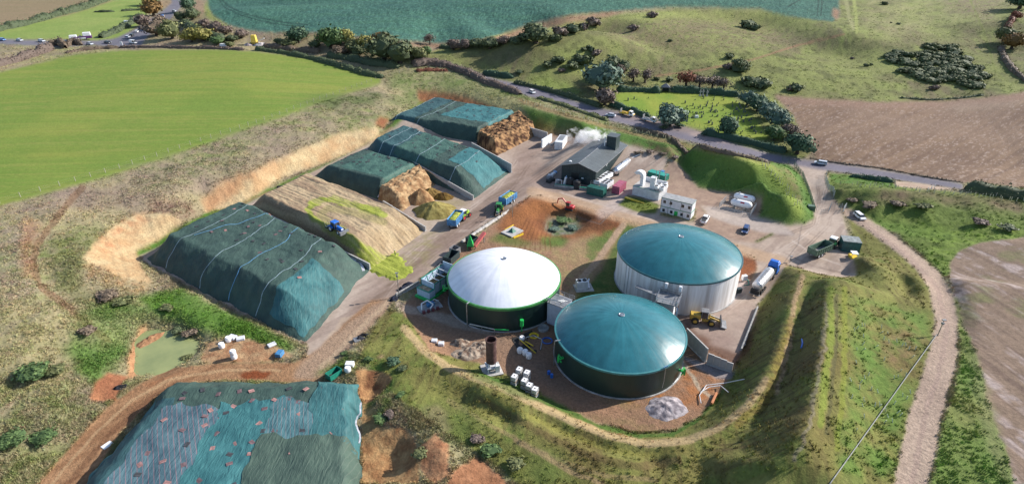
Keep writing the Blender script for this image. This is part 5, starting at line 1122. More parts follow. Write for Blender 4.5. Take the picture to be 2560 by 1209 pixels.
for i in range(2):
    for j in range(2):
        x, y = 7.2+i*1.9, 1.2+j*2.1; c_ = B().box(x-.7,x+.7,y-.75,y+.75,3.6,4.5).build('cooling_unit', m_white, t, bev=.04); B().cyl((x,y,4.5),(x,y,4.6),.5,.5,14).build('fan', m_black, c_)
B().cyl((6.8,.7,3.1),(6.8,.7,9.6),.08).build('mast', m_grey, t)
# offices: eight cabins, windows with frames
loc, rz, ln = gframe((1649,535), (1724,554)); t = empty('site_office', loc, rz, 'two storey stack of white site cabins with green trim and green door', 'site office'); D_o = 3.6; hs = 2.55
B().box(-.8, ln+2.0, -1.0, D_o+.6, 0, .05).build('slab', m_conc, t)
for f_ in range(2):
    z0 = .08+f_*(hs+.12); cut = (0,.31,.66,1) if f_ else (0,.25,.745,1)
    for i in range(3):
        B().box(ln*cut[i]+.03, ln*cut[i+1]-.03, 0, D_o, z0, z0+hs).build('wall', m_offwhite, t, bev=.03)
    B().box(-.08, ln+.08, -.1, D_o+.08, z0+hs, z0+hs+.12).build('trim', mat('cabin_trim_green', (.03,.22,.13), .5), t)
    ws = (.06,.27,.66,.87) if f_ else (.06,.32,.66,.87)
    for w in ws:
        fr_ = B().box(ln*w-.02, ln*w+.98, -.05, .0, z0+1.0, z0+2.1).build('window', m_white, t); B().box(ln*w+.08, ln*w+.88, -.07, -.04, z0+1.08, z0+2.02).build('pane', m_glass, fr_)
    for x in cut: B().box(ln*x-.06, ln*x+.06, -.06, .0, z0, z0+hs).build('corner_post', m_grey, t)
dr = B().box(ln*.47, ln*.47+1.0, -.07, -.0, .1, 2.2).build('door', m_green, t); B().box(ln*.47+.8, ln*.47+.9, -.12, -.07, 1.0, 1.15).build('handle', m_steel, dr)
B().box(-.1, ln+.1, -.12, D_o+.1, 5.46, 5.56).build('roof', mat('cabin_roof', (.30,.31,.32), .7, var=.15), t)
# white substation boxes near steam
t, l = boxthing('plant_room', 'white box shaped plant room beside the rising steam', 'plant room', (1386,375), (1405,377), 8.5, 3.1, m_white, roofm=m_offwhite, ribs=0, L=3.0)
B().box(.5,2.5,2.6,7.6,3.1,3.34).build('roof_hatch', m_grey, t); dr = B().box(.8,1.8,-.05,.04,.1,2.2).build('door', m_offwhite, t); B().box(1.6,1.7,-.09,-.05,1,1.2).build('handle', m_steel, dr)
# gas store
loc, rz, ln = gframe((1797,521), (1875,541)); t = empty('mesh_enclosure', loc, rz, 'galvanised mesh fence enclosing two white gas tanks', 'fence'); dpt = 6.2
m_mesh = mat('mesh_wire', (.45,.48,.50), .5, .3)
def meshfence(t, pts, h, m, st=.5, gap=2.4):
    for (x0,y0),(x1,y1) in zip(pts[:-1], pts[1:]):
        L_ = math.hypot(x1-x0, y1-y0); n = max(1, round(L_/gap))
        for k in range(n):
            a = Vector((x0+(x1-x0)*k/n, y0+(y1-y0)*k/n, 0)); c = Vector((x0+(x1-x0)*(k+1)/n, y0+(y1-y0)*(k+1)/n, 0))
            B().bar(a, a+Vector((0,0,h+.1)), .08).build('post', m, t); b = B()
            for z in (.1, h*.5, h): b.bar(a+Vector((0,0,z)), c+Vector((0,0,z)), .045)
            q = int(L_/n/.28)
            for i in range(1, q): p = a.lerp(c, i/q); b.bar(p+Vector((0,0,.05)), p+Vector((0,0,h)), .035)
            b.build('mesh_panel', m, t)
    B().bar((pts[-1][0],pts[-1][1],0), (pts[-1][0],pts[-1][1],h+.1), .08).build('post', m, t)
meshfence(t, [(0,0),(ln,0),(ln-.2,dpt),(0,dpt),(0,0)], 1.9, m_mesh)
m_gas = mat('gas_tank_white', (.80,.80,.82), .3, var=.04); m_tag = mat('red_placard', (.55,.03,.04), .5)
for i, (p, q) in enumerate((((1824,516),(1878,528)), ((1832,501),(1886,513)))):
    a = Vector((*gp(*p), 0)); c = Vector((*gp(*q), 0)); d = c-a; Lg = d.length
    g = empty('gas_tank', a, math.atan2(d.y,d.x), ('white gas tank nearer the camera inside the mesh enclosure','white gas tank behind the other inside the mesh enclosure')[i], 'gas tank')
    B().lathe([(.01,0),(.5,.12),(.9,.5),(1.08,1.0),(1.1,1.2),(1.1,Lg-1.2),(1.08,Lg-1.0),(.9,Lg-.5),(.5,Lg-.12),(.01,Lg)], 28, (0,0,1.75), 'x').build('vessel', m_gas, g, True)
    for x in (1.5, Lg-1.5): B().box(x-.15,x+.15,-.8,.8,0,1.1).build('saddle', m_shed, g)
    pl = [(x, -1.12*math.cos(aa), 1.75+1.12*math.sin(aa)) for aa in (.5,.62,.75,.88) for x in (Lg*.47,Lg*.47+1.15)]
    B().add(pl, [(0,1,3,2),(2,3,5,4),(4,5,7,6)]).build('placard', m_tag, g)
    B().cyl((1.6,0,2.8),(1.6,0,3.2),.3,.3,12).build('valve_hood', m_steel, g); B().bar((1.3,-.6,2.6),(1.3,.6,2.6),.5,.12).build('step_plate', m_steel, g)
# yard bits
for i, (p, lb) in enumerate((((1425,464),'left black round tank against the shed gable'),((1442,470),'right black round tank against the shed gable'))):
    q = Vector((*gp(*p), 0)); t = empty('black_tank', q, 0, lb, 'tank'); B().lathe([(1.3,0),(1.3,2.3),(1.1,2.55),(.4,2.7),(.01,2.7)], 20).build('tank_shell', m_black, t, True); B().cyl((0,0,2.65),(0,0,2.85),.3).build('lid', m_grey, t)
q = Vector((*gp(1411,462), 0)); t = empty('dosing_vessel', q, .4, 'small tilted white vessel beside the black round tanks', 'vessel'); B().cyl((0,0,.3),(.5,0,2.6),.45,.45,12).build('body', m_white, t, True); B().cyl((.5,0,2.6),(.65,0,3.2),.15).build('neck', m_ltblue, t)
q = Vector((*gp(1386,466), 0)); t = empty('low_wall_frame', q, -.28, 'green capped low wall along the near edge of the shed yard', 'wall')
B().box(0,16,-.2,.2,0,.8).build('wall', m_concd, t); B().box(0,16,-.25,.25,.8,.9).build('capping', m_teal, t); B().tube([(0.3,.6,0),(.3,.6,2.2),(2.2,.6,2.2),(2.2,.6,0)],.09).build('pipe', m_offwhite, t)
for i, (p, c_) in enumerate((((1376,442),m_offwhite),((1383,438),m_white),((1388,434),m_ltblue),((1372,446),m_grey),((1380,452),m_black),((1395,455),m_concd),((1372,456),m_black))):
    q = Vector((*gp(*p), 0)); o = B().box(-.9,.9,-.6,.6,.0,.9,.1,.1).build('crate', c_, None, bev=.05); o.location = q; o.rotation_euler = (0,0,i*.9)
    setp(o, ['off white crate heaped left of the shed gable','bright white crate heaped left of the shed gable','pale blue crate against the shed side','grey crate at the far left of the heap by the shed','black crate in front of the heap by the shed','grey concrete lump in the shed side clutter','black crate lowest in the heap by the shed'][i], 'crate')
o = B().box(0,7.0,-.45,.45,0,.35).build('yellow_beam', m_yellow, None, bev=.05); l_, r_, n2 = gframe((1563,494),(1604,508)); o.location = l_+Vector((0,0,0)); o.rotation_euler = (0,0,r_); setp(o, 'yellow steel beam lying on the lawn before the engine housing', 'beam')
for i, (p, q_, w) in enumerate((((1612,546),(1676,556),.5),((1630,552),(1700,566),.6),((1655,563),(1715,575),.5))):
    l_, r_, n2 = gframe(p, q_); b = B(); b.box(0,n2,-w,w,0,.35)
    o = b.build('timber_stack', m_wood, None); o.location = l_; o.rotation_euler = (0,0,r_); setp(o, ('upper','middle','lower')[i]+' stack of brown timber lying along the road below the office', 'timber')
# feeder hopper trailer next to white tank
l_, r_, ln = gframe((1040,742), (1072,752)); 
a = Vector((*gp(1073,752), 0)); c = Vector((*gp(1130,712), 0)); d = c-a; LF = d.length+1.5; t = empty('feed_hopper', a, math.atan2(d.y,d.x), 'long open topped feed hopper with pale blue panels and green frame', 'feed hopper')
WF = 3.4; m_pb = mat('pale_blue_panel', (.40,.52,.66), .5, var=.08)
for k in range(4):
    x0, x1 = 1.8+(LF-1.8)*k/4+.08, 1.8+(LF-1.8)*(k+1)/4-.08
    B().add([(x0,-.0,.9),(x1,-.0,.9),(x1,-.35,3.7),(x0,-.35,3.7)],[(0,1,2,3)]).build('side_panel', m_pb, t)
    B().add([(x0,WF,.9),(x1,WF,.9),(x1,WF+.35,3.7),(x0,WF+.35,3.7)],[(3,2,1,0)]).build('side_panel', m_pb, t)
for k in range(5):
    x = 1.8+(LF-1.8)*k/4; B().bar((x,0,.5),(x,-.38,3.8),.16).build('frame_post', m_teal, t); B().bar((x,WF,.5),(x,WF+.38,3.8),.16).build('frame_post', m_teal, t)
    if k in (1,2,3): B().bar((x,-.3,3.6),(x,WF+.3,3.6),.15).build('cross_bar', m_offwhite, t)
for y in (-.38, WF+.38): B().bar((1.7,y,3.8),(LF,y,3.8),.18).build('top_rail', m_teal, t)
B().box(1.75,1.9,-.3,WF+.3,.6,3.8).build('end_panel', m_pb, t); B().box(LF-.1,LF+.05,-.35,WF+.35,.6,4.7).build('end_panel', m_pb, t)
B().box(1.8,LF,.1,WF-.1,.6,.9).build('floor', m_grey, t)
mm = B(); mm.add([(1.9,0,2.2),(LF,0,1.6),(LF,WF,1.6),(1.9,WF,2.4)], [(0,1,2,3)]); mm.build('load', mat('dark_silage', (.12,.09,.04), .95, var=.3, bump=1), t)
B().box(0,1.75,-.2,WF+.2,.5,2.3).build('front_housing', m_pb, t); B().box(-.1,1.8,-.28,WF+.28,2.3,2.42).build('housing_trim', m_teal, t); B().box(.2,1.5,.2,WF-.2,2.38,2.45).build('housing_load', m_tan, t)
B().box(-.6,LF,-.5,WF+.5,0,.5).build('base_frame', m_green, t)
for i, (p0, p1, w, h, m_, lb) in enumerate((((1112,690),(1125,676),2.6,1.6,m_grey,'dark grey open bin nearer the tank in the feed line'),((1128,664),(1150,644),2.4,2.0,m_shed,'dark blue grey bin behind the white dome edge'),((1140,640),(1152,632),2.2,1.8,m_grey,'small grey bin along the feed line'),((1182,618),(1196,610),2.6,2.2,m_shed,'dark grey hopper bin beside the red auger'))):
    l_, r_, n2 = gframe(p0, p1); t = empty('open_bin', l_, r_, lb, 'bin')
    for q in ((0,n2,0,.1),(0,n2,w-.1,w),(0,.1,.1,w-.1),(n2-.1,n2,.1,w-.1)): B().box(*q,.2,h).build('side', m_, t)
    B().box(.1,n2-.1,.1,w-.1,.1,.3).build('floor', m_black, t)
l_, r_, n2 = gframe((1186,624),(1212,604)); t = empty('red_auger', l_, r_, 'red sloping auger trough behind the white dome', 'auger'); B().bar((0,0,1.0),(n2,0,2.8),.9,.6).build('trough', mat('dusty_red', (.45,.10,.10), .6), t); B().bar((.6,0,0),(.6,0,1),.2).build('leg', m_grey, t); B().bar((n2-.4,0,0),(n2-.4,0,2.6),.2).build('leg', m_grey, t)
q = Vector((*gp(1176,622), 0)); t = empty('green_cone', q, 0, 'bright green pointed hopper cone behind the white dome', 'hopper'); B().add([(-.9,-.9,1.2),(.9,-.9,1.2),(.9,.9,1.2),(-.9,.9,1.2),(0,0,4.4)], [(0,1,4),(1,2,4),(2,3,4),(3,0,4),(3,2,1,0)]).build('cone', m_green, t)
for x in (-.7,.7): B().bar((x,-.7,0),(x,-.7,1.2),.12).build('leg', m_green, t); B().bar((x,.7,0),(x,.7,1.2),.12).build('leg', m_green, t)
t = empty('pump_skid', Vector((*gp(1073,768),0)), .5, 'pump skid with white bent pipes in front of the feed hopper', 'pump')
B().box(-2.5,2.8,-1.4,1.4,0,.2).build('base', m_concd, t); B().tube([(-2,-.6,.4),(-1.6,.4,1.3),(0,.9,1.4),(.8,-.6,1.0),(-.2,-1.2,.5)],.16).build('pipe', m_white, t, True); B().tube([(.6,.8,.4),(1.6,.9,1.2),(2.4,0,1.0)],.14).build('pipe', m_steel, t, True); B().box(-.4,1.3,-.2,.9,.2,1.0).build('motor', m_tblue, t)
for k in range(4): B().box(-2.2+k*1.1,-1.6+k*1.1,-1.9,-1.4,0,.7).build('valve_block', mat('maroon_metal',(.15,.04,.05),.6), t)
# clutter along kerb
for i, (p, lb) in enumerate((((985,748),'black bag nearest the lamp post'),((1010,722),'dark heap of netting left of the hopper'),((1020,712),'dark heap of netting beside the feed hopper'),((1115,655),'blue black heap of bags by the dark bin'),((1107,662),'white and blue heap of scrap by the dark bin'))):
    heap('bag_heap', p, 1.6 if i else 1.2, .8, (60,66,86), (26,28,36), lb, 'bags', .7, .8, 140+i, 0, n=14, m=vmat('open_silage'), rel=.5)
# lamp posts and masts
for p, h, lb in (((998,742),6.4,'tall lamp post beside the road left of the white dome'),((1281,542),6.2,'lamp post by the white kerb wall near the loaded trailer'),((1643,478),7,'thin mast between engine housing and gravel'),((1975,655),1.6,'short lamp stub at the corner of the tractor yard'),((2344,838),3.6,'short pole where the grey cable meets the track'),((1660,470),5,'second thin mast behind the engine housing')):
    q = on(*p); t = empty('lamp_post', q, 0, lb, 'lamp post'); B().cyl((0,0,0),(0,0,h),.10,.07,10).build('pole', m_steel, t, True); B().box(-.35,.35,-.2,.2,h,h+.18).build('lamp_head', m_grey, t); B().box(-.2,.2,-.2,.2,h-.9,h-.5).build('control_box', m_grey, t)
# slab with green thing in dug ground
l_, r_, n2 = gframe((1252,583),(1275,595)); t = empty('slab_base', l_, r_+.1, 'white concrete slab with a green pump and yellow pipes beside the dug soil', 'slab'); B().box(0,4,0,5,0,.4).build('slab', m_conc, t, bev=.04); B().add([(1.2,1.6,.4),(3,1.6,.4),(3,3.2,.4),(1.2,3.2,.4),(2.1,2.4,1.6)],[(0,1,4),(1,2,4),(2,3,4),(3,0,4)]).build('cover', mat('dark_green_cover', (.02,.14,.10),.6), t); B().bar((4.2,.5,.1),(4.8,4,.1),.2).build('pipe', m_yellow, t); B().bar((4.6,.2,.1),(5.2,3.6,.1),.2).build('pipe', m_yellow, t); B().bar((-.4,2,.1),(-.6,6,.1),.2).build('pipe', m_yellow, t)
# skips and pallets near the haul road
q = on(836,940); t = empty('green_skip', q, .9, 'green open skip on grass beside the haul road', 'skip')
B().box(-1.4,1.4,-.8,-.72,.1,1.3).build('side', m_teal, t); B().box(-1.4,1.4,.72,.8,.1,1.3).build('side', m_teal, t); B().box(-1.4,-1.32,-.8,.8,.1,1.3).build('end', m_teal, t); B().box(1.32,1.4,-.8,.8,.1,1.3).build('end', m_teal, t); B().box(-1.3,1.3,-.7,.7,.1,.3).build('floor', m_black, t)
for i, (p, lb) in enumerate((((875,915),'white crate above the bag beside the green skip'),((680,862),'pale pallet on the verge left of the road bend'),((700,888),'dark blue drum crate on the verge left of the road bend'),((892,851),'grey pallet beside black bags on the grass right of the road'),((582,845),'upper pale crate by the pond bags'),((602,848),'right pale crate by the pond bags'),((268,1112),'white board lying at the edge of the haul road'))):
    q = on(*p); o = B().box(-.8,.8,-.6,.6,0,(.9,.3,.9,.4,.6,.5,.1)[i]).build('crate', (m_white,m_offwhite,m_tblue,m_grey,m_offwhite,m_offwhite,m_white)[i], None, bev=.04); o.location = q; o.rotation_euler = (0,0,i*.7); setp(o, lb, 'crate')
for i, p in enumerate(((910,838),(898,848),(300,968),(640,520),(700,468))):
    heap('bag_heap', p, 1.3, .7, (70,72,80), (30,32,38), ['black plastic heap on grass right of the road','second black plastic heap on grass right of the road','black pipe end in the fan of brown soil','black bag on the green strip by the tan clamp','black bag farther up the green strip'][i], 'plastic heap', .7, .3, 160+i, n=14, rel=.5)
for i, (p, q_, lb) in enumerate((((700,380*0+926),(760,926),''),)): pass
def tubeline(label, P, r, m, name='pipe', cat='pipe', z=.1):
    Q = [on(*p)+Vector((0,0,z)) for p in P]; o0 = Q[0]; o = B().tube([q-o0 for q in Q], r, 6).build(name, m, None, True); o.location = o0; return setp(o, label, cat)
tubeline('long grey cable laid straight across the planted bank beside the track', [(2341-266*k/26, 838+371*k/26) for k in range(30)], .075, mat('cable_sheath', (.26,.27,.26), .8), 'ground_cable', 'cable', .25)
tubeline('short orange blue rod lying in the hollow by the soil heap', [(895,1130),(905,1127)], .1, m_wood)
tubeline('orange brown timber leaning beside the dug corner', [(1778,1012),(1790,985)], .25, mat('orange_timber', (.45,.18,.08), .7), 'timber_beam', 'timber', .4)
tubeline('white pipe on the wall foot right of the front tank', [(1680,960),(1693,947)], .25, m_white, 'white_pipe')
tubeline('blue pipe end sticking out of the bund slope', [(2003,870),(2006,858),(2004,848)], .16, m_blue, 'blue_pipe')
tubeline('thin water pipe curving over the bund at the right of the dug corner', [(1750,985),(1770,972),(1800,968),(1820,985)], .08, m_offwhite, 'hose', 'hose', .5)
tubeline('second water hose curling down the bund slope', [(1752,1010),(1748,990),(1765,965),(1810,960),(1860,950)], .08, m_offwhite, 'hose', 'hose', .3)
tubeline('green hose coiled near the white control box', [(1858,702),(1870,700),(1872,712),(1860,714)], .1, m_teal, 'hose', 'hose')
for i, (p, lb) in enumerate((((1859,703),'white control box on legs right of the largest tank'),((1845,735),'dark pump beside the tanker rear'))):
    q = on(*p); t = empty('control_box', q, .3, lb, 'box'); B().box(-.6,.6,-.4,.4,.5,1.7).build('cabinet', (m_white, m_shed)[i], t); [B().bar((x,0,0),(x,0,.5),.1).build('leg', m_grey, t) for x in (-.5,.5)]
# fences, gates
def pxfence(label, P, h, m, gap, name='mesh_fence', wires=2, pw=.1, mesh=False, cat='fence'):
    Q = [on(*p) for p in P]; o0 = Q[0]; t = empty(name, o0, 0, label, cat); posts = []
    pm_ = None
    for a, b_ in zip(Q[:-1], Q[1:]):
        n = max(1, round((b_-a).length/gap))
        for k in range(n): p = a.lerp(b_, k/n); posts.append(Vector((p.x,p.y,onr(p.x,p.y))))
    posts.append(Q[-1])
    me = B().box(-pw/2,pw/2,-pw/2,pw/2,-.2,h).mesh('post')
    for p in posts: o = mobj('post', me, t, m); o.location = p-o0
    if wires or mesh:
        b = B()
        for a, c in zip(posts[:-1], posts[1:]):
            for k in range(wires): z = h*(k+1)/(wires+.3); b.bar(a-o0+Vector((0,0,z)), c-o0+Vector((0,0,z)), .009)
            if mesh:
                for i in range(1, 7): p = a.lerp(c, i/7)-o0; b.bar(p, p+Vector((0,0,h*.95)), .04)
        o = b.build('wire' if not mesh else 'mesh_panel', m, t); o['kind'] = 'stuff'
    return t
m_post = mat('pale_timber_post', (.40,.37,.32), .8, var=.15)
pxfence('post and wire fence along the edge of the bright green field', [(-60,526),(0,508),(150,465),(300,422),(450,372),(600,322),(700,288),(800,249),(880,222),(940,200)], 1.5, m_post, 4.1, 'wire_fence', 2, .10)
pxfence('wire fence on the crest above the back road', [(975,190),(1045,168),(1130,172),(1200,198),(1280,228),(1330,250)], 1.7, m_post, 5, 'wire_fence', 3, .12)
pxfence('green mesh fence curving along the entrance road', [(1955,402),(1985,415),(2005,440),(2020,480),(2036,530)], 1.8, mat('fence_green', (.10,.20,.13), .5), 2.4, 'mesh_fence', 2, .1, True)
pxfence('galvanised mesh fence on the right of the entrance road', [(2066,436),(2062,452),(2070,475),(2084,492)], 2.0, m_mesh, 2.4, 'mesh_fence', 2, .1, True)
pxfence('mesh fence standing across the track entrance', [(2040,528),(2070,532),(2076,520),(2102,524)], 2.0, m_mesh, 2.2, 'mesh_fence', 2, .1, True)
pxfence('pale rail fence beside the lay-by on the road', [(2120,436),(2180,443),(2235,452),(2237,466)], 1.2, m_post, 3, 'rail_fence', 2, .1)
pxfence('rail fence behind the churchyard trees along the road verge', [(1725,312),(1760,322),(1790,330)], 1.3, m_grey, 2.5, 'rail_fence', 3, .08)
pxfence('white field gate at the lay-by on the right', [(2318,478),(2336,470)], 1.3, m_white, 3.5, 'field_gate', 4, .14, cat='gate')
pxfence('wire fence along the ridge right of the entrance', [(2100,462),(2185,466),(2290,476),(2420,484),(2560,500)], 1.3, m_post, 5.5, 'wire_fence', 2, .1)
q = on(2106,532); t = empty('open_gate', q, .9, 'open galvanised gate leaf at the top of the stony track', 'gate'); b = B()
for x in np.linspace(0,3.4,12): b.bar((x,0,.1),(x,0,2.0),.05)
b.build('bar', m_mesh, t)['kind'] = 'stuff'; [B().bar((0,0,z),(3.4,0,z),.08).build('rail', m_mesh, t) for z in (.1,1.1,2.0)]
t, l = boxthing('grey_cabinet', 'grey green kiosk cabinet at the gate end of the grass bank', 'cabinet', (2018,527), (2036,529), 1.6, 1.6, m_olive, ribs=0)
t, l = boxthing('shipping_container', 'dark teal container with grey top at the edge of the tractor yard', 'container', (2101,630), (2138,634), 3.4, 3.2, mat('container_teal', (.03,.12,.14), .5, var=.2), roofm=mat('dirty_roof', (.22,.25,.26), .8, var=.3), L=4.4)
q = Vector((*gp(2130,652), 0)); t = empty('yellow_machine', q, 1.4, 'small yellow machine with white canopy beside the teal container', 'machine')
B().box(-1.3,1.3,-.9,.9,.4,1.5).build('body', m_yellow, t, bev=.08); B().box(-.9,.9,-.8,.8,2.4,2.55).build('canopy', m_white, t, bev=.05); [B().bar((x,y,1.5),(x,y,2.4),.08).build('pillar', m_white, t) for x in (-.8,.8) for y in (-.7,.7)]
[B().cyl((x,y-.15,.4),(x,y+.15,.4),.4,.4,14).build('wheel', m_black, t) for x in (-.8,.8) for y in (-.9,.9)]
# vent kiosk: chapel style shelter
q = on(1663,229); t = empty('churchyard_shelter', q, -.15, 'small open fronted shelter with slate roof against the churchyard hedge', 'shelter')
B().box(-1.5,1.5,1.2,1.4,0,2.3).build('wall', m_shed, t); B().box(-1.5,-1.3,-1.2,1.2,0,2.3).build('wall', m_shed, t); B().box(1.3,1.5,-1.2,1.2,0,2.3).build('wall', m_shed, t)
B().add([(-1.9,-1.6,2.2),(1.9,-1.6,2.2),(1.9,1.7,2.2),(-1.9,1.7,2.2),(0,0,3.9)], [(0,1,4),(1,2,4),(2,3,4),(3,0,4),(3,2,1,0)]).build('roof', mat('slate', (.12,.13,.16), .6), t); B().bar((2,-1.3,.6),(3.8,-1.3,.6),.1).build('rail', m_grey, t)
# steam
def volume(name, label, loc, sz, dens, col, scale, seed, cat):
    o = B().box(-sz[0],sz[0],-sz[1],sz[1],0,sz[2]).build(name, None, None); o.location = loc
    m = bpy.data.materials.new(name); m.use_nodes = True; N = m.node_tree.nodes; L = m.node_tree.links; N.remove(N['Principled BSDF'])
    pv = N.new('ShaderNodeVolumePrincipled'); pv.inputs['Color'].default_value = (*col, 1); pv.inputs['Anisotropy'].default_value = .2
    tc = N.new('ShaderNodeTexCoord'); n = N.new('ShaderNodeTexNoise'); n.inputs['Scale'].default_value = scale; n.inputs['Detail'].default_value = 4; n.inputs['Distortion'].default_value = .8; L.new(tc.outputs['Object'], n.inputs[0])
    mp = N.new('ShaderNodeMapping'); mp.inputs['Location'].default_value = (0,0,-.55); mp.inputs['Scale'].default_value = (1/sz[0], 1/sz[1], 1.15/sz[2]*1.0); L.new(tc.outputs['Object'], mp.inputs[0])
    ln_ = N.new('ShaderNodeVectorMath'); ln_.operation = 'LENGTH'; L.new(mp.outputs[0], ln_.inputs[0])
    a = N.new('ShaderNodeMath'); a.operation = 'MULTIPLY_ADD'; a.inputs[1].default_value = 3.2; a.inputs[2].default_value = -.85; L.new(n.outputs[0], a.inputs[0])
    s_ = N.new('ShaderNodeMath'); s_.operation = 'SUBTRACT'; L.new(a.outputs[0], s_.inputs[0]); L.new(ln_.outputs['Value'], s_.inputs[1])
    mx = N.new('ShaderNodeMath'); mx.operation = 'MULTIPLY'; mx.use_clamp = False; mx.inputs[1].default_value = dens; 
    cl = N.new('ShaderNodeMath'); cl.operation = 'MAXIMUM'; cl.inputs[1].default_value = 0; L.new(s_.outputs[0], cl.inputs[0]); L.new(cl.outputs[0], mx.inputs[0]); L.new(mx.outputs[0], pv.inputs['Density'])
    L.new(pv.outputs[0], N['Material Output'].inputs['Volume']); o.data.materials.clear(); o.data.materials.append(m)
    return setp(o, label, cat, None, 'stuff')
q = Vector((*gp(1476,384), 0)); volume('steam_plume', 'white steam billowing up behind the dark shed', q, (9,5,9), 1.1, (.98,.98,1), .42, 1, 'steam')
# ---------------------------------------------------------------- vehicles
_wm = {}
def wheel(t, x, y, r, w, rim=None, name='wheel', hubm=None):
    key = (r, w)
    if key not in _wm:
        a = B().lathe([(r*.55,-w/2),(r*.92,-w/2),(r,-w*.3),(r,w*.3),(r*.92,w/2),(r*.55,w/2)], 18, (0,0,0), 'y').mesh('tyre', True); a.materials.append(m_black)
        c = B().cyl((0,-w*.42,0),(0,w*.42,0),r*.58,r*.58,14).mesh('rim')
        _wm[key] = (a, c)
    a, c = _wm[key]; o = mobj(name, a, t); o.location = (x,y,r)
    h = mobj('rim', c, o); 
    if not c.materials: c.materials.append(m_steel)
    h.material_slots[0].link = 'OBJECT'; h.material_slots[0].material = hubm or m_steel
    return o
def carpaint(n, c): return mat('car_'+n, c, .28, var=.04, spec=.6)
def car(loc, rz, paint, label, kind='hatch', group=None, scale=1.0):
    t = empty('car', loc, rz, label, {'van':'van','pickup':'pickup'}.get(kind,'car'), group); t.scale = (scale,)*3
    L_, W_, hb = 4.2, .88, .92; hr = 1.45
    if kind == 'van': gh, hr, L_ = (-2.3,1.3), 1.95, 4.9
    elif kind == 'pickup': gh, L_ = (-.5,1.2), 5.0; hr = 1.6
    elif kind == 'saloon': gh = (-1.25,.85)
    else: gh = (-1.95,.9)
    h = L_/2
    B().prism([(-h,.45),(-h+.05,.3),(h-.1,.3),(h,.5),(h-.05,.72),(h-.95,hb),(-h+.1,hb+.02),(-h,.8)], -W_, W_, .08).build('body', paint, t, bev=.05)
    x0, x1 = gh; x1s = x1+.45 if kind != 'van' else x1+.5
    B().prism([(x0-.1 if kind != 'saloon' else x0-.5,hb),(x1s,hb),(x1-.15,hr-.06),(x0+.1,hr-.06)], -W_+.09, W_-.09, .16).build('window', m_glass, t)
    B().box(x0+.1, x1-.1, -W_+.24, W_-.24, hr-.08, hr, .05, .05).build('roof', paint, t, bev=.03)
    for y in (-1,1):
        for x in ((x0+x1)/2-.05, x0+.12): B().bar((x,y*(W_-.10),hb),(x,y*(W_-.25),hr-.06),.10,.05).build('pillar', paint, t)
    if kind == 'van': B().box(x0, .3, -W_+.06, W_-.06, hb, hr-.04, .02, .1).build('side_panel', paint, t)
    if kind == 'pickup': B().box(-h+.15, gh[0]-.3, -W_+.2, W_-.2, hb-.02, hb+.04).build('load_bed', m_black, t)
    for x in (-h+.8, h-.85):
        for y in (-W_+.08, W_-.08): wheel(t, x, y, .33, .22)
    for y in (-.62,.62):
        B().box(h-.12, h+.01, y-.18, y+.18, .58, .74).build('headlight', m_white, t); B().box(-h-.02, -h+.05, y-.16, y+.16, .6, .8).build('tail_light', m_red, t)
    return t
def carpx(p, q, paint, label, kind='hatch', group=None, scale=1.0):
    a = on(*p); b = on(*q); return car((a+b)/2+Vector((0,0,.02)), math.atan2(b.y-a.y, b.x-a.x), paint, label, kind, group, scale)
pw, psil, pblue, pdark, pnavy = carpaint('white', (.75,.76,.78)), carpaint('silver', (.50,.54,.62)), carpaint('blue', (.06,.20,.52)), carpaint('dark', (.03,.035,.045)), carpaint('navy', (.03,.06,.16))
carpx((1756,562),(1767,543), pw, 'white pickup parked on gravel beside the site office', 'pickup')
carpx((1866,572),(1860,585), pnavy, 'dark blue hatchback parked alone on the gravel strip')
carpx((2138,538),(2158,552), pw, 'white hatchback parked at the top of the stony track')
carpx((2066,413),(2036,409), psil, 'pale silver estate car on the road at the junction')
carpx((1537,294),(1516,289), psil, 'silver saloon overtaking the parked works trucks on the road', 'saloon')
carpx((1325,230),(1336,236), pw, 'small white car alone on the back road')
G_ = 'cars queuing on the far road'
for p, q, c_, k, lb in (((-6,100),(20,104),pblue,'hatch','blue car at the left edge of the far road'),((38,101),(62,105),psil,'saloon','white silver car second in the far road queue'),((92,103),(118,107),psil,'hatch','grey blue estate third in the far road queue'),
    ((154,105),(180,110),pdark,'hatch','dark car half hidden by bushes on the far road'),((146,112),(164,115),pw,'hatch','white car behind bushes near the field gateway'),((214,111),(236,114),psil,'saloon','pale blue grey saloon approaching the far junction'),((258,108),(282,110),pdark,'saloon','black saloon just left of the far junction'),
    ((322,108),(346,111),pw,'van','white van turning at the far junction'),((314,99),(326,92),psil,'hatch','grey blue car first up the side road from the junction'),((325,95),(336,87),pdark,'hatch','dark car close behind the grey one on the side road'),((336,86),(348,78),pw,'hatch','bright white car in the side road queue'),
    ((348,76),(358,70),pdark,'hatch','dark car at the top of the side road queue under trees'),((403,48),(412,42),pblue,'van','bright blue van on the far stretch of the side road'),((430,33),(442,28),psil,'hatch','silver car farthest away on the side road')):
    carpx(p, q, c_, lb, k)
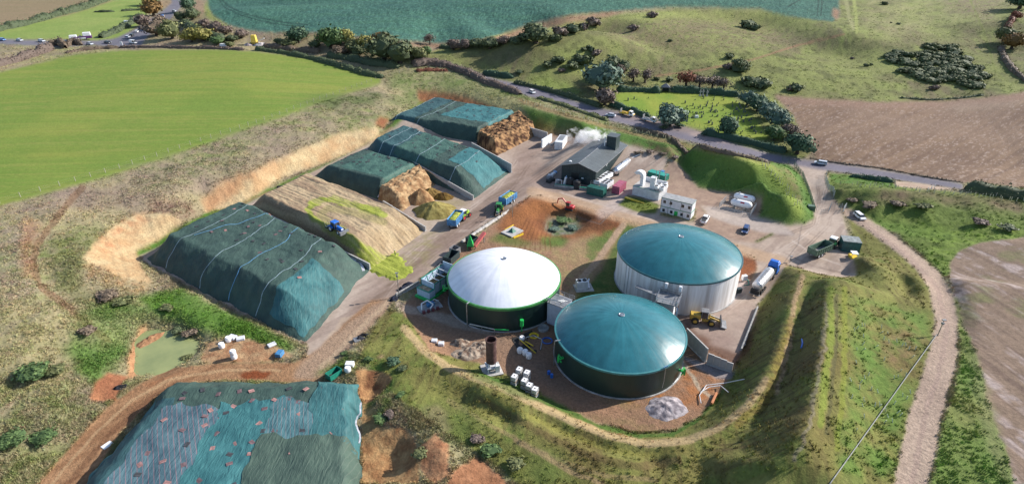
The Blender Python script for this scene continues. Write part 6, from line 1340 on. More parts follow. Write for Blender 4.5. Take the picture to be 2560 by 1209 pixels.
def works_truck(p, q, bed, label, yb):
    a = on(*p); b = on(*q); t = empty('works_truck', (a+b)/2+Vector((0,0,.02)), math.atan2(b.y-a.y, b.x-a.x), label, 'truck')
    B().prism([(1.2,.5),(3.1,.5),(3.1,1.1),(2.7,1.25),(2.2,2.2),(1.2,2.3)], -.98, .98, .1).build('cab', m_white, t, bev=.06)
    B().prism([(1.5,1.3),(2.72,1.28),(2.3,2.1),(1.5,2.1)], -1.0, 1.0, .1).build('window', m_glass, t); B().box(2.7,3.16,-.9,.9,.75,1.12).build('bonnet_panel', m_yellow, t)
    B().box(-3.1,1.1,-1.05,1.05,.75,.9).build('bed', bed, t)
    for y in (-1.05,1.0): B().box(-3.1,1.1,y,y+.05,.9,1.3).build('drop_side', yb, t)
    B().box(-3.15,-3.1,-1.05,1.05,.9,1.3).build('tail_board', yb, t); B().box(-3.0,-2.8,-.8,.8,.9,2.6).build('arrow_board', m_grey, t); B().box(-2.3,-.2,-.6,.5,.9,1.5).build('load', m_grey if yb is not m_yellow else m_dyellow, t)
    B().box(1.0,1.1,-1,1,.9,2.3).build('headboard', yb, t)
    for x in (-1.9,2.3):
        for y in (-.9,.9): wheel(t, x, y, .38, .25)
works_truck((1549,284),(1586,294), m_dyellow, 'yellow sided works truck parked in the lay-by, rear of the two', m_yellow)
works_truck((1605,299),(1643,310), m_grey, 'white sided works truck with arrow board parked in the lay-by, front of the two', m_offwhite)
# tractors
def tractor(p, q, body, roof, label, rimm, extra=None, z=None, sc=1.0):
    a = on(*p); b = on(*q); c = (a+b)/2
    if z is not None: c.z = z
    t = empty('tractor', c, math.atan2(b.y-a.y, b.x-a.x), label, 'tractor'); t.scale = (sc,)*3
    B().prism([(.5,1.0),(2.5,.95),(2.6,1.3),(2.5,1.75),(.5,1.95)], -.42, .42, .08).build('bonnet', body, t, bev=.08)
    B().box(-1.5,2.3,-.35,.35,.6,1.05).build('chassis', m_grey, t); B().box(2.35,2.75,-.4,.4,.6,1.0).build('front_weight', m_grey, t)
    B().prism([(-1.3,1.2),(.55,1.2),(.5,2.75),(-1.1,2.75)], -.82, .82, .1).build('cab_window', m_glass, t)
    for x in (-1.2,.5):
        for y in (-.8,.8): B().bar((x,y,1.2),(x*.92,y*.9,2.8),.1).build('cab_pillar', body, t)
    B().box(-1.3,.6,-.88,.88,2.75,2.95,.1,.1).build('roof', roof, t, bev=.05)
    for y in (-.95,.95):
        B().prism([(-1.9,1.2),(-1.7,1.7),(-1.1,1.95),(-.4,1.7),(-.2,1.3),(-.5,1.5),(-1.1,1.75),(-1.6,1.5)], y-.28, y+.28).build('fender', body, t)
        wheel(t, -1.1, y, .92, .55, name='rear_wheel', hubm=rimm); wheel(t, 1.9, y*.95, .66, .42, name='front_wheel', hubm=rimm)
        B().bar((.6,y*.5,1.2),(.7,y*.9,2.3),.05).build('mirror_arm', m_black, t); B().box(.66,.72,y-.12,y+.12,2.1,2.5).build('mirror', m_black, t)
    B().cyl((.9,-.5,1.7),(.9,-.5,2.8),.07).build('exhaust', m_grey, t); B().box(2.6,2.64,-.35,.35,1.3,1.6).build('headlight', m_white, t)
    return t
def trailer(p, q, mside, label, load, L_=6.6, h=2.9, ribm=None):
    a = on(*p); b = on(*q); t = empty('trailer', (a+b)/2, math.atan2(b.y-a.y, b.x-a.x), label, 'trailer'); W_ = 1.25
    for y in (-W_, W_): B().box(-L_/2,L_/2,y-.04,y+.04,1.1,h).build('side_panel', mside, t)
    for x in (-L_/2, L_/2): B().box(x-.04,x+.04,-W_+.05,W_-.05,1.1,h+(.35 if x > 0 else 0)).build('end_panel', mside, t)
    n = 7
    for k in range(n+1):
        x = -L_/2+L_*k/n; [B().box(x-.05,x+.05,y*(W_+.09)-.05,y*(W_+.09)+.05,1.1,h).build('rib', ribm or mside, t) for y in (-1,1)]
    for y in (-W_-.06, W_+.06): B().box(-L_/2-.05,L_/2+.05,y-.07,y+.07,h,h+.12).build('top_rail', ribm or mside, t)
    B().box(-L_/2+.05,L_/2-.05,-W_+.05,W_-.05,1.0,1.15).build('floor', m_grey, t); B().box(-L_/2,L_/2,-.4,.4,.7,1.0).build('chassis', m_grey, t); B().bar((L_/2,0,.85),(L_/2+1.6,0,.7),.25,.2).build('drawbar', m_grey, t)
    for x in (-1.3,.05):
        for y in (-1.0,1.0): wheel(t, x-.4, y, .62, .5, hubm=m_offwhite)
    if load is not None:
        gx, gy = np.meshgrid(np.linspace(-L_/2+.08,L_/2-.08,24), np.linspace(-W_+.08,W_-.08,12)); gz = h-.35+.55*(1-(gy/W_)**2)*(1-(gx/(L_/2))**4)+.25*(fbm(gx*2,gy*2,8,3)-.5)
        i = np.arange(gx.size).reshape(gx.shape); q_ = np.stack([i[:-1,:-1],i[:-1,1:],i[1:,1:],i[1:,:-1]],-1).reshape(-1,4); mobj('load', grid_mesh('load', np.stack([gx,gy,gz],-1).reshape(-1,3), q_), t, load)
    return t
t = tractor((838,584),(858,556), m_blue, m_blue, 'blue tractor rolling silage on the tan clamp', m_offwhite, z=None)
q = mB.xyz(np.array([.44,.46,.44]), np.array([.30,.30,.36]), 0)
# find clamp height under the tractor
def on_mound(m, px, py):
    s_, t_ = np.meshgrid(np.linspace(0,1,160), np.linspace(0,1,100)); P_ = m.xyz(s_, t_); X_, Y_ = proj(P_[...,0],P_[...,1],P_[...,2]); k = np.argmin((X_-px)**2+(Y_-py)**2); return Vector(P_.reshape(-1,3)[k])
q0 = on_mound(mB, 842, 578); q1 = on_mound(mB, 856, 560); t.location = q0+Vector((0,0,.05)); t.rotation_euler = (0,0,math.atan2(-.9,.5)); t.rotation_euler[2] = math.radians(-38)
B().box(-3.2,-2.2,-1.3,1.3,.6,1.0).build('rear_weight', m_dkgreen, t); B().bar((-2.2,-.5,.9),(-1.4,-.3,1.0),.12).build('linkage', m_grey, t); B().bar((-2.2,.5,.9),(-1.4,.3,1.0),.12).build('linkage', m_grey, t)
B().box(2.9,3.5,-1.4,1.4,.3,1.2).build('front_roller', m_grey, t)
b = B(); [b.bar((-2.6,y,1.0),(-3.3,y,2.2),.08) for y in (-1.2,-.6,0,.6,1.2)]; b.build('rake_tine', m_dkgreen, t)
trailer((1128,575),(1150,548), m_tblue, 'light blue trailer heaped with green maize parked beside the white roofed tractor', m_silage, 6.0, 2.9, m_ltblue)
tractor((1150,552),(1168,540), m_lime, m_white, 'lime green tractor with white roof in front of the light blue trailer', m_red)
trailer((1264,518),(1276,500), m_tblue, 'blue trailer full of green maize being towed down the yard', m_silage, 6.2, 2.9, m_ltblue).rotation_euler = (0,0,math.radians(238))
tractor((1250,520),(1243,543), m_jgreen, m_jgreen, 'dark green tractor towing the full blue trailer down the yard', m_yellow)
trailer((2028,645),(2064,628), m_olive, 'empty olive green trailer with ribbed sides in the far right yard', None, 6.6, 2.7, m_olive)
tractor((2070,624),(2088,608), m_jgreen, m_white, 'green tractor with white roof coupled to the olive trailer', m_grey)
# excavator
q = on(1424,524); t = empty('excavator', q, math.radians(150), 'small red excavator with bent arm on the dug soil', 'excavator')
for y in (-.75,.75): B().prism([(-1.3,.1),(-1.0,0),(1.0,0),(1.3,.1),(1.3,.45),(1.0,.6),(-1.0,.6),(-1.3,.45)], y-.2, y+.2).build('track', m_black, t, bev=.05)
B().box(-1.4,.9,-.9,.9,.7,1.5).build('body', m_red, t, bev=.1); B().box(-.2,.9,-.1,.85,1.5,2.5).build('cab_window', m_glass, t); B().box(-.25,.95,-.15,.9,2.5,2.62).build('cab_roof', m_red, t)
B().bar((.8,-.3,1.2),(2.6,-.3,3.0),.28,.34).build('boom', m_red, t); B().bar((2.6,-.3,3.0),(4.0,-.3,2.6),.26,.3).build('boom', m_red, t); B().bar((4.0,-.3,2.6),(4.4,-.3,.8),.22,.26).build('dipper', m_red, t)
B().prism([(3.9,.1),(4.7,.2),(4.6,.8),(4.2,.9)], -.7, .1).build('bucket', m_grey, t); B().box(1.2,1.4,-1,1,.1,.5).build('blade', m_red, t)
# wheel loader
q = on(1760,806); t = empty('wheel_loader', q, math.radians(-14), 'dusty yellow wheel loader with raised bucket in front of the large tank', 'wheel loader')
B().box(-3.2,-.8,-.85,.85,1.0,2.2,.1,.05).build('engine_cover', m_dyellow, t, bev=.08); B().box(-.6,2.0,-.6,.6,.7,1.5).build('front_frame', m_dyellow, t, bev=.05)
B().prism([(-.9,1.5),(.6,1.5),(.4,3.1),(-.8,3.1)], -.75, .75, .08).build('cab_window', m_glass, t); B().box(-1.0,.6,-.82,.82,3.1,3.28).build('cab_roof', m_grey, t, bev=.04)
for x in (-.85,.5):
    for y in (-.76,.76): B().bar((x,y,1.5),(x*.9,y*.95,3.1),.1).build('cab_pillar', m_grey, t)
for x in (-2.0,1.4):
    for y in (-1.0,1.0): wheel(t, x, y, .80, .55, hubm=m_dyellow)
for y in (-.45,.45): B().bar((.9,y,1.9),(3.3,y,1.1),.2,.32).build('lift_arm', m_dyellow, t)
B().bar((1.0,0,2.2),(3.0,0,1.6),.16).build('tilt_ram', m_steel, t); B().prism([(3.2,.2),(4.5,.15),(4.6,.3),(3.5,.5),(3.4,1.7),(3.2,1.6)], -1.5, 1.5).build('bucket', m_grey, t)
# tanker lorry
a = on(1886,738); b_ = on(1940,672); d = b_-a; t = empty('tanker_lorry', a, math.atan2(d.y,d.x), 'silver tanker lorry with blue cab parked beside the largest tank', 'lorry'); LT = 9.0
B().lathe([(.01,0),(.8,.05),(1.15,.3),(1.22,.6),(1.22,LT-.6),(1.15,LT-.3),(.8,LT-.05),(.01,LT)], 28, (.2,0,2.3), 'x').build('tank_body', mat('tanker_silver', (.70,.70,.74), .3, .55, var=.1, vs=.7), t, True)
for k in range(7): B().lathe([(1.24,-.06),(1.27,0),(1.24,.06)], 28, (1+k*1.2,0,2.3), 'x').build('band', m_offwhite, t, True)
B().box(1,LT-1,-.3,.3,3.5,3.62).build('catwalk', m_grey, t); B().box(0,LT+1,-.5,.5,.8,1.1).build('chassis', m_shed, t)
for x in (1.2,2.5,3.8): [wheel(t, x, y, .52, .35) for y in (-1.05,1.05)]
for x in (LT+.6,LT+3.6): [wheel(t, x, y, .52, .35) for y in (-1.05,1.05)]
B().box(LT+2.0,LT+4.3,-1.22,1.22,.8,3.3,.1,.05).build('cab', m_blue, t, bev=.1); B().box(LT+4.25,LT+4.33,-1.05,1.05,1.9,2.9).build('windscreen', m_glass, t)
for y in (-1,1): B().box(LT+3.1,LT+4.0,y*1.2-.03,y*1.2+.03,1.9,2.8).build('side_window', m_glass, t)
B().box(LT+2.1,LT+3.9,-1.1,1.1,3.3,3.9,.3,.1).build('wind_deflector', m_blue, t, bev=.08); B().box(LT+1.0,LT+1.9,-1,1,.8,2.6).build('equipment_rack', m_shed, t); B().box(-.5,.1,-1.0,1.0,.6,1.7).build('rear_pump', m_black, t); B().box(-.6,.0,-1.2,1.2,.5,.62).build('rear_bumper', m_grey, t)
# far: purple long vehicle and the yellow and white heap
a = on(175,103); b_ = on(231,99); d = b_-a; t = empty('long_lorry', a, math.atan2(d.y,d.x), 'long purple and white lorry parked on the grass beyond the far road', 'lorry'); Ll = d.length
B().box(2,Ll-3,-1.3,1.3,.8,2.0).build('load_bed', mat('purple_paint', (.12,.03,.16), .5), t); B().box(-.0,4,-1.3,1.3,1.2,3.0,.3,.1).build('front_body', m_white, t, bev=.1); B().box(Ll-4,Ll,-1.3,1.3,1.0,4.0,.2,.1).build('cab', m_white, t, bev=.1); B().box(Ll-4.2,Ll+.1,-1.35,1.35,.9,2.3).build('cab_skirt', mat('purple_paint', (.12,.03,.16), .5), t)
B().box(4,8,-1.36,-1.3,.9,1.6).build('side_panel', m_white, t); B().box(Ll-7.5,Ll-4.5,-1.36,-1.3,.9,1.6).build('side_panel', m_white, t); B().box(5,Ll-5,-1,1,2.0,2.5).build('load', m_grey, t)
for x in (1.5,3,Ll-6,Ll-3): [wheel(t, x, y, .5, .35) for y in (-1.1,1.1)]
q = on(637,112); t = empty('yellow_shredder', q, -.1, 'yellow machine hopper rising above white heaps on the far track', 'machine'); B().box(-1.4,1.6,-1,1,1.2,5.0,.3,.2).build('hopper', mat('bright_yellow_paint', (.85,.60,.10), .5), t, bev=.1); B().box(-2.2,2.4,-1.1,1.1,.5,1.3).build('chassis', m_dyellow, t); B().bar((1.5,0,1.5),(6,0,3.4),.7,.3).build('conveyor', m_white, t); [wheel(t,x,y,.5,.3) for x in (-1.5,1.5) for y in (-1,1)]  # hopper in plain bright yellow paint
for i, (p, R_, ca, cb_) in enumerate((((620,114),2.6,(225,215,220),(180,160,160)),((652,113),4.2,(245,240,240),(215,205,205)),((668,116),3.0,(190,140,110),(150,90,70)))):
    heap('rubble_heap', p, R_, 1.6, ca, cb_, ['small white heap left of the yellow machine','bright white heap right of the yellow machine','brown red heap at the right end by the far track'][i], 'heap', .5, 0, 190+i, n=14, rel=.6)
q = on(562,116); o = B().box(-2.5,2.5,-1,1,0,1.4,.3,.2).build('white_shelter', m_white, None, bev=.1); o.location = q; setp(o, 'white covered object behind the field hedge', 'cover')
q = on(305,116); o = B().box(-.6,.6,-.1,.1,.3,2.4).build('white_sign', m_white, None); o.location = q; setp(o, 'white sign board at the mouth of the far junction', 'sign')
q = on(317,58); o = B().box(-1.4,1.4,-.8,.8,0,1.6).build('white_trough', m_white, None, bev=.1); o.location = q; setp(o, 'white box standing in pasture by the hedge', 'box')
# person in hi-vis by the maize
q = Vector((*gp(988,640), .15)); p = empty('person', q, .6, 'person in yellow hi-vis jacket and dark trousers standing by the spilled maize', 'person')
def skinned(name, V, E_, R_, m, parent):
    me = bpy.data.meshes.new(name); me.from_pydata(V, E_, []); o = mobj(name, me, parent, m)
    md = o.modifiers.new('s', 'SKIN'); me.skin_vertices.new() if not me.skin_vertices else None
    for i, r_ in enumerate(R_): me.skin_vertices[0].data[i].radius = (r_, r_)
    me.skin_vertices[0].data[0].use_root = True; sb = o.modifiers.new('d', 'SUBSURF'); sb.levels = 1; sb.render_levels = 1; return o
V = [(0,0,.95),(0,0,1.2),(0,0,1.42),(0,0,1.55),(.01,0,1.68),(0,.11,.9),(.03,.12,.5),(-.02,.12,.08),(.12,.12,.04),(0,-.11,.9),(.05,-.12,.5),(.0,-.13,.08),(.14,-.13,.04),(0,.2,1.42),(.02,.26,1.15),(.12,.24,.92),(0,-.2,1.42),(.03,-.26,1.15),(.16,-.22,.95)]
Ed = [(0,1),(1,2),(2,3),(3,4),(0,5),(5,6),(6,7),(7,8),(0,9),(9,10),(10,11),(11,12),(2,13),(13,14),(14,15),(2,16),(16,17),(17,18)]
skinned('body', V, Ed, [.14,.14,.13,.06,.10,.09,.065,.045,.04,.09,.065,.045,.04,.07,.05,.035,.07,.05,.035], m_navy, p)
skinned('jacket', [(0,0,.9),(0,0,1.2),(0,0,1.44),(0,.21,1.43),(.02,.27,1.16),(.1,.25,.98),(0,-.21,1.43),(.03,-.27,1.16),(.14,-.23,1.0)], [(0,1),(1,2),(2,3),(3,4),(4,5),(2,6),(6,7),(7,8)], [.17,.17,.15,.085,.065,.05,.085,.065,.05], m_hivis, p)
B().lathe([(.01,.0),(.11,.0),(.11,.06),(.07,.11),(.01,.12)], 14, (0,0,1.72)).build('helmet', m_white, p, True)
B().lathe([(.01,0),(.07,.02),(.095,.1),(.09,.18),(.05,.23),(.01,.24)], 14, (.02,0,1.56)).build('face', m_skin, p, True)
# ---------------------------------------------------------------- trees, bushes, hedges, guards, graves, tufts
def leafmat(name, ca, cb, rough=.7):
    if name in _mats: return _mats[name]
    m = bpy.data.materials.new(name); m.use_nodes = True; t = m.node_tree; N = t.nodes; L = t.links; p = N['Principled BSDF']
    p.inputs['Roughness'].default_value = rough; p.inputs['Specular IOR Level'].default_value = .25
    a = N.new('ShaderNodeAttribute'); a.attribute_name = 'Col'; x = N.new('ShaderNodeMix'); x.data_type = 'RGBA'
    x.inputs[6].default_value = (*ca, 1); x.inputs[7].default_value = (*cb, 1); L.new(a.outputs['Fac'], x.inputs[0]); L.new(x.outputs[2], p.inputs['Base Color'])
    _mats[name] = m; return m
L_dark = leafmat('leaf_dark_evergreen', (.030,.062,.040), (.10,.17,.095))
L_mid = leafmat('leaf_mid_green', (.040,.075,.028), (.13,.20,.07))
L_olive = leafmat('leaf_olive', (.07,.085,.035), (.20,.21,.09))
L_yel = leafmat('leaf_autumn_yellow', (.13,.12,.035), (.34,.32,.09))
L_gold = leafmat('leaf_autumn_gold', (.10,.060,.02), (.28,.17,.06))
L_purp = leafmat('twig_purple_brown', (.09,.068,.058), (.24,.185,.155))
L_brown = leafmat('twig_brown', (.10,.075,.055), (.27,.21,.15))
L_red = leafmat('leaf_rust_red', (.10,.035,.02), (.30,.12,.075))
L_gorse = leafmat('leaf_gorse', (.045,.064,.034), (.15,.18,.085))
L_grey = leafmat('leaf_silver_green', (.050,.085,.068), (.18,.25,.19))
def crown_mesh(name, seed, n=1500, sq=.85, lumps=9, ls=.16, core=True, fill=1.0):
    """unit crown (radius 1): leaf-sized faces spread through lumpy clumps around a ragged core"""
    rg = np.random.RandomState(seed)
    lc = rg.normal(size=(lumps, 3)); lc /= np.linalg.norm(lc, axis=1)[:, None]; lc[:, 2] = np.abs(lc[:, 2])*.9-.1; lc *= rg.uniform(.42, .68, (lumps, 1)); lr = rg.uniform(.30, .50, lumps)
    k = rg.randint(0, lumps, n); d = rg.normal(size=(n, 3)); d /= np.linalg.norm(d, axis=1)[:, None]
    c = lc[k]+d*lr[k][:, None]*rg.uniform(.55, 1.08, (n, 1))**.6*fill
    c[:, 2] = c[:, 2]*sq
    u = rg.normal(size=(n, 3))*.9+d*.0; u -= (u*d).sum(1)[:, None]*d*.6; u /= np.linalg.norm(u, axis=1)[:, None]; v = np.cross(u, d); v /= np.linalg.norm(v, axis=1)[:, None]+1e-9
    s = ls*rg.uniform(.35, 1.25, (n, 1)); c = c*(1+.16*rg.normal(size=(n,1))); P = np.stack([c-u*s-v*s*.6, c+u*s-v*s*.6, c+u*s*.8+v*s*.6, c-u*s*.8+v*s*.6], 1).reshape(-1, 3)
    q = np.arange(n*4).reshape(-1, 4); tone_ = np.repeat(np.clip(.45+.3*rg.normal(size=n)+.25*(rg.uniform(size=lumps)[k]-.5), 0, 1), 4)
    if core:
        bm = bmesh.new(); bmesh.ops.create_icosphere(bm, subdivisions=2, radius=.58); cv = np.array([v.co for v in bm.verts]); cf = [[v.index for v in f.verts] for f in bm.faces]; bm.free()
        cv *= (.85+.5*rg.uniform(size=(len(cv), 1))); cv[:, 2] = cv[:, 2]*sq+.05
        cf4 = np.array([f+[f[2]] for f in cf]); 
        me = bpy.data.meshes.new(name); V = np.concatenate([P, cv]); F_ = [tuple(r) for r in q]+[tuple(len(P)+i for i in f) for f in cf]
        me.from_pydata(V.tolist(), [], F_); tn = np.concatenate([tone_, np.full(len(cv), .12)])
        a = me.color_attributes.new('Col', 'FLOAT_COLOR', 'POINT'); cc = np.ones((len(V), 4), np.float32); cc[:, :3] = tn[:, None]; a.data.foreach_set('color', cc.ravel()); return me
    return grid_mesh(name, P, q, np.repeat(tone_[:, None], 3, 1), False)
TREE = [crown_mesh('crown', s, 2000, .85, 14, .095) for s in (1,2,3)]
BUSH = [crown_mesh('bush_crown', s, 420, .75, 6, .17) for s in (11,12,13)]
TWIG = [crown_mesh('twig_crown', s, 900, .9, 9, .075, False, 1.05) for s in (21,22)]
trunkm = B().lathe([(.16,0),(.11,.25),(.09,.7),(.05,1.1)], 9)
for a in range(5):
    c_, s_ = math.cos(a*1.26), math.sin(a*1.26); trunkm.cyl((0,0,.55+.06*a), (c_*.45,s_*.45,1.0+.05*a), .05, .015, 6)
trunkm = trunkm.mesh('trunk', True); trunkm.materials.append(m_bark)
for me in TREE+BUSH+TWIG: me.materials.append(L_dark)
rt = random.Random(3)
def tree(px, py, r, leaf, label, kind='tree', twig=False, tall=1.0, group=None):
    """px, py: ground point seen in the picture; r: crown radius in picture pixels"""
    q = on(px, py); R_ = 1.12*r/F*(q.y*CP+(HC-q.z)*SP)
    if kind == 'tree':
        t = empty('tree', q, rt.uniform(0, 6.28), label, 'tree', group)
        c = mobj('crown', rt.choice(TWIG if twig else TREE), t); c.location = (0,0,R_*.68*tall); c.scale = (R_,R_,R_*tall)
        c.material_slots[0].link = 'OBJECT'; c.material_slots[0].material = leaf
        k = mobj('trunk', trunkm, t); k.scale = (R_,R_,R_*.75*tall)
        return t
    c = mobj('bush', rt.choice((TREE if r > 26 else BUSH) if not twig else TWIG)); c.location = q+Vector((0,0,R_*.30)); c.rotation_euler = (0,0,rt.uniform(0,6.28)); c.scale = (R_,R_*rt.uniform(.75,1),R_*.8*tall)
    c.material_slots[0].link = 'OBJECT'; c.material_slots[0].material = leaf
    return setp(c, label, 'bush', group)
TR = [ # px, py(base), r, leaf, label, twig, tall
 (1503,226,46,L_grey,'largest silver green evergreen tree at the upper left corner of the churchyard',0,.95),(1512,262,27,L_purp,'purple brown shrubby tree below the large evergreen by the road',0,1),(1500,205,26,L_mid,'mid green tree tucked under the large evergreen',0,1),
 (1673,316,36,L_grey,'big round evergreen tree in the churchyard beside the lay-by',0,.95),(1820,338,28,L_dark,'round dark tree at the near right corner of the churchyard',0,1),(1992,384,34,L_dark,'very dark tree at the corner of ploughed field and road',0,.95),
 (1868,262,22,L_grey,'topmost blue green tree of the row on the right of the churchyard',0,1),(1893,278,25,L_dark,'second dark tree down the row on the right of the churchyard',0,1),(1918,298,27,L_grey,'silver green tree in the middle of the row right of the churchyard',0,1),(1945,318,27,L_grey,'broad grey green tree against the brown field corner',0,1),(1935,350,26,L_mid,'green tree low in the row right of the churchyard',0,.9),(1968,345,22,L_purp,'purple tinged tree between dark ones by the brown field',0,1),
 (1548,195,17,L_purp,'mauve bare tree just right of the large evergreen',1,1.1),(1583,205,20,L_purp,'mauve bare tree behind the churchyard hedge, left one',1,1),(1612,207,20,L_purp,'mauve bare tree behind the churchyard hedge, right one',1,1),(1560,182,18,L_gorse,'dark thorn tree on the slope behind the churchyard',0,1),(1530,172,20,L_gorse,'dark thorn tree above the large evergreen',0,1),
 (1714,218,26,L_red,'rust coloured tree behind the churchyard hedge',1,1),(1748,218,22,L_purp,'brownish bare tree right of the rust coloured one',1,.9),(1780,222,22,L_purp,'grey mauve bare tree third along the hedge',1,.9),(1808,226,20,L_purp,'grey mauve bare tree at the right end of the hedge',1,.9),
 (385,40,25,L_gold,'golden brown tree beside the side road at upper left',0,.9),(382,14,20,L_mid,'green tree behind the golden one at upper left',0,.9),(358,66,20,L_purp,'purple brown tree left of the side road trees',0,.9),(392,90,26,L_brown,'brown tree left of the dark green one at the side road bend',0,.9),(432,98,28,L_olive,'olive green tree above the grass triangle by the road',0,.95),(402,70,20,L_brown,'russet tree hanging over the side road',0,.9),
 (472,28,17,L_dark,'tall dark tree at the top of the side road',0,1.3),(482,50,18,L_gorse,'dark tree below the tall one beside the blue green field',0,1),(452,54,14,L_gorse,'small dark tree right of the blue van',0,1),(480,106,22,L_yel,'yellow green tree left of the twin yellow one',0,.95),(508,104,24,L_yel,'yellow green tree with the brightest crown near the field corner',0,.9),
 (512,70,16,L_purp,'purple shrub tree at the tip of the blue green field',0,.8),(540,82,20,L_purp,'purple shrub tree below the field edge',0,.8),(566,86,17,L_purp,'dark purple shrub tree right of the yellow trees',0,.8),(604,96,17,L_purp,'dark purple shrub tree above the yellow machine',0,.8),(545,112,18,L_mid,'low green tree between yellow trees and white cover',0,.7),(582,104,14,L_gorse,'low dark tree left of the yellow machine',0,.7),(575,118,12,L_olive,'small olive tree at the field hedge',0,.7),
 (748,106,27,L_dark,'lone dark tree at the edge of the blue green field',0,.9),(722,118,18,L_olive,'olive bush tree left of the lone dark tree',0,.7),(697,112,12,L_gorse,'small dark tree right of the white heap',0,.8),(828,122,33,L_mid,'large green tree leading the copse by the field edge',0,.95),(870,108,22,L_yel,'yellow green tree at the top of the copse',0,.9),(884,128,20,L_olive,'olive tree in the middle of the copse',0,.9),(915,120,22,L_yel,'bright yellow tree in the middle of the copse',0,.9),(790,122,16,L_gorse,'dark shrub at the left foot of the copse',0,.8),
 (962,150,44,L_gorse,'biggest dark tree of the copse above the field corner',0,.85),(1000,158,40,L_gorse,'dark spreading tree right of the biggest one',0,.8),(950,105,18,L_gold,'golden topped tree behind the copse',0,.8),(1045,150,24,L_olive,'olive tree at the right end of the copse',0,.8),(1075,112,14,L_purp,'grey bare tree against the blue green field',1,1.1),(1068,138,16,L_mid,'small green tree above the purple thicket',0,.8),(895,140,20,L_gorse,'dark round tree low in the copse',0,.8),(850,138,20,L_brown,'brown shrubby tree low in the copse',0,.7),
 (1340,108,38,L_gorse,'broad dark thorn tree on the hillside shoulder',0,.75),(1135,125,20,L_purp,'purple thorn tree left end of the hillside row',0,.8),(1165,122,17,L_purp,'purple thorn tree second in the hillside row',0,.8),(1190,120,18,L_gorse,'dark thorn tree third in the hillside row',0,.8),(1225,122,22,L_gorse,'dark thorn tree fourth in the hillside row',0,.8),(1258,112,16,L_purp,'small purple thorn tree before the broad one',0,.8),
 (2512,108,24,L_olive,'olive field tree at the right edge above the dirt field',0,1),(2528,122,24,L_gold,'golden brown field tree at the right edge',0,1),(2548,22,30,L_dark,'dark tree cut by the top right corner',0,.9),(2538,48,14,L_red,'rusty shrub tree below the corner tree',0,.8),
]
for a in TR: tree(a[0], a[1], a[2], a[3], a[4], 'tree', a[5], a[6])
BU = [(1632,44,15,'on the hill crest by the field edge'),(1584,76,15,'on the grassy shoulder left of the crest bush'),(1872,70,20,'upper left lobe of the pair on the upper slope'),(1886,76,15,'lower right lobe of the pair on the upper slope'),(1674,104,6,'tiny one in the middle of the hill'),(1824,146,13,'just above the broad round bush near the path'),(1846,178,30,'broad round one below the footpath'),(1822,172,14,'left lobe of the broad bush below the footpath'),
 (1885,216,24,'left of the pair above the brown field'),(1908,220,24,'right of the pair above the brown field'),(1862,206,15,'small one left of the pair above the brown field'),(1990,227,19,'low one above the ploughed field edge'),(1974,225,12,'left end of the low bush above the ploughed field'),
 (1472,122,9,'top of the scattered string on the near slope'),(1478,130,12,'second of the scattered string on the near slope'),(1490,138,14,'largest of the scattered string on the near slope'),(1460,127,9,'left outlier of the scattered string'),(1444,142,8,'small round one between scattered strings'),(1398,158,18,'purple dark one above the road hedge'),(1370,166,14,'left of the purple dark clump above the road'),(1455,160,24,'large dark one left of the big evergreen'),(1432,170,18,'lower left of the large dark one by the evergreen'),(1405,180,9,'small green one on the bright slope'),
 (1400,88,22,'right beside the broad thorn tree'),(1432,82,22,'central in the dark hillside thicket'),(1458,76,17,'right in the dark hillside thicket'),(1485,64,20,'round one at the upper end of the thicket'),(1480,52,10,'small one on top of the thicket end'),(1385,104,18,'lower middle of the dark hillside thicket'),(1310,100,18,'left lower part of the dark hillside thicket'),(1290,110,14,'leftmost low one of the hillside thicket'),(1640,200,8,'small brown one behind the churchyard shelter left'),(1674,203,11,'small brown one behind the churchyard shelter right'),
 (2130,148,5,'tiny one on the right slope'),(2164,166,7,'left of two dots on the right slope'),(2178,163,5,'right of two dots on the right slope'),(2246,62,5,'tiny dark one high on the right slope'),(2228,58,3,'tiniest dark dot high on the right slope'),(2333,224,12,'outlier below the large gorse mass'),(2210,12,8,'dark patch near the top edge at right')]
for x, y, r, l in BU: tree(x, y, r, L_gorse if rt.random() < .75 else L_purp, 'dark gorse bush, '+l, 'bush', group='gorse bushes on the hillside')
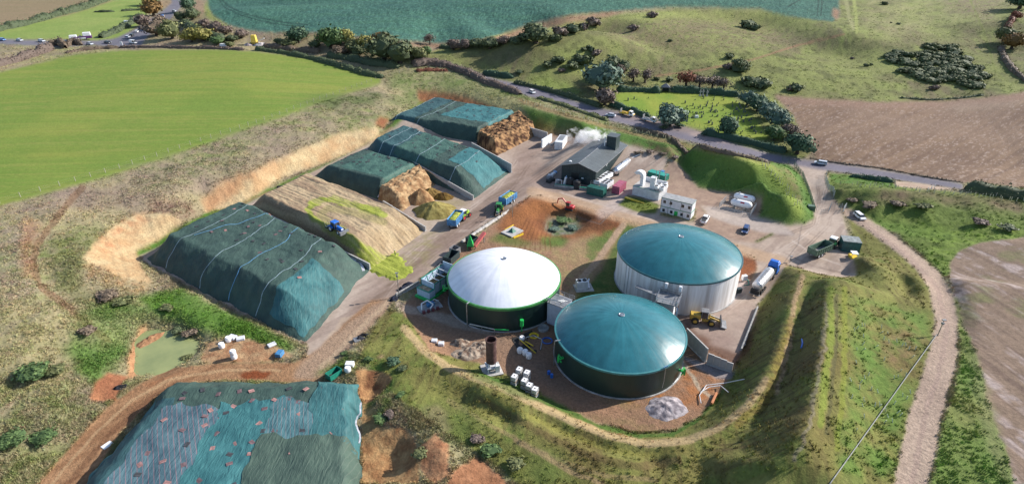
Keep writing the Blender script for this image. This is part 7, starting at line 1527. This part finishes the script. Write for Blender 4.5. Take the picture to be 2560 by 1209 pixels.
for x, y, r, lf, l in ((1660,322,14,L_gorse,'low dark shrub beneath the big round churchyard tree'),(1700,318,16,L_dark,'dark shrub at the right foot of the big round churchyard tree'),(1775,332,20,L_mid,'green shrub left of the round corner tree'),(1762,338,14,L_dark,'low dark shrub at the left end of the corner hedge'),
    (85,945,52,L_mid,'big low green bramble bush in dry grass at lower left'),(140,935,36,L_olive,'olive side of the bramble bush at lower left'),(40,1100,40,L_mid,'dark green bramble at the lower left edge'),(110,1098,36,L_mid,'dark green bramble right of the edge one at lower left'),(10,1118,34,L_mid,'dark bramble cut by the left edge'),
    (270,745,34,L_brown,'brown scrub bush beside the curved ditch'),(310,760,30,L_olive,'olive scrub bush beside the curved ditch'),(420,775,22,L_olive,'scrub bush between green strip and pond'),(445,830,24,L_gorse,'dark scrub on the bank behind the pond'),(480,835,22,L_brown,'brown scrub on the bank behind the pond'),(220,830,26,L_brown,'brown weedy scrub left of the pond'),(470,895,16,L_olive,'small scrub at the right bank of the pond'),
    (985,905,22,L_dark,'dark green hollow shrub near the grass track'),(1005,925,18,L_gorse,'dark shrub below the hollow one near the grass track'),(920,900,14,L_mid,'green weeds right of the green skip'),(1000,990,16,L_mid,'green weeds right of the dug hollow'),(950,1050,22,L_mid,'green weeds between the two dug hollows'),(975,1040,18,L_purp,'purple weeds between the two dug hollows'),(1050,1140,26,L_olive,'weedy shrub on the big soil cut'),(1230,1130,30,L_mid,'green weeds at the bottom middle'),(1290,1160,30,L_olive,'olive weeds at the bottom middle'),(1190,1100,22,L_purp,'purple weeds on the slope at bottom middle'),
    (860,1100*0+885,12,L_mid,'weeds at the bend by the skip'),(1300,185,16,L_gorse,'dark shrub on the verge of the back road'),(2170,520,26,L_brown,'brown scrub on the mound right of the entrance'),(2240,515,24,L_brown,'brown scrub along the mound ridge'),(2310,520,22,L_olive,'olive scrub on the mound slope'),(2450,560,26,L_purp,'purple scrub at the foot of the right mound'),(2520,575,24,L_gorse,'dark scrub at the right edge below the mound'),(2130,505,18,L_brown,'brown scrub at the left nose of the mound'),
    (1405,555,24,L_mid,'green weeds in the circular dug hollow'),(1385,575,18,L_grey,'grey green weeds in the circular dug hollow'),(1430,572,18,L_grey,'pale weeds at the right of the circular hollow'),(1595,385,14,L_brown,'bracken patch behind the shed'),(1625,382,14,L_purp,'dark bracken patch right of the shed'),(1655,388,14,L_brown,'bracken patch above the teal container'),(1690,396,12,L_purp,'dark bracken patch at the bank foot')):
    c = tree(x, y, r*.85, lf, l, 'bush', tall=.22 if 'circular' in l else .5)
def strip(name, label, P, w, h, leaf, cat='hedge', dens=9, lump=.5, kind=None, ls=.32, seed=1):
    """hedge: lumpy solid core with leaf faces all over it"""
    Q = [on(*p) for p in P]; o0 = Q[0]; rg = np.random.RandomState(seed+len(P)*7); C_ = []; 
    for a, b in zip(Q[:-1], Q[1:]):
        n = max(1, int((b-a).length/1.1)); C_ += [a.lerp(b, k/n) for k in range(n)]
    C_.append(Q[-1]); V = []; Fs = []; T_ = []; m = 8
    for i, c in enumerate(C_):
        d = (C_[min(i+1, len(C_)-1)]-C_[max(i-1, 0)]); d.z = 0; d.normalize(); nx, ny = -d.y, d.x; zg = onr(c.x, c.y)
        k = .75+lump*(vnoise(np.array([i*.37+seed]), np.array([0.]), seed)[0]-.35)+.12*rg.rand(); 
        if i in (0, len(C_)-1): k *= .5
        for j in range(m):
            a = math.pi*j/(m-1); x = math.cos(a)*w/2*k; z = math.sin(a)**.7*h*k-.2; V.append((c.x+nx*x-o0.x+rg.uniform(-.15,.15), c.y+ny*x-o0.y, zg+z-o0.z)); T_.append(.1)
    for i in range(len(C_)-1):
        for j in range(m-1): Fs.append((i*m+j, (i+1)*m+j, (i+1)*m+j+1, i*m+j+1))
    V0 = np.array(V); nC = len(V0); n = int(len(C_)*dens*max(1, h*.6)); f = rg.randint(0, len(Fs), n); FF = np.array(Fs)[f]; w4 = rg.dirichlet([1,1,1,1], n)
    c = (V0[FF]*w4[..., None]).sum(1)+rg.normal(size=(n,3))*.14*h; u = rg.normal(size=(n,3)); u /= np.linalg.norm(u,axis=1)[:,None]; v = np.cross(u, rg.normal(size=(n,3))); v /= np.linalg.norm(v,axis=1)[:,None]
    s = ls*rg.uniform(.5,1.2,(n,1)); P4 = np.stack([c-u*s-v*s*.6,c+u*s-v*s*.6,c+u*s*.8+v*s*.6,c-u*s*.8+v*s*.6],1).reshape(-1,3)
    lumpt = .3*(vnoise(c[:,0]/2.5+99, c[:,1]/2.5, seed)-.5); tl = np.repeat(np.clip(.45+.28*rg.normal(size=n)+lumpt,0,1),4)
    VV = np.concatenate([V0, P4]); q = np.concatenate([np.array(Fs), nC+np.arange(n*4).reshape(-1,4)]); cc = np.concatenate([T_, tl])
    o = mobj(name, grid_mesh(name, VV, q, np.repeat(cc[:,None],3,1), False), None, leaf); o.location = o0
    return setp(o, label, cat, None, kind)
for i, (P, w, h, lf, l) in enumerate([
 ([(1540,228),(1600,229),(1650,232)], 3, 3.2, L_dark, 'clipped dark hedge behind the churchyard left of the shelter'),([(1677,229),(1760,233),(1850,242)], 3, 3.4, L_dark, 'clipped dark hedge behind the churchyard right of the shelter'),
 ([(1525,262),(1580,280),(1625,297)], 3, 2.6, L_dark, 'dark hedge between the churchyard and the parked works trucks'),([(1757,334),(1830,350),(1900,366),(1965,382)], 3, 2.4, L_dark, 'dark hedge along the road at the near right of the churchyard'),
 ([(1285,208),(1340,219),(1400,236),(1450,250),(1500,268)], 3, 2.2, L_gorse, 'dark roadside hedge rising to the large evergreen'),([(1205,186),(1240,190),(1283,196)], 3, 2.6, L_dark, 'short dark hedge above the back road'),
 ([(1085,162),(1120,165),(1170,185),(1215,208),(1260,222),(1300,238)], 5, 2.8, L_purp, 'long purple hedge between fence and back road'),([(1030,165),(1060,158),(1100,160)], 6, 3, L_purp, 'dense purple thicket at the corner of the green field'),([(1040,178),(1075,176),(1120,178)], 4, 1.4, L_red, 'rusty bracken band below the purple thicket'),
 ([(1345,246),(1400,262),(1460,283),(1520,303)], 4, 1.6, L_olive, 'olive scrub hedge below the road opposite the churchyard'),([(1590,320),(1680,346),(1760,368),(1840,388),(1925,408)], 2.6, 1.3, L_brown, 'low brown hedge below the road toward the junction'),
 ([(2410,474),(2460,480),(2520,490),(2600,502)], 5, 3.2, L_gorse, 'thick dark hedge at the right end of the road'),([(2125,440),(2170,446),(2232,458)], 2.5, 1.6, L_dark, 'dark low hedge beside the lay-by'),
 ([(640,126),(720,136),(790,150),(860,170),(920,188),(960,196)], 4, 2.4, L_gorse, 'dark field hedge running down to the right corner of the green field'),([(300,120),(400,119),(480,121),(560,123),(610,126)], 2.6, 1.6, L_purp, 'reddish brown hedge along the far edge of the green field'),
 ([(165,134),(210,126),(260,122),(300,120)], 4, 1.8, L_brown, 'brown weedy hedge by the far junction'),([(-80,182),(0,165),(40,155),(90,138),(128,124)], 5, 4, L_purp, 'tall purple brown hedge left of the field gateway'),([(120,116),(150,112),(165,122)], 3, 4, L_brown, 'bushy hedge end at the field gateway'),([(170,116),(185,108),(205,114)], 3, 3, L_brown, 'straggly shrubs on the far road verge'),
 ([(-80,100),(0,76),(60,64),(110,50),(150,38)], 6, 4, L_gorse, 'thick hedge along the stubble field, lower left half'),([(150,38),(200,26),(250,8),(300,-14)], 6, 4.5, L_gorse, 'thick hedge along the stubble field, upper right half'),([(235,31),(262,31),(287,30)], 2.4, 1.6, L_gorse, 'short hedge stub in the pasture, left piece'),([(303,29),(330,27),(358,26)], 2.4, 1.6, L_gorse, 'short hedge stub in the pasture, right piece'),
 ([(252,96),(285,84),(325,62),(352,44)], 5, 3, L_gorse, 'rounded hedge along the side road'),([(660,118),(700,122),(760,128),(800,132)], 5, 2.6, L_brown, 'brown scrub belt below the lone dark tree'),([(460,60),(500,90),(560,108)], 6, 4, L_gorse, 'dark underwood belt among the roadside trees'),([(820,140),(880,150),(930,160),(1000,170)], 6, 3, L_gorse, 'dark underwood belt below the copse'),
 ([(1100,118),(1180,118),(1260,106),(1320,98)], 4, 2, L_gorse, 'dark scrub line under the hillside thorn trees'),([(2500,118),(2512,150),(2530,175),(2560,200),(2600,220)], 3, 2, L_brown, 'straggly hedge curving down the right edge'),([(2535,40),(2525,60),(2515,78)], 3, 3, L_red, 'rusty hedge above the right edge trees'),
 ([(2250,245),(2320,250),(2400,246),(2460,238)], 1.6, .8, L_gorse, 'thin scrubby line between hill and ploughed field'),([(2022,395),(2200,420),(2400,456)], 1.2, .5, L_brown, 'low weedy line between road and ploughed field'),
 ([(2500,100),(2480,60)], .1, .1, L_brown, '')]):
    if l: strip('hedge', l, P, w, h, lf, seed=i+1)
# gorse mass on the right slope, nobody could count its clumps
poly = [(2212,138),(2240,132),(2270,134),(2300,132),(2325,112),(2350,112),(2385,125),(2395,140),(2425,152),(2445,165),(2462,188),(2455,205),(2445,222),(2420,222),(2400,208),(2370,200),(2345,212),(2325,205),(2290,195),(2260,185),(2235,165)]
V = []; Fq = []; T_ = []; bb = BUSH[0]; bv = np.array([v.co for v in bb.vertices]); bf = [tuple(p.vertices) for p in bb.polygons]; bt = np.array([c.color[0] for c in bb.color_attributes['Col'].data])
o0 = on(2340,170); k = 0; rr = random.Random(9)
while k < 120:
    x, y = rr.uniform(2210,2465), rr.uniform(110,224)
    if not pip(np.array([x]), np.array([y]), poly)[0] or (x > 2330 and x < 2375 and y > 122 and y < 140): continue
    q = on(x, y); s = rr.uniform(2.4,4.2); a = rr.uniform(0,6.28); c, s_ = math.cos(a), math.sin(a); n = len(V)
    P = bv*s; P = np.stack([P[:,0]*c-P[:,1]*s_+q.x-o0.x, P[:,0]*s_+P[:,1]*c+q.y-o0.y, P[:,2]*.6+s*.15+q.z-o0.z],1); V += P.tolist(); Fq += [tuple(i+n for i in f) for f in bf]; T_ += bt.tolist(); k += 1
me = bpy.data.meshes.new('gorse_thicket'); me.from_pydata(V, [], Fq); a = me.color_attributes.new('Col','FLOAT_COLOR','POINT'); cc = np.ones((len(V),4),np.float32); cc[:,:3] = np.array(T_)[:,None]; a.data.foreach_set('color', cc.ravel())
o = mobj('gorse_thicket', me, None, L_gorse); o.location = o0; setp(o, 'large dark gorse thicket sprawling over the right hand slope', 'gorse', None, 'stuff')
# gravestones
gs = B().prism([(-.35,0),(.35,0),(.35,.85),(.18,1.05),(-.18,1.05),(-.35,.85)], -.07, .07).mesh('gravestone'); gs.materials.append(mat('gravestone', (.16,.17,.17), .85, var=.35, vs=3))
gx = [(1585,248),(1592,250),(1621,246),(1570,252)]
rg = random.Random(12)
while len(gx) < 110:
    x, y = rg.uniform(1710,1905), rg.uniform(242,338)
    if pip(np.array([x]), np.array([y]), [(1712,246),(1740,241),(1845,243),(1880,285),(1905,335),(1850,336),(1845,318),(1770,312),(1715,305),(1712,280)])[0]: gx.append((x,y))
for i, (x, y) in enumerate(gx):
    q = on(x, y); o = mobj('gravestone', gs, None, None, q, rg.uniform(-.2,.2)+1.9); s = rg.uniform(.6,1.1); o.scale = (s,s,s*rg.uniform(.8,1.2)); o.rotation_euler[1] = rg.uniform(-.08,.08); setp(o, 'weathered dark upright gravestone standing in the churchyard grass', 'gravestone', 'gravestones in the churchyard')
for x, y, l in ((1750,240,'left'),(1757,239,'tallest'),(1767,241,'right')):
    q = on(x, y); o = B().box(-.5,.5,-.4,.4,0,.5,.1,.1).box(-.22,.22,-.15,.15,.5,2.6).box(-.6,.6,-.12,.12,1.7,2.0).build('stone_cross', m_conc, None); o.location = q; setp(o, l+' of the three pale stone crosses before the back hedge', 'stone cross')
q = on(1741,295); o = B().box(-.8,.8,-.5,.5,0,1.1,.1,.1).build('white_tomb', m_white, None, bev=.08); o.location = q; setp(o, 'bright white tomb among the dark gravestones', 'tomb')
# tree guards
gm = B().cyl((0,0,0),(0,0,1.15),.085,.085,6).mesh('tree_guard'); gm.materials.append(mat('tree_guard', (.60,.58,.40), .7, var=.2)); gm2 = B().cyl((0,0,0),(0,0,1.0),.08,.08,6).mesh('tree_guard'); gm2.materials.append(mat('tree_guard_pale', (.55,.62,.50), .7, var=.2))
def guards(P, n, jit, label, group, me, sc=1):
    Ls = [0]; 
    for a, b in zip(P[:-1], P[1:]): Ls.append(Ls[-1]+math.hypot(b[0]-a[0], b[1]-a[1]))
    for i in range(n):
        s = Ls[-1]*(i+rg.uniform(.1,.9))/n; k = max(j for j in range(len(P)-1) if Ls[j] <= s); t = (s-Ls[k])/(Ls[k+1]-Ls[k])
        x = P[k][0]+(P[k+1][0]-P[k][0])*t+rg.uniform(-jit,jit); y = P[k][1]+(P[k+1][1]-P[k][1])*t+rg.uniform(-jit,jit)*.5; q = on(x, y)
        o = mobj('tree_guard', me, None, None, q); o.rotation_euler = (rg.uniform(-.12,.12), rg.uniform(-.12,.12), 0); o.scale = (sc,sc,sc*rg.uniform(.8,1.1)); setp(o, label, 'tree guard', group)
guards([(1300,252),(1400,280),(1512,312),(1661,346),(1760,366),(1850,388),(1925,412)], 105, 5, 'pale plastic tree guard on the bank crest below the back road', 'tree guards along the bank crest', gm)
guards([(1905,412),(1935,440),(1965,470),(1990,515)], 36, 9, 'pale plastic tree guard on the lit nose of the entrance bank', 'tree guards on the entrance bank', gm)
guards([(2130,466),(2200,468),(2300,478),(2420,488),(2560,506)], 48, 6, 'pale plastic tree guard along the mound right of the entrance', 'tree guards along the right mound', gm)
for i in range(52):
    while True:
        x, y = rg.uniform(2120,2320), rg.uniform(790,1080)
        if pip(np.array([x]), np.array([y]), [(2130,790),(2325,830),(2290,960),(2240,1060),(2130,1080),(2125,900)])[0]: break
    q = on(x, y); o = mobj('tree_guard', gm2, None, None, q); o.scale = (.8,.8,.75); o.rotation_euler = (rg.uniform(-.5,.5), rg.uniform(-.5,.5), 0); setp(o, 'thin tilted tree guard in the planted grass beside the stony track', 'tree guard', 'tree guards in the planted bank')
# rough grass: tufts scattered where the ground is rough (instances on loose points)
def tuft(seed, n=9, h=.5, sp=.32):
    rg_ = np.random.RandomState(seed); V = []; Fs = []
    for i in range(n):
        a = rg_.uniform(0,6.28); r = rg_.uniform(0,sp); x, y = math.cos(a)*r, math.sin(a)*r; b = rg_.uniform(0,6.28); w = .07; L_ = h*rg_.uniform(.6,1.2); t = rg_.uniform(.1,.5)*L_
        dx, dy = math.cos(b)*w, math.sin(b)*w; k = len(V); c = rg_.uniform(0,6.28)
        V += [(x-dx,y-dy,-.05),(x+dx,y+dy,-.05),(x+math.cos(c)*t,y+math.sin(c)*t,L_)]; Fs.append((k,k+1,k+2))
    me = bpy.data.meshes.new('tuft'); me.from_pydata(V, [], Fs); return me
def scatter(name, label, pts, cols, me, mt, smin, smax, seed):
    pm_ = bpy.data.meshes.new(name); pm_.vertices.add(len(pts)); pm_.vertices.foreach_set('co', pts.astype(np.float32).ravel())
    a = pm_.attributes.new('TuftCol', 'FLOAT_COLOR', 'POINT'); c = np.ones((len(pts),4),np.float32); c[:,:3] = cols; a.data.foreach_set('color', c.ravel())
    src = bpy.data.objects.new(name+'_source', me); me.materials.clear(); me.materials.append(mt)
    o = bpy.data.objects.new(name, pm_); COL.objects.link(o); setp(o, label, 'grass', None, 'stuff')
    g = bpy.data.node_groups.new(name, 'GeometryNodeTree'); g.interface.new_socket('Geometry', in_out='INPUT', socket_type='NodeSocketGeometry'); g.interface.new_socket('Geometry', in_out='OUTPUT', socket_type='NodeSocketGeometry')
    N = g.nodes; L = g.links; gi = N.new('NodeGroupInput'); go = N.new('NodeGroupOutput'); ip = N.new('GeometryNodeInstanceOnPoints'); oi = N.new('GeometryNodeObjectInfo'); oi.inputs['Object'].default_value = src
    mp = N.new('GeometryNodeMeshToPoints'); L.new(gi.outputs[0], mp.inputs[0]); L.new(mp.outputs[0], ip.inputs['Points']); L.new(oi.outputs['Geometry'], ip.inputs['Instance'])
    rv = N.new('FunctionNodeRandomValue'); rv.inputs[2].default_value = smin; rv.inputs[3].default_value = smax; L.new(rv.outputs[1], ip.inputs['Scale'])
    rr_ = N.new('FunctionNodeRandomValue'); rr_.data_type = 'FLOAT_VECTOR'; rr_.inputs[1].default_value = (.3,.3,6.28); L.new(rr_.outputs[0], ip.inputs['Rotation']); L.new(ip.outputs[0], go.inputs[0])
    md = o.modifiers.new('scatter', 'NODES'); md.node_group = g; return o
tm = bpy.data.materials.new('tuft'); tm.use_nodes = True; at_ = tm.node_tree.nodes.new('ShaderNodeAttribute'); at_.attribute_type = 'INSTANCER'; at_.attribute_name = 'TuftCol'; pb = tm.node_tree.nodes['Principled BSDF']; pb.inputs['Roughness'].default_value = .9; pb.inputs['Specular IOR Level'].default_value = .1; tm.node_tree.links.new(at_.outputs['Color'], pb.inputs['Base Color'])
rough_w = np.isin(Cls, [NAMES.index(n) for n in ('rough_grassland',)])*1.0+np.isin(Cls, [NAMES.index(n) for n in ('grass_bank','grass_verge')])*.2+np.isin(Cls, [NAMES.index('bund')])*.07+np.isin(Cls, [NAMES.index('hillside')])*.28
rs = np.random.RandomState(4); nT = 80000
dens = rough_w*(GX > -150)*(GX < 2700)*(GY > -20)*(GY < 1290)*(.25+1.5*np.clip((fbm(XX/5,YY/5,301,4)-.4)*4,0,1)); dens[YY > 420] *= .3
cs = np.cumsum(dens.ravel()); kk = np.searchsorted(cs, rs.uniform(0, cs[-1], nT)); ii, jj = np.unravel_index(kk, dens.shape)
ii = np.clip(ii,0,NR-2); jj = np.clip(jj,0,NC-2); u = rs.rand(nT); v = rs.rand(nT)
def mixg(A): return (A[ii,jj].T*(1-u)*(1-v)+A[ii,jj+1].T*u*(1-v)+A[ii+1,jj].T*(1-u)*v+A[ii+1,jj+1].T*u*v).T
Pt = np.stack([mixg(XX), mixg(YY), mixg(ZZ)],1); Ct = mixg(C)*(1.2+.7*rs.rand(nT,1)); Ct = Ct*(.9+.2*rs.rand(nT,3))
far_ = Pt[:,1] > 230
scatter('grass_tufts', 'rough dry grass tufts over the banks and slopes', Pt[~far_], Ct[~far_], tuft(1, 9, .30, .40), tm, .5, 1.25, 1)
scatter('grass_tufts', 'coarser grass tussocks on the distant hillside', Pt[far_], Ct[far_], tuft(2, 10, .38, .7), tm, .6, 1.3, 2)
# pond
pv = [on(x, y) for x, y in ((330,945),(340,925),(345,870),(352,840),(378,826),(425,818),(470,838),(500,856),(495,880),(470,893),(430,912),(395,928),(360,945))]
pc = np.array([[gp(x,y,-.75)[0], gp(x,y,-.75)[1], -.75] for x, y in ((322,965),(322,900),(335,830),(370,800),(425,792),(480,815),(530,850),(520,890),(480,915),(430,935),(390,955),(350,975))])
mw = mat('pond_water', lin(158,164,112,.75), .28, var=.12, vs=.12, spec=.3, col2=lin(138,150,104,.7)); o = mobj('pond_water', grid_mesh('pond_water', np.concatenate([pc, pc.mean(0)[None]]), np.array([[i,(i+1)%12,12,12] for i in range(12)])[:, :3], None, False), None, mw); o['kind'] = 'structure'
